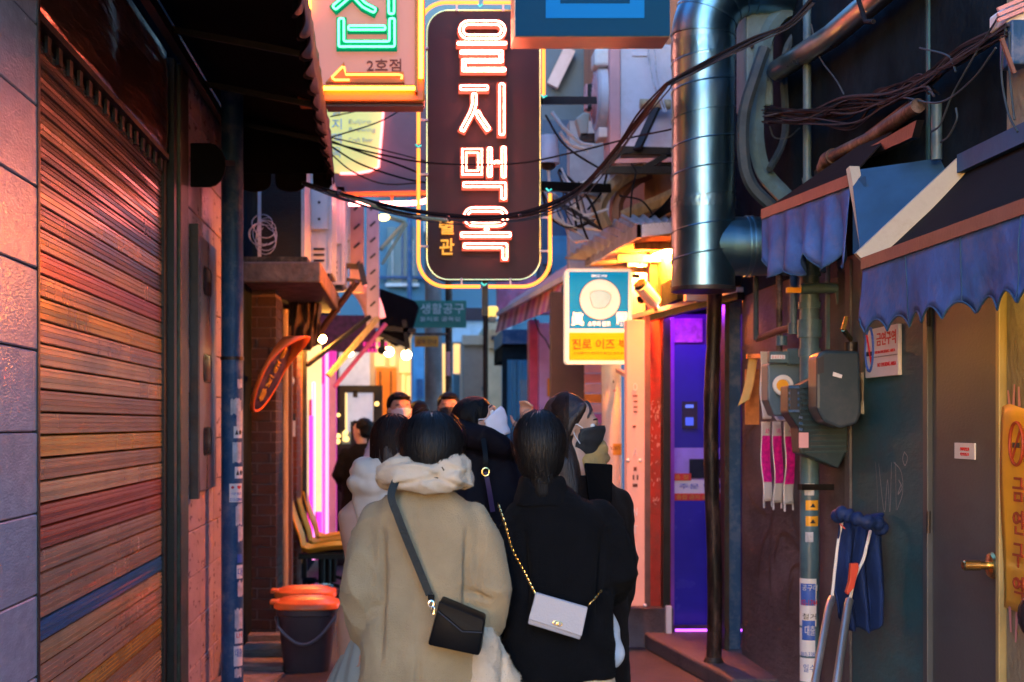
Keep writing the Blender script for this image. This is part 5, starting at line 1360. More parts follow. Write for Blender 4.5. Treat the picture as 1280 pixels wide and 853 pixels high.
for i, (x0, x1) in enumerate(((949, 964), (963, 978), (977, 993))):
    lab = ['pink printed narrow poster strip, left of the three under the dial meter', 'pink printed narrow poster strip, middle of the three under the dial meter', 'pink printed narrow poster strip, right of the three under the dial meter'][i]
    t, fn = wall_sheet('poster', lab, x0, x1, 527, 626 + 2 * i, M['paper'], group=pg, prints=[(.08, .94, .18, .76, 'ink_pink')])
    c_ = fn(.5, .12)
    text(['멋', '포차', '노래'][i], 'lettering', M['ink_pink'], t, c_ + Vector((0, -.004, 0)), .03, .035, ext=.001)
    for (u_, l_) in ((.1, .04), (.9, .035)): MB().bar(fn(u_, 1), fn(u_, 1) + Vector((0, 0, -l_)), .01, .003).build('tape', M['paper_torn'], t)
wall_sheet('poster', 'white poster with gold print to the left of the dial meter', 948, 964, 440, 524, M['paper'], prints=[(.2, .85, .26, .66, 'ink_gold')])
t_, f_ = wall_sheet('poster', 'pale poster half hidden behind the dial meter', 966, 992, 505, 526, M['paper'])
yr = thing('yellow_ribbon', 'loose yellow paper strip clipped at the edge of the concrete wall', 'ribbon', at(940, 500, 8.5))
MB().grid(lambda u, v: at(936 + 11 * u - (14 * v ** 1.6) * (1 - .25 * u) , 446 + (62 - 8 * u) * v, 8.6 - .1 * v) + Vector((0, .01 * math.sin(v * 6), 0)), 4, 20).build('strip', pm('ochre paper', (.55, .38, .12), .5, bump=.05), yr, smooth=True, solid=.0015)
MB().box(at(935, 448, 8.55), at(948, 443, 8.6)).build('clip', M['brass'], yr)
MB().box(at(932, 531, 8.72), at(948, 462, 8.74)).build('board', pm('orange faded board', (.5, .2, .06), .5, var=.4, scale=10, bump=.1), label='small orange board behind the yellow paper strip', category='board')

# folded frame with blue cloth
ff = thing('folded_frame', 'folded steel frame draped with dark blue cloth leaning on the right wall', 'folding chair', (2.0, 6.6, 0))
st_m = pm('worn steel tube', (.42, .40, .38), .35, metal=.8, var=.2, bump=.1)
D0 = 6.4
MB().tube(catmull([at(1014, 880, 5.9), at(1034, 770, 6.2), at(1040, 748, 6.3)]), .017, 14).build('leg', st_m, ff, smooth=True)
MB().tube(catmull([at(1042, 880, 5.9), at(1058, 770, 6.15), at(1062, 750, 6.2)]), .018, 14).build('leg', st_m, ff, smooth=True)
MB().tube(catmull([at(1062, 752, 6.2), at(1069, 722, 6.2), at(1079, 700, 6.2), at(1084, 680, 6.2), at(1088, 664, 6.25)]), .007, 10).build('upper_rod', M['white_plastic'], ff, smooth=True)
MB().tube(catmull([at(1040, 748, 6.3), at(1045, 700, 6.3), at(1049, 670, 6.3), at(1053, 650, 6.3)]), .007, 10).build('upper_rod', M['white_plastic'], ff, smooth=True)
MB().prism([at(x, y, 6.12) for x, y in [(1064, 705), (1073, 704), (1074, 710), (1071, 722), (1068, 735), (1060, 744), (1058, 741), (1062, 728)]], (0, .03, 0)).build('latch', M['red_paint'] if False else pm('red latch', (.6, .06, .03), .4, bump=0), ff, bevel=.003)
def drape(u, v):
    # hangs from a rod: front layer, over the top, back layer
    x = 1048 + 57 * u + 2 * math.sin(v * 7 + u * 3)
    s = v
    if s < .08: y = 646 + 4 * math.sin(u * 5) + 30 * (.08 - s) ; d = 6.35 + .05 * (1 - s / .08)
    else:
        y = 646 + 4 * math.sin(u * 5) + (s - .08) / .92 * (142 + 6 * math.sin(u * 11) - (60 * max(0, .35 - u)))
        d = 6.33 - .06 * math.sin(min(1, (s - .08) * 5) * 1.57)
    fold = .035 * math.sin(u * 19 + 1.2 * math.sin(v * 3)) * min(1, v * 2.2) + .012 * noise.noise(Vector((u * 9, v * 5, 0)))
    return at(x, y, d) + Vector((0, fold, 0))
MB().grid(drape, 80, 40).build('cloth', pm('dark blue cloth', (.006, .024, .11), .8, var=.3, bump=.4, bscale=60), ff, smooth=True, solid=.008)
roll = catmull([at(1046, 648, 6.25), at(1052, 642, 6.2), at(1064, 646, 6.18), at(1080, 652, 6.15), at(1097, 655, 6.18), at(1103, 664, 6.22)], 8)
MB().tube(roll, .03, 14, rr=[.022 + .012 * abs(math.sin(i * .55)) for i in range(len(roll))]).build('rolled_hem', pm('blue roll', (.008, .026, .11), .7, bump=.4, bscale=50), ff, smooth=True)
MB().bar(at(1050, 655, 6.1), at(1056, 661, 6.1), .01, .004).build('stitched_mark', pm('coral stitch', (.6, .1, .1), .6, bump=0), ff)

# ================================================================== steel frame, black post and purple booth
pf = thing('steel_post', 'grey blue flat steel post at the corner of the concrete wall', 'post', at(915, 0, 9.4) * Vector((1, 1, 0)) if False else (at(915, 0, 9.4).x, 9.4, 0))
x0, x1 = at(910, 0, 9.4).x, at(926, 0, 9.4).x
MB().box((x0, 9.4, 0), (x1, 9.5, 2.55)).build('web', M['pole_blue'], pf)
MB().box((x0 - .03, 9.36, 0), (x0, 9.5, 2.55)).build('flange', M['dark_metal'], pf)
bp2 = thing('peeling_post', 'black round post with peeling paint in front of the purple doorway', 'post', (at(892, 0, 8.9).x, 8.9, 0))
bx = at(892, 0, 8.9).x
P = [Vector((bx + .012 * math.sin(z * 3.1) - .004, 8.9, z)) for z in [k * .08 for k in range(32)]]
peel = pm('peeling black paint', (.010, .008, .008), .4, var=.5, bump=.6, bscale=25, spec=.2, stretch=(1, 1, .3), dirt=(.20, .10, .08), dscale=9, damt=.5)
MB().tube(P, .05, 18, rr=[.046 + .006 * noise.noise(Vector((0, 0, p.z * 7))) for p in P]).build('shaft', peel, bp2, smooth=True)
MB().lathe((bx, 8.9, .04), [(.075, 0), (.075, .03), (.06, .08), (.052, .1)], 18).build('foot', M['rust'], bp2, smooth=True)

bo = thing('game_booth', 'doorway booth glowing purple and blue behind the peeling black post', 'booth', (at(875, 0, 10.4).x, 10.4, 0))
pur = pm('purple wall', (.14, .05, .42), .5, var=.1, bump=.05)
nav = pm('navy panel', (.02, .02, .28), .45, var=.1, bump=.03)
x0, x1 = at(838, 0, 10.4).x, at(925, 0, 10.4).x
MB().box((x0 - .05, 10.9, 0), (x1 + .4, 11.0, 2.6)).build('back_wall', pur, bo)
MB().box((x1 + .12, 9.5, 0), (x1 + .2, 10.9, 2.6)).build('side_wall', pur, bo)
MB().box((x0 - .1, 9.6, 2.44), (x1 + .2, 10.9, 2.6)).build('ceiling', M['dark_wall'], bo)
q = 10.6
rb(843, 431, 912, 560, q, 'poster_panel', nav, bo, .02); rb(853, 502, 872, 536, q - .02, 'keypad', M['ink_dark'], bo, .015)
rb(857, 506, 867, 510, q - .03, 'keypad_screen', glow('keypad glow', (.1,.2,.8), 1), bo, .005); rb(857, 522, 867, 532, q - .03, 'keypad_ring', glow('keypad ring', (.05,.1,.6), 1), bo, .005)
rb(839, 560, 912, 600, q, 'counter_panel', pm('lilac panel', (.35, .28, .7), .4, bump=0), bo, .02)
rb(862, 574, 912, 598, q - .03, 'screen', M['glass_dark'], bo, .02)
rb(841, 600, 912, 617, q - .035, 'paper_band', M['paper'], bo, .01)
for (a, b_, c_, e_) in ((841, 592, 864, 601), (841, 617, 912, 626)):
    rb(a, b_, c_, e_, q - .045, 'red_tape', pm('red tape', (.65, .05, .04), .5, bump=0), bo, .005)
text('출입 금지 출입 금지', 'lettering', M['ink_gold'], bo, at(876, 621.5, q - .05), .035, .36, ext=.001)
text('품 절', 'lettering', M['ink_gold'], bo, at(852, 596.5, q - .05), .035, .10, ext=.001)
text('주문 안내', 'lettering', M['ink_blue'], bo, at(876, 608, q - .04), .04, .32, ext=.001)
rb(843, 626, 912, 806, q - .06, 'lower_door', pm('blue painted door', (.035, .03, .4), .25, var=.12, scale=3, bump=.1), bo, .03)
rb(841, 806, 912, 812, q - .09, 'door_foot', pur, bo, .06)
rb(842, 398, 878, 428, q + .1, 'pink_poster', pm('magenta poster', (.6, .15, .6), .5, var=.5, scale=12, bump=.1), bo, .01)
rb(836, 385, 838.5, 812, q - .13, 'red_reflection', pm('painted red reflection', (.6, .03, .02), .2, bump=0), bo, .03)  # red reflection beside the jamb, painted as a thin strip
rb(838, 385, 843, 812, q - .1, 'left_jamb', pm('violet jamb', (.3, .08, .5), .4, bump=.05), bo, .06)
MB().cyl(at(842, 388, 10.1), at(905, 380, 9.9), .015, 10).build('violet_tube', glow('violet neon', (90,8,240), 1), bo, smooth=True)
MB().cyl((x0 - .0, 10.2, .12), (x1 + .08, 10.2, .12), .008, 8).build('floor_tube', glow('violet floor neon', (2.5,.4,6), 1), bo, smooth=True)
# sill, curb
MB().prism([at(812, 815, 9.98) * Vector((1, 1, 0)), Vector((1.66, 10.6, 0)), Vector((2.7, 10.6, 0)), Vector((2.7, 8.3, 0)), Vector((1.88, 8.3, 0))], (0, 0, .11)).build('curb', pm('dark kerb concrete', (.12, .10, .105), .8, var=.35, scale=4, bump=.7, bscale=40, dirt=(.05, .04, .045), dscale=4), bevel=.015, kind='structure')
# lintel strip over the doorway
ln = thing('door_lintel', 'dark lintel with white strip over the purple doorway', 'lintel', at(860, 385, 9.3))
MB().bar(at(793, 396, 10.4), at(926, 362, 9.1), .04, .03).build('strip', M['white_paint'], ln)
MB().bar(at(795, 401, 10.42), at(926, 369, 9.12), .05, .06).build('beam', M['black_metal'], ln)
MB().box(at(858, 376, 9.4), at(906, 362, 9.5)).build('plate', M['lilac_metal'], ln)
MB().prism([at(822, 395, 10.3), at(840, 380, 10.0), at(926, 360, 9.25), at(926, 270, 9.25), at(822, 270, 10.3)], (.02, .1, 0)).build('wall_above', M['wood'], ln)

# red post, pink sign panel, white column
rp = thing('red_post', 'red painted post with scratched lower half left of the purple booth', 'post', (at(821, 0, 10.3).x, 10.3, 0))
MB().box((at(812, 0, 10.3).x, 10.3, .1), (at(829, 0, 10.3).x, 10.42, 2.95)).build('post', M['red_paint'], rp)
MB().box((at(829, 0, 10.2).x, 10.2, .1), (at(838, 0, 10.2).x, 10.6, 2.6)).build('door_edge', M['black_metal'], rp)
MB().cyl((at(829.5, 0, 10.25).x, 10.25, .1), (at(829.5, 0, 10.25).x, 10.25, 2.55), .012, 8).build('corner_bead', M['wood_light'], rp, smooth=True)
rnd = random.Random(9)
m = MB()
for k in range(46):
    x = rnd.uniform(814, 828); y = 500 + 130 * rnd.random() ** 1.1
    m.bar(at(x, y, 10.296), at(x + rnd.uniform(-2.5, 2.5), y + rnd.uniform(1, 5), 10.296), .008, .004)
m.build('scratches', M['pink_paint'], rp, kind='stuff')
MB().box((at(780, 0, 10.2).x, 10.15, 0), (at(840, 0, 10.2).x, 10.6, at(0, 760, 10.2).z)).build('plinth', M['plaster_warm'], label='low dark concrete plinth under the pink panel and red post', category='plinth')
MB().box(at(833, 796, 10.1), at(838, 757, 10.15)).build('white_tag', M['paper'], label='small white notice strip at the foot of the red post', category='notice')
pk = thing('pink_panel_sign', 'tall narrow peach pink panel with punched letters beside the red post', 'sign', at(798, 760, 9.95))
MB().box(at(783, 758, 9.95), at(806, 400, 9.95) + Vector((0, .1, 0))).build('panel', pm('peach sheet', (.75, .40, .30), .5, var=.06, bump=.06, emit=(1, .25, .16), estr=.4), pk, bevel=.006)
MB().box(at(806, 758, 9.97), at(813, 395, 9.97) + Vector((0, .12, 0))).build('edge_strip', M['rust_bar'], pk)
hole = pm('punched shadow gap', (.16, .05, .03), .7, bump=0)
for (x0_, y0_, x1_, y1_) in [(791, 494, 797, 496), (792, 501, 797, 503), (792, 508, 797, 510), (792, 514, 797, 516), (791, 532, 795, 535), (792, 584, 796, 589), (791, 605, 797, 609), (791, 594, 793, 600), (796, 594, 798, 600)]:
    rb(x0_, y0_, x1_, y1_, 9.945, 'punched_slot', hole, pk, .004)
for s_, y in (('O', 484), ('A', 565), ('N', 640), ('T', 662), ('A', 685)):
    text(s_, 'lettering', M['white_paint'], pk, at(794, y, 9.945), .055, .03, ext=.003)
for (x, y) in ((785, 576), (800, 576), (786, 757), (806, 757)): MB().ball(at(x, y, 9.93), .014, 10, 6).build('screw', M['white_plastic'], pk, smooth=True)
wc = thing('white_column', 'white round column pasted with small notices under the light box', 'column', (at(767, 0, 11.2).x, 11.2, 0))
wx = at(767, 0, 11.2).x
MB().cyl((wx, 11.2, 0), (wx - .02, 11.2, 2.15), .078, 24).build('shaft', M['white_paint'], wc, smooth=True)
for (z, h, w, mk, a0) in [(2.04, .08, .05, 'yellow_plastic', -.7), (1.40, .09, .12, 'ink_gold', .0), (1.93, .02, .05, 'ink_dark', -.4), (1.86, .015, .05, 'pink_paint', -.2)]:
    sticker(0, z, w, h, M[mk], parent=wc, a0=a0, R0=.0795, px=wx, py=11.2)
wrapped_print('A2871', 1.41, .03, .08, M['ink_dark'], 0, .081, wx, 11.2, wc)
for z in (1.63, 1.56, 1.50): sticker(0, z, .012, .015, M['green_sign'], parent=wc, a0=-.5, R0=.0797, px=wx, py=11.2)
MB().bar(at(772, 463, 11.1), at(784, 470, 10.5), .03, .03).build('bracket', M['pink_paint'], wc)

# ================================================================== light box sign
lbx = thing('soju_lightbox', 'light box sign, blue above and amber below, with round white emblem', 'sign', at(748, 455, 11.0))
D = 10.9
MB().prism([at(x, y, D) for x, y in rounded_rect(707, 336, 790, 455, 4, 3)], (0, .14, 0)).build('case', pm('lit white case', (.8, .75, .65), .4, bump=0, emit=(1, .82, .6), estr=.65), lbx)
rb(711.5, 340, 785.5, 411, D - .008, 'blue_field', pm('lit blue field', (.002, .08, .16), .6, bump=0, var=.02, spec=.05, emit=(.0, .27, .52), estr=.9), lbx, .006)
rb(711.5, 416, 785.5, 450.5, D - .008, 'amber_field', pm('lit amber field', (.7, .25, .01), .6, bump=0, var=.02, spec=.1, emit=(1, .30, .005), estr=.75), lbx, .006)
cen = at(750, 374.5, D - .014); rr_ = 25.5 * D / FPX
disc_m = pm('lit cream disc', (.25, .25, .25), .6, bump=0, spec=.05, emit=(1, .88, .72), estr=.8)
MB().lathe(cen, [(rr_, 0), (rr_, .005)], 48, 'Y').build('disc', disc_m, lbx)
MB().tube([cen + Vector((rr_ * math.cos(a), -.002, rr_ * math.sin(a))) for a in [2 * math.pi * k / 48 for k in range(48)]], .003, 5, closed=True).build('disc_rim', M['ink_dark'], lbx)
blob = [cen + Vector((math.cos(a) * rr_ * (.5 + .07 * math.sin(3 * a + .6)), -.004, math.sin(a) * rr_ * (.5 + .06 * math.cos(2 * a)))) for a in [2 * math.pi * k / 40 for k in range(40)]]
MB().prism(blob, (0, .003, 0)).build('emblem', pm('pale blue emblem', (.15, .4, .6), .6, bump=0, spec=.05, emit=(.2, .55, .8), estr=.5), lbx)
MB().tube(blob, .0022, 5, closed=True).build('emblem_outline', M['pipe_blue'], lbx)
wl = pm('lit white lettering', (.9, .85, .75), .4, bump=0, emit=(1, .88, .7), estr=.8)
dkr = pm('dark red lettering', (.12, .02, .01), .5, bump=0)
text('SINCE 1924', 'lettering', wl, lbx, at(749, 345, D - .02), .018, .12, ext=.003)
text('眞', 'lettering', wl, lbx, at(722, 399, D - .02), .105, .10, ext=.004, bold=.03)
text('露', 'lettering', wl, lbx, at(778, 399, D - .02), .105, .095, ext=.004, bold=.03)
text('소주의 원조', 'lettering', wl, lbx, at(749, 405, D - .02), .038, .17, ext=.004, bold=.02)
text('진로 이즈 백', 'lettering', dkr, lbx, at(750, 430, D - .02), .078, .42, ext=.003)
text('한 방울까지 깨끗하게 즐기는 원조 소주', 'lettering', dkr, lbx, at(750, 441, D - .02), .014, .40, ext=.002)
MB().bar(at(790, 345, D + .07), at(800, 345, D + .07), .03, .03).build('wall_bracket', M['black_metal'], lbx)

# ================================================================== lit shed roof over the stall
sr = thing('stall_roof', 'corrugated tin roof with orange lit underside above the light box', 'roof', at(790, 300, 10))
def corr(A, B, Cc, Dd, n, name, mt):
    def fn(u, v):
        p = (A.lerp(B, u)).lerp(Dd.lerp(Cc, u), v)
        return p + Vector((0, 0, .018 * math.sin(u * n * 2 * math.pi)))
    return MB().grid(fn, n * 8, 8).build(name, mt, sr, smooth=True, solid=.004)
corr(at(706, 324, 12.0), at(775, 272, 10.0), at(797, 284, 9.0), at(731, 326, 11.6), 9, 'corrugated_sheet', M['galv_rough'])
corr(at(775, 271, 10.0), at(852, 271, 10.0), at(852, 279, 9.0), at(796, 283, 9.0), 6, 'corrugated_sheet', M['galv_rough'])
MB().prism([at(731, 324, 11.6), at(796, 281, 9.0), at(796, 297, 9.0), at(731, 334, 11.6)], (.03, 0, 0)).build('side_fascia', M['galv_rough'], sr)
MB().prism([at(796, 281, 9.0), at(846, 277, 9.0), at(846, 291, 9.0), at(796, 297, 9.0)], (0, .03, 0)).build('front_fascia', M['lilac_metal'], sr)
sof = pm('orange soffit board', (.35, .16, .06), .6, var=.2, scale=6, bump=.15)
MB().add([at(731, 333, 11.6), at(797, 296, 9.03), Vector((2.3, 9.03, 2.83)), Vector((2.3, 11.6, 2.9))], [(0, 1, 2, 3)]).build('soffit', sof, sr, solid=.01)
MB().box((1.86, 9.24, 2.5), (XR + .01, 9.29, 3.05)).build('light_stop_board', M['dark_wall'], sr)  # board added to keep the tube light off the concrete wall
for k in range(3):
    y = 9.5 + k * .75
    MB().bar((1.50, y, 2.79), (2.3, y, 2.79), .05, .05).build('joist', M['wood_light'], sr)
tubm = glow('orange fluorescent', (2600,600,60), 1)
tl_ = thing('tube_lamp', 'orange glowing tube lamp under the tin roof', 'lamp', at(832, 306, 9.7))
MB().cyl(at(816, 323, 10.2), at(848, 310, 9.6), .018, 12).build('tube', tubm, tl_, smooth=True)
MB().bar(at(816, 318, 10.25), at(848, 304.5, 9.65), .05, .03).build('fitting', M['white_paint'], tl_)
bl_ = thing('bulb_lamp', 'bright warm bulb lighting the stall front behind the light box', 'lamp', at(803, 338, 10.7))
MB().ball(at(800, 340, 11.05), .04).build('bulb', glow('warm white bulb', (1500,620,150), 1), bl_, smooth=True)
MB().cyl(at(800, 336, 11.05) + Vector((0, 0, .02)), at(800, 322, 11.05), .02, 10).build('socket', M['white_plastic'], bl_, smooth=True)
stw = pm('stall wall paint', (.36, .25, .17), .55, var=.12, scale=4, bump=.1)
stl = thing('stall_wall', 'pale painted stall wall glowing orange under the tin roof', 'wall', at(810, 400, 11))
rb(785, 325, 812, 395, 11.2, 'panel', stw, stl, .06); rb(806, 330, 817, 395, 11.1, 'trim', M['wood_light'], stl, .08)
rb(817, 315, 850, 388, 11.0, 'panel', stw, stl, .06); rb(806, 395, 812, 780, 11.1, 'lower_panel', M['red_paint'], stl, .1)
ccv = thing('security_camera', 'bullet security camera tilted under the tin roof beside the light box', 'camera', at(810, 372, 9.9))
MB().cyl(at(801, 357, 9.85), at(818, 378, 9.95), .052, 20).build('body', M['white_paint'], ccv, smooth=True)
MB().cyl(at(799, 354, 9.84), at(801, 357, 9.85), .045, 20).build('lens', M['glass_dark'], ccv, smooth=True)
MB().bar(at(818, 380, 9.95), at(822, 388, 10.1), .03, .03).build('mount', M['white_paint'], ccv)
MB().ball(at(802, 374, 9.95), .035, 10, 6).build('knob', M['black_metal'], ccv, smooth=True)

# ================================================================== behind: far right buildings
fr_ = thing('slate_building', 'slate blue clad building rising behind the tall neon sign on the right', 'building', (3, 15, 0))
MB().box((at(676, 0, 14.5).x, 14.5, 2.9), (6, 15, 7.6)).build('wall', pm('slate cladding', (.10, .17, .24), .7, var=.25, scale=2, bump=.7, bscale=10, stretch=(1, 1, .5)), fr_)
MB().bar(at(690, 108, 14.4), at(712, 62, 14.4), .08, .12).build('parapet', M['lilac_metal'], fr_)
rb(678, 150, 720, 330, 14.3, 'window_bay', pm('deep blue glass', (.02, .08, .2), .3, bump=.1), fr_, .1)
rb(690, 295, 716, 345, 14.2, 'blue_tarp', pm('bright blue sheet', (.03, .25, .55), .5, var=.2, bump=.2), fr_, .06)
ub_ = thing('upper_house', 'old plastered upper house with peeling brown wall behind the duct', 'building', (3, 11, 3))
MB().box((at(800, 0, 10.6).x, 10.4, 2.95), (5, 14, 6.8)).build('wall', pm('peeling brown wall', (.36, .17, .10), .75, var=.4, scale=5, bump=.7, bscale=18, stretch=(2, 2, .5), dirt=(.16, .08, .06), dscale=5), ub_)
MB().box((at(712, 0, 12.2).x, 12.2, 2.9), (3, 12.4, 4.2)).build('side_wall', pm('greyish plaster', (.38, .36, .38), .8, var=.2, bump=.3), ub_)
MB().box((XR, 9.2, 2.6), (5, 10.4, 6.6)).build('front_wall', M['dark_wall'], ub_)
# dark wall right of the light box
MB().box((at(689, 0, 12.4).x, 12.4, 0), (at(731, 0, 12.4).x, 12.55, 2.75)).build('brown_door_panel', pm('brown panel', (.09, .05, .045), .6, var=.15, bump=.15), label='dark brown panel behind the light box and masked woman', category='panel')
sd = thing('siding_wall', 'pink boarded wall behind the white column', 'wall', at(742, 560, 12.2))
for k in range(13):
    y = 455 + k * 12.5
    rb(731, y, 757, y + 11.6, 12.2 + .01 * (k % 2), 'board', [M['pink_paint'], pm('coral board', (.6, .2, .17), .5, bump=.1), M['magenta_paint'] if k == 5 else M['pink_paint'], M['orange_paint'] if k == 3 else M['pink_paint']][[0, 1, 0, 3, 0, 2, 1, 0, 1, 0, 0, 1, 0][k]], sd, .04)
# striped awning and pink walls in the distance
sa_ = thing('striped_awning', 'small pink and white striped awning at the far right', 'awning', at(665, 380, 14.5))
nst = 22
for k in range(nst):
    u0, u1 = k / nst, (k + 1) / nst
    def ed(u, lo): 
        return at(624 + 80 * u, (394 - 43 * u) if not lo else (417 - 33 * u), 17 - 4.4 * u)
    m = MB(); m.grid(lambda u, v: ed(u0 + (u1 - u0) * u, False).lerp(ed(u0 + (u1 - u0) * u, True), v) + Vector((-.05 * v, .02 * math.sin(u * 3.14), 0)), 4, 4)
    m.build('stripe', M['pink_paint'] if k % 2 else pm('dark rose stripe', (.25, .09, .13), .6, bump=0) if k == 0 else (M['magenta_paint'] if k % 4 == 0 else bpy.data.materials['dark rose stripe']), sa_, smooth=True)
MB().bar(at(622, 393, 17.0), at(706, 348, 12.5), .04, .05).build('front_bar', M['white_paint'], sa_)
MB().add([at(624, 393, 17), at(705, 348, 12.5), at(712, 330, 12.9), at(640, 376, 17.4)], [(0, 1, 2, 3)]).build('canopy', M['pink_paint'], sa_, solid=.01)
pw = thing('pink_wall', 'magenta and lilac painted wall at the far right under the striped awning', 'wall', at(680, 600, 16))
rb(662, 400, 674, 700, 16, 'panel', pm('rose wall', (.6, .1, .22), .6, var=.2, bump=.1), pw, .3); rb(674, 404, 688, 700, 15.8, 'panel', pm('lilac wall', (.6, .32, .65), .6, var=.15, bump=.1), pw, .3)
rb(688, 392, 694, 700, 15.5, 'post', M['pink_paint'], pw, .1); rb(684, 473, 689, 496, 15.4, 'orange_plate', M['orange_paint'], pw, .02)
rb(622, 345, 700, 392, 19, 'upper_panel', pm('pink graffiti wall', (.45, .13, .25), .6, var=.8, scale=2.5, bump=.1, dirt=(.15, .22, .45), dscale=1.6), pw, .3)
simple('bare_branch', 'thin bare branch in front of the lilac wall', 'branch', MB().tube(catmull([at(668, 395, 15), at(674, 415, 15), at(682, 425, 15), at(688, 438, 15)]), .008, 5), M['cable'])

# ================================================================== air conditioner and pipes on the right
ac = thing('air_conditioner', 'large pale air conditioner with round fan cage turned to the left', 'air conditioner', at(800, 190, 10))
MB().box(at(765, 192, 9.9), at(845, 55, 9.9) + Vector((0, .45, 0))).build('casing', M['lilac_metal'], ac, bevel=.02)
MB().box(at(762, 200, 9.88), at(776, 52, 9.88) + Vector((0, .3, 0))).build('front_edge', M['pink_paint'], ac, bevel=.01)
MB().box(at(743, 82, 9.95), at(764, 60, 9.95) + Vector((0, .2, 0))).build('hose_cover', M['white_paint'], ac, bevel=.02)
fc = at(763, 124, 10.15)
MB().lathe(fc, [(.235, 0), (.235, -.09), (.22, -.11), (.20, -.115)], 36, 'X').build('fan_drum', M['lilac_metal'], ac, smooth=True)
for k in range(9):
    r_ = .04 + k * .022
    MB().tube([fc + Vector((-.14 + .05 * (k / 9) ** 2, r_ * math.cos(a), r_ * math.sin(a))) for a in [2 * math.pi * j / 26 for j in range(26)]], .004, 5, closed=True).build('cage_ring', M['pink_paint'], ac, smooth=True)
for k in range(9):
    x = fc.x - .01 - k * .012
    MB().tube([Vector((x, fc.y + .237 * math.cos(a), fc.z + .237 * math.sin(a))) for a in [2 * math.pi * j / 30 for j in range(30)]], .0025, 4, closed=True).build('cage_ring', M['white_paint'], ac, smooth=True)
MB().box(fc + Vector((-.165, -.05, -.08)), fc + Vector((-.10, .05, .10))).build('motor', M['black_metal'], ac, bevel=.01)
MB().box(fc + Vector((-.185, -.045, -.08)), fc + Vector((-.166, .045, .10))).build('motor_cap', M['pink_paint'], ac, bevel=.008)
for (a, b_) in (((750, 172), (764, 200)),):
    MB().box(at(748, 172, 10.0), at(764, 166, 10.2)).build('drain_tray', M['white_paint'], ac, bevel=.01)
MB().box(at(790, 70, 9.89), at(809, 65, 9.895)).build('label', M['lilac_metal'], ac)
MB().cyl(at(800, 130, 9.8), at(838, 131, 9.8), .035, 14).build('pipe_stub', M['wood_light'], ac, smooth=True)
MB().bar(at(797, 186, 9.6), at(820, 136, 9.7), .07, .02).build('perforated_strut', M['dark_metal'], ac)
fm = thing('steel_rack', 'black steel rack holding the large air conditioner', 'bracket', at(800, 215, 10))
for (a, b_, w) in [((752, 213), (845, 213), .05), ((770, 188), (845, 190), .05), ((752, 213), (778, 188), .04), ((768, 202), (845, 200), .03), ((800, 214), (832, 195), .04)]:
    MB().bar(at(*a, 9.7), at(*b_, 9.7), w, w).build('rack_bar', M['black_metal'] if w > .03 else M['pink_paint'], fm)
MB().box(at(826, 206, 9.72), at(846, 190, 9.8)).build('dark_box', M['black_metal'], fm)
for i, (x, y) in enumerate(((733, 160), (686, 190))):
    t = thing('floodlight', ['pale floodlight hanging beside the round fan cage', 'conical lamp hanging right of the tall dark sign'][i], 'lamp', at(x, y + 14, 10.6))
    if i == 0:
        MB().prism([at(720, 148, 10.6), at(730, 140, 10.6), at(737, 141, 10.6), at(735, 172, 10.6), at(726, 170, 10.6)], (0, .12, 0)).build('housing', M['cream_metal'], t, bevel=.01)
        MB().box(at(726, 176, 10.6), at(748, 170, 10.7)).build('base', M['dark_metal'], t)
    else:
        MB().cyl(at(685, 205, 10.6), at(685, 170, 10.6), .085, 20, .07).build('shade', M['lilac_metal'], t, smooth=True)
        MB().ball(at(685, 207, 10.6), .06, sc=(1, 1, .6)).build('cap', M['dark_metal'], t, smooth=True)
        MB().bar(at(685, 207, 10.6), at(687, 232, 10.6), .02, .02).build('stem', M['white_paint'], t)
rnd = random.Random(12)
tg = thing('cable_tangle', 'tangle of pale and dark cables between the dark sign and the tin roof', 'cable', at(720, 250, 9.6))
for i in range(26):
    x0_, y0_ = rnd.choice([(680, 150), (676, 235), (700, 215), (690, 245), (720, 232)])
    x1_, y1_ = rnd.choice([(752, 288), (745, 275), (760, 262), (735, 300), (757, 215), (720, 290)])
    mx_, my_ = (x0_ + x1_) / 2 + rnd.uniform(-14, 14), max(y0_, y1_) * .6 + min(y0_, y1_) * .4 + rnd.uniform(-6, 26)
    MB().tube(catmull([at(x0_ + rnd.uniform(-4, 4), y0_ + rnd.uniform(-6, 6), 9.9), at((x0_ + mx_) / 2, (y0_ + my_) / 2 + rnd.uniform(-6, 6), 9.8), at(mx_, my_, 9.7), at(x1_, y1_, 9.8)], 8), rnd.choice([.004, .005, .008, .010]), 5).build('cable', rnd.choice([M['cable_grey'], M['white_paint'], M['cable_brown'], M['paper_torn']]), tg, smooth=True)
for P, r_, mk in [([(700, 165, 10), (712, 180, 10), (735, 188, 10)], .012, 'white_paint'), ([(690, 140, 10), (705, 160, 10), (725, 178, 10), (742, 182, 10)], .012, 'white_paint'), ([(760, 212, 9.8), (752, 240, 9.8), (735, 262, 9.7)], .008, 'cable')]:
    MB().tube(catmull([at(*p) for p in P], 8), r_, 6).build('cable', M[mk], tg, smooth=True)
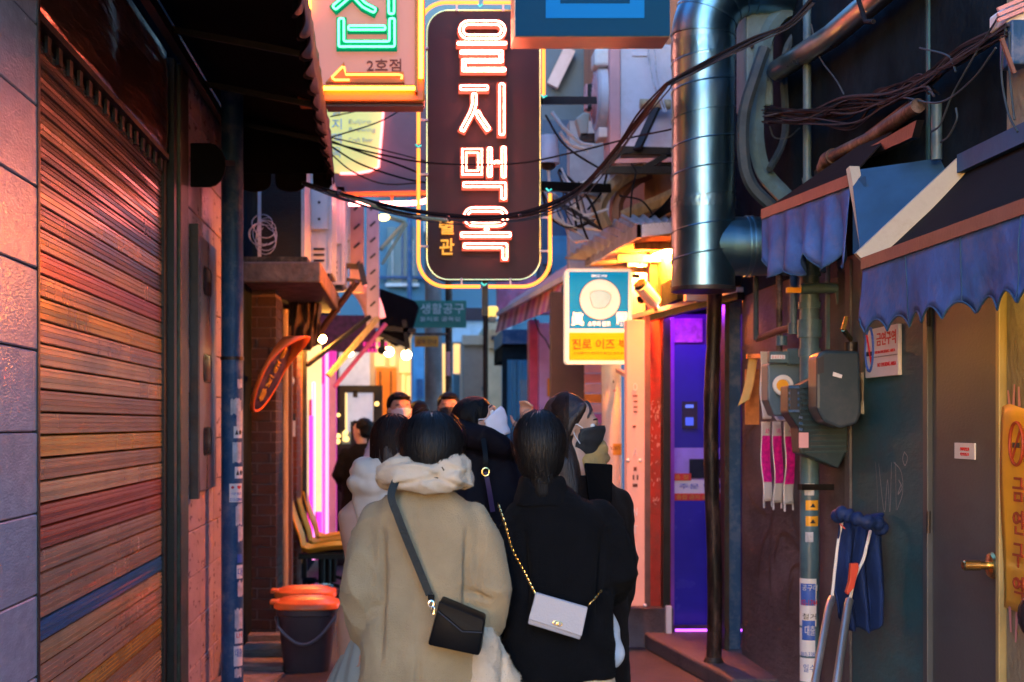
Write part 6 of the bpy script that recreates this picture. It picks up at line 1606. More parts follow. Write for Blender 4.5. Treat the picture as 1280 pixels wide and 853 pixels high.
for lab, P, r_, mk in [('fat yellowed hose curving up to the air conditioner rack', [(757, 285, 10.2), (748, 262, 10.2), (758, 240, 10.2), (782, 220, 10.2), (805, 212, 10.2)], .055, 'wood_light'),
                       ('rusty brown hose just right of the yellowed hose', [(770, 280, 10.3), (772, 250, 10.3), (790, 228, 10.3), (812, 216, 10.3)], .05, 'rust_bar'),
                       ('grey hose lying along the tin roof behind the duct', [(778, 272, 10.2), (800, 262, 10.2), (825, 252, 10.2), (850, 240, 10.2)], .05, 'wood_light'),
                       ('pale hose arched above the cable tangle', [(726, 262, 9.9), (722, 248, 9.9), (735, 242, 9.9), (752, 250, 9.9)], .03, 'cream_metal')]:
    cable(P, r_, mk, lab, nm='hose', grp=False)['category'] = 'hose'
rb_ = thing('cable_bundle', 'loose black wires rising from the tin roof behind the duct', 'cable', at(815, 272, 9.9))
for i in range(7):
    MB().tube(catmull([at(812 + i * 2, 272, 9.9), at(830 + i, 256 + i * 1.5, 9.6), at(846, 236 + i * 4, 9.4)]), .006, 6).build('cable', M['cable'], rb_, smooth=True)
for i, P in enumerate([[(789, 205, 9.6), (795, 215, 9.6), (790, 240, 9.6), (788, 272, 9.6)], [(775, 245, 9.7), (800, 250, 9.6), (812, 262, 9.6), (815, 268, 9.6)]]):
    cable(P, .006, 'cable', ['thin black wire hanging from the rack to the tin roof', 'thin black wire looping over the brown hose'][i])
for i, x in enumerate((822, 826)):
    cable([(810 + i * 8, 62, 9.75), (816 + i * 6, 100, 9.75), (830 + i * 3, 140, 9.75)], .006, 'paper_torn', ['left of two white wires hanging on the large air conditioner', 'right of two white wires hanging on the large air conditioner'][i])
# ================================================================== people
def organic(name, prims, mat, parent, voxel=.012, smooth=6, disp=None, sub=0):
    """union of tapered capsules, balls and lofts, grown into one smooth skin (local coordinates of parent)"""
    m = MB()
    for p in prims:
        k = p[0]
        if k == 'cap':
            _, pts, rs = p
            pts = [Vector(a) for a in pts]
            P, Rr = [], []
            # rounded ends
            d0 = (pts[0] - pts[1]).normalized(); d1 = (pts[-1] - pts[-2]).normalized()
            for f in (.98, .75, .4): P.append(pts[0] + d0 * rs[0] * f); Rr.append(rs[0] * math.sqrt(max(.01, 1 - f * f)))
            for a, r_ in zip(pts, rs): P.append(a); Rr.append(r_)
            for f in (.4, .75, .98): P.append(pts[-1] + d1 * rs[-1] * f); Rr.append(rs[-1] * math.sqrt(max(.01, 1 - f * f)))
            m.tube(P, 0, 18, rr=Rr)
        elif k == 'ell':
            _, c, r3, rot = p
            mm = MB().ball((0, 0, 0), 1, 24, 14)
            Mx = Euler([R(a) for a in rot]).to_matrix()
            m.add([Vector(c) + Mx @ Vector((v.x * r3[0], v.y * r3[1], v.z * r3[2])) for v in mm.v], mm.f)
        elif k == 'loft':
            rings = p[1]; pw = p[2] if len(p) > 2 else 2.4; n = 40
            vs, fs = [], []
            for (cx, cy, cz, rx, ry) in rings:
                for i in range(n):
                    a = 2 * math.pi * i / n; c, s = math.cos(a), math.sin(a)
                    q = (abs(c) ** pw + abs(s) ** pw) ** (-1 / pw)
                    vs.append(Vector((cx + rx * q * c, cy + ry * q * s, cz)))
            for j in range(len(rings) - 1):
                for i in range(n):
                    fs.append((j * n + i, j * n + (i + 1) % n, (j + 1) * n + (i + 1) % n, (j + 1) * n + i))
            fs.append(tuple(reversed(range(n)))); fs.append(tuple((len(rings) - 1) * n + i for i in range(n)))
            m.add(vs, fs)
        elif k == 'raw':
            m.add(p[1].v, p[1].f)
    me = bpy.data.meshes.new(name); me.from_pydata(m.v, [], m.f)
    bm = bmesh.new(); bm.from_mesh(me)
    bmesh.ops.remove_doubles(bm, verts=bm.verts, dist=1e-6)
    bmesh.ops.recalc_face_normals(bm, faces=bm.faces); bm.to_mesh(me); bm.free()
    o = bpy.data.objects.new(name, me); C.objects.link(o)
    md = o.modifiers.new('r', 'REMESH'); md.mode = 'VOXEL'; md.voxel_size = voxel
    if smooth:
        sm_ = o.modifiers.new('s', 'SMOOTH'); sm_.factor = .6; sm_.iterations = smooth
    bpy.context.view_layer.update()
    me2 = bpy.data.meshes.new_from_object(o.evaluated_get(bpy.context.evaluated_depsgraph_get()))
    bpy.data.objects.remove(o); bpy.data.meshes.remove(me)
    me2.name = name
    if disp:
        nr = [v.normal.copy() for v in me2.vertices]
        for v, nn in zip(me2.vertices, nr):
            v.co += nn * disp(v.co, nn)
    for p in me2.polygons: p.use_smooth = True
    me2.materials.clear(); me2.materials.append(mat)
    o = bpy.data.objects.new(name, me2); C.objects.link(o)
    o.parent = parent
    OFF[o.name] = OFF[parent.name]
    return o

def folds(amp=.006, sc=7, creases=(), ridge=1.0):
    """cloth relief: soft lumps, long vertical folds, and creases ((point, direction, length, width, depth))"""
    def f(co, n):
        h = amp * noise.noise(Vector((co.x * sc * 1.3, co.y * sc, co.z * sc * .45)))
        h += amp * .45 * noise.noise(Vector((co.x * sc * 3, co.y * sc * 3, co.z * sc * 1.4 + 7)))
        rg = 1 - abs(noise.noise(Vector((co.x * 9 + co.z * 4, co.y * 9, co.z * 5.5 + 3)))) * 3.2
        if rg > 0: h += ridge * amp * .75 * rg * rg * min(1, max(.25, abs(co.x) * 7 - .35))
        for (c, d_, L_, w, dep) in creases:
            c = Vector(c); d2 = Vector(d_).normalized(); q = co - c
            t = q.dot(d2)
            if abs(t) < L_:
                perp = (q - d2 * t).length
                if perp < w * 3:
                    h -= dep * math.exp(-(perp / w) ** 2) * (1 - (t / L_) ** 2)
        return h
    return f

skin = pm('skin', (.52, .31, .23), .5, var=.06, bump=.05, sss=.08)
hair_m = pm('black hair', (.005, .005, .006), .5, var=.3, scale=60, bump=.5, bscale=220, stretch=(1, 1, .06), spec=.14)
hair_b = pm('dark brown hair', (.018, .009, .008), .5, var=.3, scale=60, bump=.5, bscale=220, stretch=(1, 1, .06), spec=.6)
strand_m = pm('hair strands', (.006, .006, .007), .45, var=.4, scale=80, bump=0, spec=.2)
strand_b = pm('brown hair strands', (.014, .007, .006), .5, var=.4, scale=80, bump=0, spec=.1)
def wool(n, c, r_=.9, fuzz=.3, var=.12, bs=260, b=.5):
    m = pm(n, c, r_, var=var, scale=9, bump=b, bscale=bs, sheen=fuzz)
    m.node_tree.nodes['Principled BSDF'].inputs['Sheen Roughness'].default_value = .5
    m.node_tree.nodes['Principled BSDF'].inputs['Specular IOR Level'].default_value = .06
    return m
khaki = wool('khaki wool', (.37, .28, .165), fuzz=.12)
blackwool = wool('black wool', (.0045, .0052, .007), fuzz=.015, var=.3, bs=300)
cream_fl = wool('cream fleece', (.58, .48, .36), fuzz=.12, bs=170, b=.3)
puffer = pm('cream puffer nylon', (.62, .52, .42), .5, var=.06, scale=8, bump=.25, bscale=22)
eye_w = pm('eye white', (.7, .68, .66), .2, bump=0); eye_d = pm('iris', (.02, .012, .01), .1, bump=0)
leather_b = pm('black leather', (.004, .0045, .006), .42, var=.2, bump=.06, bscale=160, spec=.08)
leather_w = pm('pale grey leather', (.34, .34, .39), .35, var=.04, bump=.12, bscale=160)
strap_m = pm('dark green strap', (.010, .014, .014), .5, var=.2, bump=.4, bscale=200)
mask_w = pm('white mask', (.72, .68, .76), .7, var=.03, bump=.2, bscale=50)
mask_k = pm('black mask', (.022, .024, .028), .6, var=.1, bump=.25, bscale=60)

def strands(name, t, c, r3, n, mat, gather=None, z_end=None, seed=1, crown=(0, -.3), wid=.0022, lift=.003, spread=(0, 360), theta_max=150, tilt=0):
    """thin tapered locks combed from the crown over an egg shape, one mesh"""
    rd = random.Random(seed); m = MB(); c = Vector(c)
    for i in range(n):
        ph = R(rd.uniform(*spread)); s0 = rd.uniform(.05, .9); ln = rd.uniform(.4, 1)
        P = []
        th1 = R(theta_max) * min(1, s0 + ln)
        K = 9
        for k in range(K):
            th = R(theta_max) * s0 + (th1 - R(theta_max) * s0) * k / (K - 1)
            p = Vector((r3[0] * math.sin(th) * math.cos(ph), r3[1] * math.sin(th) * math.sin(ph), r3[2] * math.cos(th)))
            p *= 1 + (lift + .004 * rd.random()) / .1 + .01 * noise.noise(p * 22 + Vector((i * .01, 0, 0)))
            q = c + p
            if gather is not None:
                g = max(0, (th / R(theta_max) - .45) / .55) ** 1.6
                q = q.lerp(Vector(gather) + Vector((rd.uniform(-.02, .02), rd.uniform(-.01, .01), rd.uniform(-.015, .015))), g * .85)
            if z_end is not None and th > R(88):
                f = (th - R(88)) / (R(theta_max) - R(88))
                q = Vector((c.x + p.x * (1 - .0 * f) / max(.2, math.sin(th)) * math.sin(R(92)), c.y + p.y / max(.2, math.sin(th)), c.z - (c.z - z_end) * f))
            P.append(q)
        w = wid * rd.uniform(.6, 1.4)
        vs = []; fs = []
        for k, p in enumerate(P):
            tt = (P[min(k + 1, K - 1)] - P[max(k - 1, 0)]).normalized()
            nn = (p - c).normalized(); s = tt.cross(nn).normalized() * w * (1 - (2 * k / (K - 1) - 1) ** 4 * .8)
            vs += [p + s, p + nn * w * .35, p - s]
            if k:
                b_ = 3 * (k - 1)
                fs += [(b_, b_ + 1, b_ + 4, b_ + 3), (b_ + 1, b_ + 2, b_ + 5, b_ + 4)]
        m.add(vs, fs)
    return m.build(name, mat, t, local=True, smooth=True, sharp=80)

def head_prims(c, yaw=0, pitch=0, s=1.0):
    """skull, jaw, nose, ears; face looks along +y before turning"""
    Mx = Matrix.Rotation(R(yaw), 3, 'Z') @ Matrix.Rotation(R(pitch), 3, 'X')
    c = Vector(c)
    T = lambda p: c + Mx @ (Vector(p) * s)
    e = lambda p, r: ('ell', T(p), (r[0] * s, r[1] * s, r[2] * s), (pitch, 0, yaw))
    pr = [e((0, -.012, .03), (.074, .09, .085)), e((0, .028, -.03), (.055, .058, .075)), e((0, .052, -.078), (.03, .03, .028)),
          e((0, .074, .028), (.045, .02, .018)), e((.0, .088, -.014), (.011, .018, .014)), ('cap', [T((0, .078, .022)), T((0, .094, -.012))], [.008 * s, .011 * s]),
          e((0, .078, -.045), (.022, .012, .007)), e((0, .076, -.055), (.018, .012, .007)), e((.034, .056, -.012), (.02, .02, .02)), e((-.034, .056, -.012), (.02, .02, .02)),
          e((.077, -.008, -.01), (.009, .018, .03)), e((-.077, -.008, -.01), (.009, .018, .03))]
    return pr, T, Mx

def hand_prims(w, d, up, s=1.0, curl=.4, side=1, point=False):
    """palm, four fingers, thumb; w wrist, d along the hand, up = back of the hand"""
    w = Vector(w); d = Vector(d).normalized(); up = Vector(up); up = (up - d * up.dot(d)).normalized(); x = d.cross(up) * side
    pr = [('cap', [w, w + d * .035 * s, w + d * .075 * s], [.022 * s, .028 * s, .026 * s]), ('cap', [w + d * .05 * s - x * .018 * s, w + d * .05 * s + x * .018 * s], [.015 * s, .015 * s])]
    for i, (off, L_) in enumerate(((-.027, .062), (-.009, .074), (.009, .07), (.027, .055))):
        p = w + d * .085 * s + x * off * s
        cu = (.1 if (point and i == 0) else curl * (1 + .15 * i) * (2.2 if point else 1))
        pts = [p]; dd = d.copy()
        for k in range(3):
            dd = (dd * math.cos(cu) - up * math.sin(cu)).normalized() if k or point else dd
            nd = (dd * math.cos(cu * .6) - up * math.sin(cu * .6)).normalized(); dd = nd
            pts.append(pts[-1] + dd * L_ * s * (.45, .32, .23)[k])
        pr.append(('cap', pts, [.0095 * s, .009 * s, .008 * s, .007 * s]))
    t0 = w + d * .02 * s - x * .028 * s
    pr.append(('cap', [t0, t0 + (d * .5 - x * .8 - up * .2).normalized() * .035 * s, t0 + (d * .8 - x * .7 - up * .4).normalized() * .065 * s], [.013 * s, .011 * s, .008 * s]))
    return pr

def body_prims(head_c, yaw=0, pitch=0, s=1.0, arms=None, shoulder=.17, hip=.0, lean=0, legs=True):
    pr, T, Mx = head_prims(head_c, yaw, pitch, s)
    hx, hy, hz = head_c
    pr += [('cap', [(hx, hy - .01, hz - .06), (hx * .5, -.01, hz - .17 * s)], [.05 * s, .055 * s]),
           ('loft', [(0, 0, .86 * s, .14 * s, .10 * s), (0, 0, .95 * s, .155 * s, .105 * s), (0, 0, 1.08 * s, .12 * s, .085 * s), (0, 0, 1.22 * s, .15 * s, .10 * s), (0, 0, 1.32 * s, .165 * s, .09 * s), (0, 0, 1.38 * s, .10 * s, .06 * s)])]
    if legs:
        for sx in (-1, 1):
            pr += [('cap', [(sx * .085, 0, .9 * s), (sx * .09, .01, .5 * s), (sx * .085, -.01, .12 * s)], [.08 * s, .055 * s, .038 * s]),
                   ('cap', [(sx * .085, -.02, .05), (sx * .09, .06, .045), (sx * .09, .13, .035)], [.04, .04, .03])]
    for (sh, el, wr, hd, hup, sd) in (arms or []):
        pr += [('cap', [sh, el, wr], [.048 * s, .037 * s, .025 * s])] + hand_prims(wr, hd, hup, s, .45, sd)
    return pr, T, Mx

def eyes(t, T, Mx, s=1.0):
    for sx in (-1, 1):
        MB().ball(T((sx * .031, .070, .012)), .0125 * s, 12, 8).build('eye', eye_w, t, local=True, smooth=True)
        MB().ball(T((sx * .031, .0785, .012)), .0062 * s, 10, 6).build('iris', eye_d, t, local=True, smooth=True)
        MB().tube([T((sx * .014, .084, .034)), T((sx * .03, .084, .040)), T((sx * .048, .072, .035))], .003 * s, 6).build('eyebrow', hair_b, t, local=True, smooth=True)

def mask(t, T, mat, s=1.0, loops=True, lm=None):
    """cloth over nose, mouth and chin, with ear loops"""
    def fn(u, v):
        a = (u - .5) * 2.9
        e = (abs(a) / 1.45) ** 2
        z = .004 - .108 * v * (1 - .28 * e) - .010 * e
        y = .012 + .096 * math.cos(a) - .016 * v * v + .014 * math.exp(-((v - .25) / .3) ** 2) * math.exp(-(a / .4) ** 2)
        x = .069 * math.sin(a) * (1 - .20 * v ** 2)
        return T((x, y + .002 * math.sin(v * 16), z + .014 * (1 - e) * (1 - v)))
    o = MB().grid(fn, 22, 14).build('face_mask', mat, t, local=True, smooth=True, solid=.003, sharp=90)
    if loops:
        for sx in (-1, 1):
            MB().tube([T((sx * .066, .035, .0)), T((sx * .078, .012, .012)), T((sx * .082, -.008, .008)), T((sx * .078, .006, -.03)), T((sx * .062, .03, -.06))], .0022 * s, 5).build('ear_loop', lm or mat, t, local=True, smooth=True)
    return o
def chain(pts, r, name, mat, t, link=.016):
    P = [Vector(p) for p in pts]; P = catmull(P, 30)
    acc = 0; m = MB(); last = P[0]; n = 0
    for i in range(1, len(P)):
        acc += (P[i] - P[i - 1]).length
        if acc >= link * .62:
            acc = 0; n += 1
            d_ = (P[i] - P[i - 1]).normalized(); s = d_.cross(Vector((0, 1, 0))).normalized(); u = d_.cross(s)
            if n % 2: s = u
            m.tube([P[i] + d_ * link * .5 * math.cos(a) + s * link * .28 * math.sin(a) for a in [2 * math.pi * k / 8 for k in range(8)]], r, 4, closed=True)
    return m.build(name, mat, t, local=True, smooth=True, kind='stuff')
def ribbon(pts, w, name, mat, t, nrm=(0, -1, 0), th=.003):
    P = catmull([Vector(p) for p in pts], 8); nrm = Vector(nrm)
    m = MB(); vs = []; fs = []
    for i, p in enumerate(P):
        tt = (P[min(i + 1, len(P) - 1)] - P[max(i - 1, 0)]).normalized(); s = tt.cross(nrm).normalized() * w / 2
        vs += [p - s - nrm * 0, p + s, p + s - nrm * th * -1, p - s - nrm * th * -1]
        if i:
            a, b_ = 4 * (i - 1), 4 * i
            fs += [(a, a + 1, b_ + 1, b_), (a + 1, a + 2, b_ + 2, b_ + 1), (a + 2, a + 3, b_ + 3, b_ + 2), (a + 3, a, b_, b_ + 3)]
    fs += [(0, 1, 2, 3), tuple(4 * (len(P) - 1) + k for k in (3, 2, 1, 0))]
    return m.add(vs, fs).build(name, mat, t, local=True, smooth=True, sharp=40)

# ---------------------------------------------------------------- woman in khaki coat
D1 = 4.4; k1 = D1 / FPX
p1 = Vector((at(530, 0, D1).x, D1, 0))
def L1_(px, py, y=0.0): return Vector(((px - VX) * (D1 + y) / FPX - p1.x, y, EYE + (VY - py) * (D1 + y) / FPX))
w1 = thing('person', 'woman from behind in a long khaki wool coat with cream hood and black shoulder bag', 'person', p1)
hc = (L1_(539, 0).x, .0, 1.525)
pr, T, Mx = body_prims(hc, 0, 4, .98, arms=[((-.16, 0, 1.28), (-.205, -.02, 1.06), (-.15, .12, .90), (.1, .3, -.9), (0, 1, 0), 1), ((.16, 0, 1.28), (.215, -.02, 1.06), (.16, .12, .92), (-.1, .3, -.9), (0, 1, 0), -1)])
organic('body', pr, skin, w1, .012, 4)
z = lambda y: EYE + (VY - y) * k1
torso = ('loft', [(0, .0, .46, .235, .15), (0, .0, .62, .215, .145), (0, 0, .80, .196, .135), (0, .0, .95, .186, .13), (0, 0, 1.08, .182, .125), (0, 0, 1.2, .184, .122), (0, 0, 1.28, .185, .115), (.0, .0, 1.335, .165, .10), (.0, .0, 1.37, .125, .085), (0, 0, 1.40, .085, .07)], 2.5)
lsl = ('cap', [(-.145, 0, 1.305), (-.178, -.01, 1.22), (-.192, -.03, 1.09), (-.178, .01, .99), (-.152, .06, .925)], [.058, .064, .066, .062, .054])
rsl = ('cap', [(.145, 0, 1.305), (.182, -.01, 1.22), (.198, -.035, 1.09), (.185, -.01, .99), (.17, .06, .94)], [.058, .064, .066, .060, .05])
cre = [((-.128, -.10, 1.08), (0, 0, 1), .24, .012, .026), ((.13, -.10, 1.12), (.05, 0, 1), .20, .012, .028), ((-.02, -.12, 1.22), (.6, 0, 1), .10, .02, .005), ((.05, -.12, 1.0), (-.5, 0, 1), .14, .02, .006), ((-.07, -.12, .95), (.25, 0, 1), .2, .018, .007), ((.0, -.12, 1.30), (1, 0, .1), .1, .012, .004), ((-.150, -.09, 1.045), (1, 0, .45), .05, .009, .016), ((.155, -.09, 1.085), (-1, 0, .5), .06, .009, .02), ((.17, -.09, 1.04), (-1, 0, .45), .05, .010, .012),
       ((-.16, -.09, 1.01), (1, 0, .7), .05, .010, .010), ((-.12, -.09, 1.30), (.45, 0, 1), .10, .005, .003), ((.12, -.09, 1.30), (-.45, 0, 1), .10, .005, .003)]
def coat_disp(co, n):
    h = folds(.010, 6, cre)(co, n)
    if co.y < 0 and 0.5 < co.z < 1.36: h -= .006 * math.exp(-((co.x + .018) / .004) ** 2)      # centre back seam
    if co.y < 0 and co.z < .92: h -= .02 * math.exp(-((co.x + .018) / .008) ** 2) * min(1, (.92 - co.z) * 8)
    h += .008 * math.sin(co.x * 34 + 1) * max(0, (1.05 - co.z)) * (co.y < 0)
    return h
organic('coat', [torso, lsl, rsl], khaki, w1, .008, 8, coat_disp)
# hood lying on the shoulders
hood = [('cap', [L1_(486, 598, .05), L1_(482, 592, -.03), L1_(500, 600, -.10), L1_(535, 606, -.125), L1_(566, 602, -.11), L1_(582, 600, -.04), L1_(578, 596, .05)], [.030, .032, .034, .030, .034, .030, .03]),
        ('cap', [L1_(494, 584, .02), L1_(492, 584, -.05), L1_(512, 590, -.10), L1_(540, 592, -.115), L1_(566, 584, -.085), L1_(574, 580, -.03), L1_(570, 580, .03)], [.03, .032, .030, .030, .036, .036, .03]),
        ('cap', [L1_(505, 578, .06), L1_(502, 574, -.03), L1_(508, 584, -.085), L1_(530, 600, -.10)], [.028, .026, .024, .02]),
        ('cap', [L1_(566, 578, .06), L1_(572, 574, -.02), L1_(578, 590, -.05), L1_(584, 604, -.06)], [.028, .028, .03, .022]), ('ell', L1_(535, 596, 0), (.10, .09, .035), (0, 0, 0))]
organic('hood', hood, cream_fl, w1, .007, 5, lambda co, n: .009 * noise.noise(co * 9) + .008 * max(0, 1 - abs(noise.noise(Vector((co.x * 9, co.y * 9, co.z * 26)))) * 4) + .001 * noise.noise(co * 70) - .010 * math.exp(-((co.z - (1.447 - .5 * (co.x - .03))) / .006) ** 2) * (co.y < -.03) * (co.x > .0) - .016 * math.exp(-((co.z - (1.428 + .25 * (co.x + .03))) / .006) ** 2) * (co.y < -.03) * (co.x < .05))
hp = [('ell', (hc[0], -.005, 1.537), (.100, .108, .098), (0, 0, 0)), ('ell', (hc[0], -.012, 1.50), (.103, .102, .072), (0, 0, 0)), ('ell', (hc[0], -.035, 1.462), (.074, .07, .05), (0, 0, 0))]
organic('hair', hp, hair_m, w1, .006, 5, lambda co, n: .0016 * noise.noise(Vector((co.x * 90, co.y * 90, co.z * 8))) + .005 * noise.noise(Vector((co.x * 26, co.y * 26, co.z * 5))))
strands('loose_hairs', w1, (hc[0], -.008, 1.525), (.105, .112, .115), 220, strand_m, gather=(hc[0] + .008, -.115, 1.455), seed=33, theta_max=150, wid=.0008, lift=.010)
strands('hair_strands', w1, (hc[0], -.008, 1.525), (.101, .108, .110), 1500, strand_m, gather=(hc[0] + .008, -.115, 1.455), seed=3, theta_max=140)
m = MB()
for k in range(26):      # loose twist of hair at the nape
    rd = random.Random(k); a0 = rd.uniform(0, 6.28)
    m.tube([Vector((hc[0] + .004 + .052 * math.cos(a0 + t_) * (1 - .2 * rd.random()), -.108 - .012 * math.sin(t_ * 2 + k), 1.452 + .018 * math.sin(a0 + t_) + .003 * rd.random())) for t_ in [j * .35 for j in range(10)]], .0032, 5)
m.build('hair_knot', strand_m, w1, local=True, smooth=True)
MB().tube([(hc[0] + .03, -.125, 1.452), (hc[0] + .036, -.13, 1.462), (hc[0] + .03, -.128, 1.470)], .003, 6).build('hair_tie', M['chrome'], w1, local=True, smooth=True)
# skirt or trousers below coat, mostly out of frame
organic('boots', [('cap', [(sx * .09, 0, .42), (sx * .09, 0, .1), (sx * .09, .05, .05), (sx * .09, .13, .045)], [.065, .055, .05, .042]) for sx in (-1, 1)], leather_b, w1, .012, 3)

def fuzz(o, n, length, mat, wid=.0007, seed=2, zmin=-9):
    # short stray fibres that stand off a cloth surface
    rd = random.Random(seed); me = o.data; m = MB(); np_ = len(me.polygons); vs = []; fs = []
    for i in range(n):
        p = me.polygons[rd.randrange(np_)]
        if p.center.z < zmin: continue
        c = p.center; nn = p.normal
        d_ = (nn + Vector((rd.uniform(-.9, .9), rd.uniform(-.9, .9), rd.uniform(-1.1, .5)))).normalized() * length * rd.uniform(.5, 1.3)
        s_ = d_.cross(Vector((rd.random(), rd.random(), rd.random()))).normalized() * wid
        k = len(vs); vs += [c - s_, c + s_, c + d_ + nn * length * .2]; fs.append((k, k + 1, k + 2))
    me2 = bpy.data.meshes.new('fuzz'); me2.from_pydata(vs, [], fs); me2.materials.append(mat)
    f = bpy.data.objects.new('fuzz', me2); C.objects.link(f); f.parent = o
    f['kind'] = 'stuff'
    OFF[f.name] = OFF[o.name]
for ch in list(w1.children):
    if ch.name.startswith('hood'): fuzz(ch, 9000, .0032, cream_fl)
    if ch.name.startswith('coat'): fuzz(ch, 26000, .0035, khaki, zmin=.75)
bag = thing('shoulder_bag', 'small black leather envelope shoulder bag hanging on the khaki coat', 'bag', p1 + Vector((.0, -.2, .9)))
OFFb = OFF[bag.name]
def PB(px, py, y): return at(px, py, D1 + y)
f4 = [PB(549, 752, -.20), PB(605, 775, -.215), PB(599, 821, -.215), PB(534, 807, -.20)]
m = MB().prism(f4, (.012, .075, .01)); m.build('pouch', leather_b, bag, bevel=.008, smooth=True)
fl = [PB(549, 752, -.206), PB(605, 775, -.222), PB(603, 790, -.224), PB(579, 789, -.219), PB(547, 762, -.206)]
MB().prism(fl, (0, .006, 0)).build('flap', leather_b, bag, bevel=.002)
MB().tube([PB(547, 764, -.21), PB(578, 790, -.224), PB(603, 791, -.226)], .0018, 5).build('flap_edge', M['ink_dark'], bag, smooth=True)
sb = MB(); P_ = catmull([PB(500, 590, -.10), PB(489, 618, -.137), PB(497, 645, -.15), PB(509, 676, -.152), PB(523, 710, -.152), PB(537, 744, -.155)], 8)
strap = []
vs, fs = [], []
for i, p in enumerate(P_):
    tt = (P_[min(i + 1, len(P_) - 1)] - P_[max(i - 1, 0)]).normalized(); s = tt.cross(Vector((0, -1, 0))).normalized() * .0115
    vs += [p + s, p - s]
    if i: fs.append((2 * i - 2, 2 * i - 1, 2 * i + 1, 2 * i))
MB().add(vs, fs).build('strap', strap_m, bag, solid=.004)
MB().box(PB(535, 751, -.165), PB(543, 743, -.15)).build('strap_tab', leather_b, bag, bevel=.003)
MB().tube([PB(539 + 3.2 * math.cos(a), 755 + 4 * math.sin(a), -.17) for a in [2 * math.pi * k / 12 for k in range(12)]], .0028, 6, closed=True).build('ring', M['chrome'], bag, smooth=True)
MB().tube([PB(541 + 2 * math.cos(a), 763 + 5 * math.sin(a), -.19) for a in [2 * math.pi * k / 12 for k in range(12)]], .0025, 6, closed=True).build('clasp', M['chrome'], bag, smooth=True)
# white fleece carried at her right side
fj = thing('fleece_jacket', 'cream fleece jacket carried between the khaki coat and the black coat', 'jacket', at(605, 900, 4.35))
fle = [('cap', [at(600, 766, 4.42) - OFF[fj.name], at(604, 800, 4.36) - OFF[fj.name], at(606, 850, 4.34) - OFF[fj.name], at(610, 930, 4.34) - OFF[fj.name]], [.042, .055, .06, .065]),
       ('cap', [at(603, 790, 4.36) - OFF[fj.name], at(622, 835, 4.36) - OFF[fj.name], at(638, 880, 4.37) - OFF[fj.name], at(640, 930, 4.38) - OFF[fj.name]], [.03, .045, .055, .05]),
       ('cap', [at(590, 795, 4.38) - OFF[fj.name], at(594, 860, 4.36) - OFF[fj.name], at(596, 930, 4.36) - OFF[fj.name]], [.03, .04, .045])]
organic('fleece', fle, cream_fl, fj, .008, 4, lambda co, n: .009 * noise.noise(co * 20) + .004 * noise.noise(co * 60) - .014 * math.exp(-((co.x - .01 - .05 * math.sin(co.z * 9)) / .007) ** 2) * (n.y < 0))

# ---------------------------------------------------------------- woman in black coat
D2 = 4.52; k2 = D2 / FPX
p2 = Vector((at(704, 0, D2).x, D2, 0))
def L2_(px, py, y=0.0): return Vector(((px - VX) * (D2 + y) / FPX - p2.x, y, EYE + (VY - py) * (D2 + y) / FPX))
w2 = thing('person', 'woman from behind in a black wool coat with pale purse, dark hair tucked in collar', 'person', p2)
hc2 = (L2_(674, 0).x, .0, 1.53)
pr, T, Mx = body_prims(hc2, -8, 0, .98, arms=[((-.135, 0, 1.28), (-.175, -.01, 1.12), (-.115, .14, 1.05), (.3, 1, 0), (-1, 0, 0), 1), ((.115, 0, 1.28), (.16, -.01, 1.13), (.115, .15, 1.06), (-.3, 1, 0), (1, 0, 0), -1)])
organic('body', pr, skin, w2, .012, 4)
torso = ('loft', [(-.01, 0, .80, .178, .14), (-.012, 0, .86, .176, .138), (-.012, 0, .95, .170, .13), (-.01, 0, 1.08, .165, .125), (-.01, 0, 1.2, .17, .122), (-.01, 0, 1.28, .172, .115), (-.02, 0, 1.335, .145, .10), (-.045, 0, 1.375, .095, .08), (-.06, 0, 1.405, .07, .068), (-.068, 0, 1.43, .062, .06)], 2.5)
lsl = ('cap', [(-.135, 0, 1.305), (-.170, -.01, 1.22), (-.185, -.02, 1.12), (-.15, .08, 1.06), (-.11, .16, 1.03)], [.055, .062, .066, .062, .054])
rsl = ('cap', [(.115, 0, 1.312), (.150, -.01, 1.23), (.170, -.02, 1.135), (.15, .08, 1.07), (.11, .17, 1.04)], [.055, .062, .067, .062, .054])
cre2 = [((.108, -.1, 1.12), (.1, 0, 1), .19, .013, .026), ((-.13, -.1, 1.12), (-.05, 0, 1), .18, .013, .022), ((-.02, -.12, 1.1), (.3, 0, 1), .2, .02, .008), ((.06, -.12, .98), (-.3, 0, 1), .15, .02, .008), ((.14, -.08, 1.08), (1, 0, -.4), .05, .01, .012), ((-.01, -.12, 1.33), (1, 0, .1), .09, .008, .006)]
organic('coat', [torso, lsl, rsl], blackwool, w2, .008, 8, lambda co, n: folds(.010, 6, cre2)(co, n) + .002 * noise.noise(co * 60))
organic('collar', [('loft', [(-.068, -.01, 1.34, .095, .095), (-.068, -.012, 1.38, .082, .086), (-.068, -.014, 1.415, .074, .080), (-.068, -.012, 1.435, .068, .074)])], blackwool, w2, .007, 4, lambda co, n: .003 * noise.noise(co * 30))
hx = hc2[0]
organic('hair', [('ell', (hx, -.005, 1.535), (.084, .104, .104), (0, 0, 0)), ('ell', (hx + .002, -.02, 1.49), (.078, .09, .08), (0, 0, 0)), ('cap', [(hx + .002, -.045, 1.46), (hx + .003, -.058, 1.42), (hx + .004, -.07, 1.385)], [.055, .044, .034])], hair_m, w2, .006, 5, lambda co, n: .0016 * noise.noise(Vector((co.x * 90, co.y * 90, co.z * 8))) + .004 * noise.noise(Vector((co.x * 26, co.y * 26, co.z * 5))))
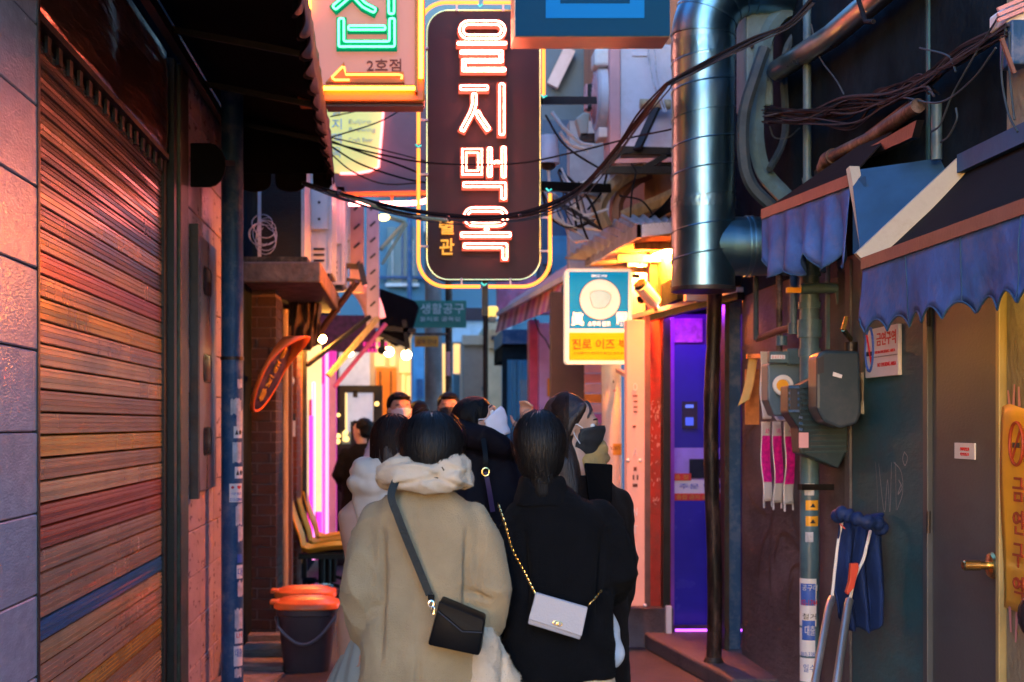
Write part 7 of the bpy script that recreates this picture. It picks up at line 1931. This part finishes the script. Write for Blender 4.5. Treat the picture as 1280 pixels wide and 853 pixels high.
strands('loose_hairs', w2, (hx, -.008, 1.527), (.088, .106, .116), 200, strand_m, gather=(hx + .003, -.10, 1.42), seed=35, theta_max=150, wid=.0008, lift=.010)
strands('hair_strands', w2, (hx, -.008, 1.527), (.085, .103, .113), 1300, strand_m, gather=(hx + .003, -.10, 1.42), seed=5, theta_max=140, wid=.002)
organic('skirt', [('loft', [(0, 0, .30, .20, .17), (0, 0, .55, .19, .155), (0, 0, .76, .165, .13), (0, 0, .95, .15, .115)])], cream_fl, w2, .012, 3, lambda co, n: .012 * math.sin(co.x * 40) * (1 - co.z) + .004 * noise.noise(co * 40))
organic('boots', [('cap', [(sx * .09, 0, .42), (sx * .09, 0, .1), (sx * .09, .05, .05), (sx * .09, .13, .045)], [.065, .055, .05, .042]) for sx in (-1, 1)], leather_b, w2, .012, 3)
pu = thing('purse', 'small pale grey leather purse with gold clasp and chain on the black coat', 'bag', p2 + Vector((0, -.2, .95)))
PP = lambda px, py, y: at(px, py, D2 + y)
f4 = [PP(669.5, 740, -.185), PP(735, 759, -.20), PP(725, 800, -.205), PP(659.5, 780, -.19)]
MB().prism(f4, (.004, .045, -.006)).build('pouch', leather_w, pu, bevel=.004, smooth=True)
f5 = [p + Vector((0, -.005, 0)) for p in (PP(670, 741, -.186), PP(734.5, 760, -.201), PP(727, 795.5, -.206), PP(660.5, 774, -.191))]
MB().prism(f5, (0, .005, 0)).build('flap', leather_w, pu, bevel=.002)
for dx in (-2.2, 2.2):
    MB().tube([PP(697 + dx + 3.4 * math.cos(a), 779.5 + 2.6 * math.sin(a) + dx * .3, -.208) for a in [2 * math.pi * k / 14 for k in range(14)]], .0016, 5, closed=True).build('gold_emblem', M['brass'], pu, smooth=True)
m = MB()
def chain_w(pts, par, nm='chain'):
    P = catmull(pts, 40); acc = 0; n = 0; m = MB(); link = .010
    for i in range(1, len(P)):
        acc += (P[i] - P[i - 1]).length
        if acc >= link * .62:
            acc = 0; n += 1
            d_ = (P[i] - P[i - 1]).normalized(); s = d_.cross(Vector((0, 1, 0))).normalized()
            if n % 2: s = d_.cross(s)
            m.tube([P[i] + d_ * link * .5 * math.cos(a) + s * link * .28 * math.sin(a) for a in [2 * math.pi * k / 8 for k in range(8)]], .0010, 4, closed=True)
    return m.build(nm, M['brass'], par, smooth=True, kind='stuff')
chain_w([PP(622, 628, -.125), PP(631, 655, -.150), PP(641, 688, -.155), PP(655, 715, -.162), PP(668, 741, -.18)], pu)
chain_w([PP(735, 758, -.20), PP(739, 753, -.18), PP(744, 748, -.15), PP(752, 738, -.13)], pu)
wb2 = thing('white_coat', 'white quilted coat hanging past the right hem of the black coat', 'coat', at(765, 840, 4.62))
o_ = OFF[wb2.name]
organic('fabric', [('cap', [at(752, 752, 4.68) - o_, at(762, 790, 4.66) - o_, at(768, 822, 4.64) - o_], [.022, .034, .034]), ('cap', [at(750, 790, 4.66) - o_, at(754, 826, 4.65) - o_], [.03, .035])], pm('white satin', (.62, .68, .76), .4, var=.04, bump=.15, bscale=30), wb2, .007, 4, lambda co, n: .006 * noise.noise(co * 26))

for ch in list(w2.children):
    if ch.name.startswith('coat'): fuzz(ch, 22000, .004, blackwool, zmin=.75)
for ch in list(fj.children): fuzz(ch, 12000, .007, cream_fl, seed=5)
# ---------------------------------------------------------------- masked woman looking right
D3 = 5.35
p3 = Vector((at(728, 0, D3).x, D3, 0))
def L3_(px, py, y=0.0): return Vector(((px - VX) * (D3 + y) / FPX - p3.x, y, EYE + (VY - py) * (D3 + y) / FPX))
w3 = thing('person', 'woman in a dark brown long coat and black mask, face turned to the right', 'person', p3)
hc3 = L3_(717, 534, 0)
pr, T, Mx = body_prims(tuple(hc3), -96, -6, .98, arms=[((-.15, 0, 1.28), (-.2, .05, 1.06), (-.12, .2, 1.02), (.3, 1, 0), (-1, 0, 0), 1), ((.13, 0, 1.28), (.155, .03, 1.08), (.135, .1, .9), (0, .3, -1), (1, 0, 0), -1)])
organic('body', pr, skin, w3, .009, 3)
eyes(w3, T, Mx, .98)
mask(w3, T, mask_k, .98, lm=M['paper'])
def Hh(x, y, z_): return T((x, y, z_))
hh_ = [('ell', Hh(0, -.034, .04), (.086, .088, .088), (-6, 0, -96)), ('ell', Hh(0, -.05, -.03), (.080, .07, .09), (-6, 0, -96)), ('cap', [Hh(.06, .03, .085), Hh(.080, -.01, .03), Hh(.080, -.035, -.05)], [.014, .02, .02]), ('cap', [Hh(-.062, .045, .065), Hh(-.082, .0, .02), Hh(-.082, -.01, -.06)], [.014, .02, .018]),
       ('cap', [Hh(0, .040, .098), Hh(.03, .060, .072), Hh(.052, .05, .04)], [.011, .009, .006]), ('cap', [Hh(0, .040, .098), Hh(-.03, .060, .072), Hh(-.052, .05, .04)], [.011, .009, .006]), ('cap', [Hh(0, -.06, -.05), L3_(704, 585, -.04), L3_(712, 615, -.06)], [.07, .065, .05])]
organic('hair', hh_, hair_b, w3, .007, 5, lambda co, n: .0022 * noise.noise(Vector((co.x * 80, co.y * 80, co.z * 8))))
hcn = Hh(0, -.022, .035)
strands('hair_strands', w3, tuple(hcn), (.086, .092, .095), 700, strand_b, z_end=hcn.z - .20, seed=8, theta_max=130, spread=(95, 262))
cd = wool('dark brown coat', (.013, .009, .008), fuzz=.03)
organic('coat', [('loft', [(0, 0, .20, .19, .17), (0, 0, .5, .18, .16), (0, 0, .9, .17, .15), (0, 0, 1.1, .165, .13), (0, 0, 1.28, .17, .12), (0, 0, 1.35, .14, .10), (0, 0, 1.41, .09, .08)]),
                 ('cap', [(-.15, 0, 1.31), (-.2, .03, 1.08), (-.14, .16, 1.03)], [.06, .065, .055]), ('cap', [(.13, 0, 1.31), (.155, .03, 1.08), (.14, .1, .88)], [.055, .058, .05])], cd, w3, .010, 6, folds(.010, 6))
organic('scarf', [('cap', [L3_(728, 575, -.04), L3_(742, 572, -.02), L3_(752, 562, .02), L3_(750, 556, .07)], [.022, .028, .028, .024]), ('cap', [L3_(735, 582, -.06), L3_(750, 578, 0), L3_(755, 573, .06)], [.02, .026, .024])], wool('pale yellow scarf', (.42, .27, .10), fuzz=.1), w3, .008, 4, lambda co, n: .004 * noise.noise(co * 30))
tote = thing('black_tote', 'flat black square tote behind the masked woman shoulder', 'bag', at(752, 625, 5.2))
MB().prism([at(731, 579, 5.18), at(766, 581, 5.24), at(765, 628, 5.24), at(738, 640, 5.16)], (.0, .03, 0)).build('panel', pm('black tote canvas', (.006, .006, .007), .85, bump=.2, spec=.0), tote, bevel=.006)

# ---------------------------------------------------------------- woman looking up
D4 = 6.1
p4 = Vector((at(603, 0, D4).x, D4, 0))
def L4_(px, py, y=0.0): return Vector(((px - VX) * (D4 + y) / FPX - p4.x, y, EYE + (VY - py) * (D4 + y) / FPX))
w4 = thing('person', 'woman in a dark hooded jacket and white mask tilting her head up to the right', 'person', p4)
hc4 = L4_(600, 529, 0)
pr, T, Mx = body_prims(tuple(hc4), -98, 30, .98, arms=[((-.15, 0, 1.3), (-.21, .02, 1.08), (-.12, .2, 1.02), (.3, 1, 0), (-1, 0, 0), 1), ((.15, 0, 1.3), (.2, .14, 1.26), (L4_(656, 0, .2).x, .2, 1.565), (.10, .1, 1), (.3, 1, 0), -1)])
organic('body', pr, skin, w4, .009, 3)
eyes(w4, T, Mx, .98)
mask(w4, T, mask_w, .98)
hh_ = [('ell', T((0, -.016, .048)), (.088, .094, .080), (30, 0, -98)), ('cap', [T((-.04, .058, .078)), T((0, .066, .076)), T((.04, .058, .075)), T((.062, .04, .055))], [.013, .014, .014, .012]), ('ell', T((0, -.055, -.02)), (.080, .066, .085), (30, 0, -98)), ('cap', [T((.06, .03, .085)), T((.080, -.01, .03)), T((.080, -.035, -.05))], [.014, .02, .02]), ('cap', [T((-.062, .045, .07)), T((-.083, 0, .02)), T((-.08, -.03, -.05))], [.014, .02, .018]),
       ('cap', [T((0, -.06, .0)), L4_(572, 545, -.03), L4_(566, 580, -.06)], [.075, .06, .04])]
organic('hair', hh_, hair_m, w4, .007, 5, lambda co, n: .002 * noise.noise(Vector((co.x * 80, co.y * 80, co.z * 8))))
jk = pm('dark padded jacket', (.007, .005, .008), .7, var=.2, bump=.35, bscale=40, spec=.12)
organic('jacket', [('loft', [(0, 0, .72, .22, .17), (0, 0, .95, .225, .17), (0, 0, 1.15, .22, .16), (0, 0, 1.30, .215, .14), (0, 0, 1.38, .16, .12), (0, 0, 1.46, .11, .10), (0, 0, 1.50, .09, .085)]),
                   ('cap', [(-.16, 0, 1.33), (-.23, .02, 1.1), (-.15, .16, 1.02)], [.075, .08, .065]), ('cap', [(.16, 0, 1.34), (.205, .13, 1.26), (L4_(656, 0, .18).x, .19, 1.50)], [.075, .065, .045]),
                   ('cap', [L4_(572, 548, .04), L4_(575, 540, -.06), L4_(600, 548, -.11), L4_(625, 560, -.08), L4_(632, 566, .0)], [.05, .055, .06, .05, .045])], jk, w4, .010, 6, folds(.014, 7))
organic('trousers', [('cap', [(sx * .085, 0, .85), (sx * .09, 0, .5), (sx * .09, 0, .1)], [.10, .08, .065]) for sx in (-1, 1)], M['canvas_black'], w4, .014, 3)
ribbon([L4_(604, 548, -.17), L4_(607, 572, -.2), L4_(606, 590, -.2)], .02, 'bag_strap', leather_b, w4)
ribbon([L4_(607, 590, -.2), L4_(611, 610, -.2), L4_(616, 640, -.19)], .02, 'bag_strap', pm('purple strap', (.05, .02, .08), .5, bump=.1), w4)
MB().tube([L4_(607 + 4.5 * math.cos(a), 590 + 5 * math.sin(a), -.21) for a in [2 * math.pi * k / 14 for k in range(14)]], .004, 6, closed=True).build('strap_ring', M['brass'], w4, local=True, smooth=True)

# ---------------------------------------------------------------- woman in cream puffer
D5 = 5.5
p5 = Vector((at(472, 0, D5).x, D5, 0))
def L5_(px, py, y=0.0): return Vector(((px - VX) * (D5 + y) / FPX - p5.x, y, EYE + (VY - py) * (D5 + y) / FPX))
w5 = thing('person', 'woman in a cream puffer jacket and pale long skirt, partly hidden by the khaki coat', 'person', p5)
hc5 = L5_(492, 556, 0)
pr, T, Mx = body_prims(tuple(hc5), -20, 0, .95, arms=[((-.10, 0, 1.24), (-.09, .0, 1.06), (-.06, .12, 1.0), (.3, 1, 0), (-1, 0, 0), 1), ((.13, 0, 1.24), (.19, .03, 1.04), (.12, .14, .9), (0, .3, -1), (1, 0, 0), -1)])
organic('body', pr, skin, w5, .012, 3)
organic('hair', [('ell', tuple(hc5 + Vector((0, -.01, .02))), (.085, .095, .095), (0, 0, 0)), ('cap', [tuple(hc5 + Vector((-.0, -.03, -.02))), L5_(490, 585, -.04), L5_(488, 615, -.05)], [.083, .075, .05])], hair_b, w5, .008, 5, lambda co, n: .0025 * noise.noise(Vector((co.x * 80, co.y * 80, co.z * 8))))
strands('hair_strands', w5, tuple(hc5 + Vector((0, -.01, .02))), (.086, .096, .097), 500, strand_b, z_end=hc5.z - .16, seed=11, theta_max=130, spread=(150, 390))
organic('jacket', [('loft', [(.04, 0, .92, .12, .13), (.04, 0, 1.0, .13, .14), (.03, 0, 1.15, .13, .14), (.02, 0, 1.26, .13, .12), (.03, 0, 1.33, .12, .11)]),
                   ('ell', L5_(467, 602, -.03), (.105, .10, .078), (0, 12, 0)), ('ell', L5_(463, 588, -.03), (.075, .08, .05), (0, 25, 0)),
                   ('loft', [(L5_(476, 0).x, -.02, L5_(0, 592).z, .085, .085), (L5_(478, 0).x, -.02, L5_(0, 580).z, .075, .08), (L5_(480, 0).x, -.02, L5_(0, 572).z, .068, .075)]),
                   ('cap', [L5_(457, 626, 0), L5_(456, 655, .0), L5_(460, 690, .05)], [.050, .055, .05]), ('cap', [(.14, 0, 1.26), (.2, .0, 1.05), (.14, .1, .95)], [.06, .065, .05])], puffer, w5, .007, 5,
        lambda co, n: .007 * noise.noise(co * 11) + .003 * noise.noise(co * 30) - .013 * abs(math.sin(co.z * 24 + 2.0 * noise.noise(co * 5) + co.x * 5)) ** 8)
organic('skirt', [('loft', [(-.02, 0, .12, .30, .24), (-.02, 0, .4, .24, .21), (-.02, 0, .6, .175, .165), (.0, 0, .77, .11, .13), (.01, 0, .95, .10, .11)])], pm('pale green skirt', (.36, .40, .36), .6, var=.06, bump=.15), w5, .012, 4, lambda co, n: .014 * math.sin(math.atan2(co.y, co.x + .04) * 15) * (1 - co.z))

# ---------------------------------------------------------------- farther people
def far_person(label, px, py_top, d, htone, mask_mat, coat_m, yaw, face=True, arm=None, shoulders=.2, hair_long=False, s=1.0):
    top = EYE + (VY - py_top) * d / FPX
    p = Vector((at(px, 0, d).x, d, 0))
    t = thing('person', label, 'person', p)
    s = top / 1.66 * s
    hc = (0, 0, top - .115)
    a_ = [((-.16 * s, 0, 1.3 * s), (-.22 * s, -.03, 1.1 * s), (-.18 * s, .1, .95 * s), (0, .4, -1), (-1, 0, 0), 1), ((.16 * s, 0, 1.3 * s), (.22 * s, -.03, 1.1 * s), (.18 * s, .1, .95 * s), (0, .4, -1), (1, 0, 0), -1)]
    pr, T, Mx = body_prims(hc, yaw, 0, s, arms=a_)
    organic('body', pr, skin, t, .012, 3)
    if face:
        eyes(t, T, Mx, s)
        if mask_mat: mask(t, T, mask_mat, s)
    organic('hair', [('ell', T((0, -.03, .045)), (.085 * s, .09 * s, .085 * s), (0, 0, yaw)), ('cap', [T((-.05, .06, .09)), T((0, .075, .088)), T((.05, .06, .09))], [.013, .015, .013]), ('ell', T((0, -.05, -.01)), (.08 * s, .06 * s, .07 * s), (0, 0, yaw))] +
            ([('cap', [T((0, -.05, 0)), T((0, -.07, -.2))], [.08, .06])] if hair_long else []), htone, t, .010, 3, lambda co, n: .005 * noise.noise(co * 40))
    organic('coat', [('loft', [(0, 0, .75 * s, .20 * s, .15), (0, 0, 1.1 * s, .19 * s, .14), (0, 0, 1.3 * s, .19 * s, .12), (0, 0, 1.38 * s, .12 * s, .09), (0, 0, 1.42 * s, .07 * s, .07)]),
                     ('cap', [(-.16 * s, 0, 1.32 * s), (-.23 * s, -.03, 1.1 * s), (-.19 * s, .1, .97 * s)], [.062, .065, .05]), ('cap', [(.16 * s, 0, 1.32 * s), (.23 * s, -.03, 1.1 * s), (.19 * s, .1, .97 * s)], [.062, .065, .05])] + ([('cap', arm, [.07, .07, .055])] if arm else []), coat_m, t, .013, 5, folds(.012, 7))
    organic('trousers', [('cap', [(sx * .085, 0, .85 * s), (sx * .09, 0, .5), (sx * .09, 0, .1)], [.09, .075, .06]) for sx in (-1, 1)], M['canvas_black'], t, .016, 2)
    return t
whj = pm('pale pink white jacket', (.62, .56, .64), .5, var=.06, bump=.2, bscale=30)
far_person('man in a white jacket with white mask, by the bright orange door', 500, 494, 10.5, hair_m, mask_w, whj, 195, s=1.0)
far_person('man with black mask facing the camera at the back of the crowd', 561, 494, 11.5, hair_m, mask_k, jk, 180)
far_person('person seen from behind, dark head between the two masked men', 523, 504, 12.2, hair_m, None, jk, 10, face=False)
far_person('person in black standing before the black framed stand', 452, 524, 14.0, hair_m, None, M['canvas_black'], 60, face=False)
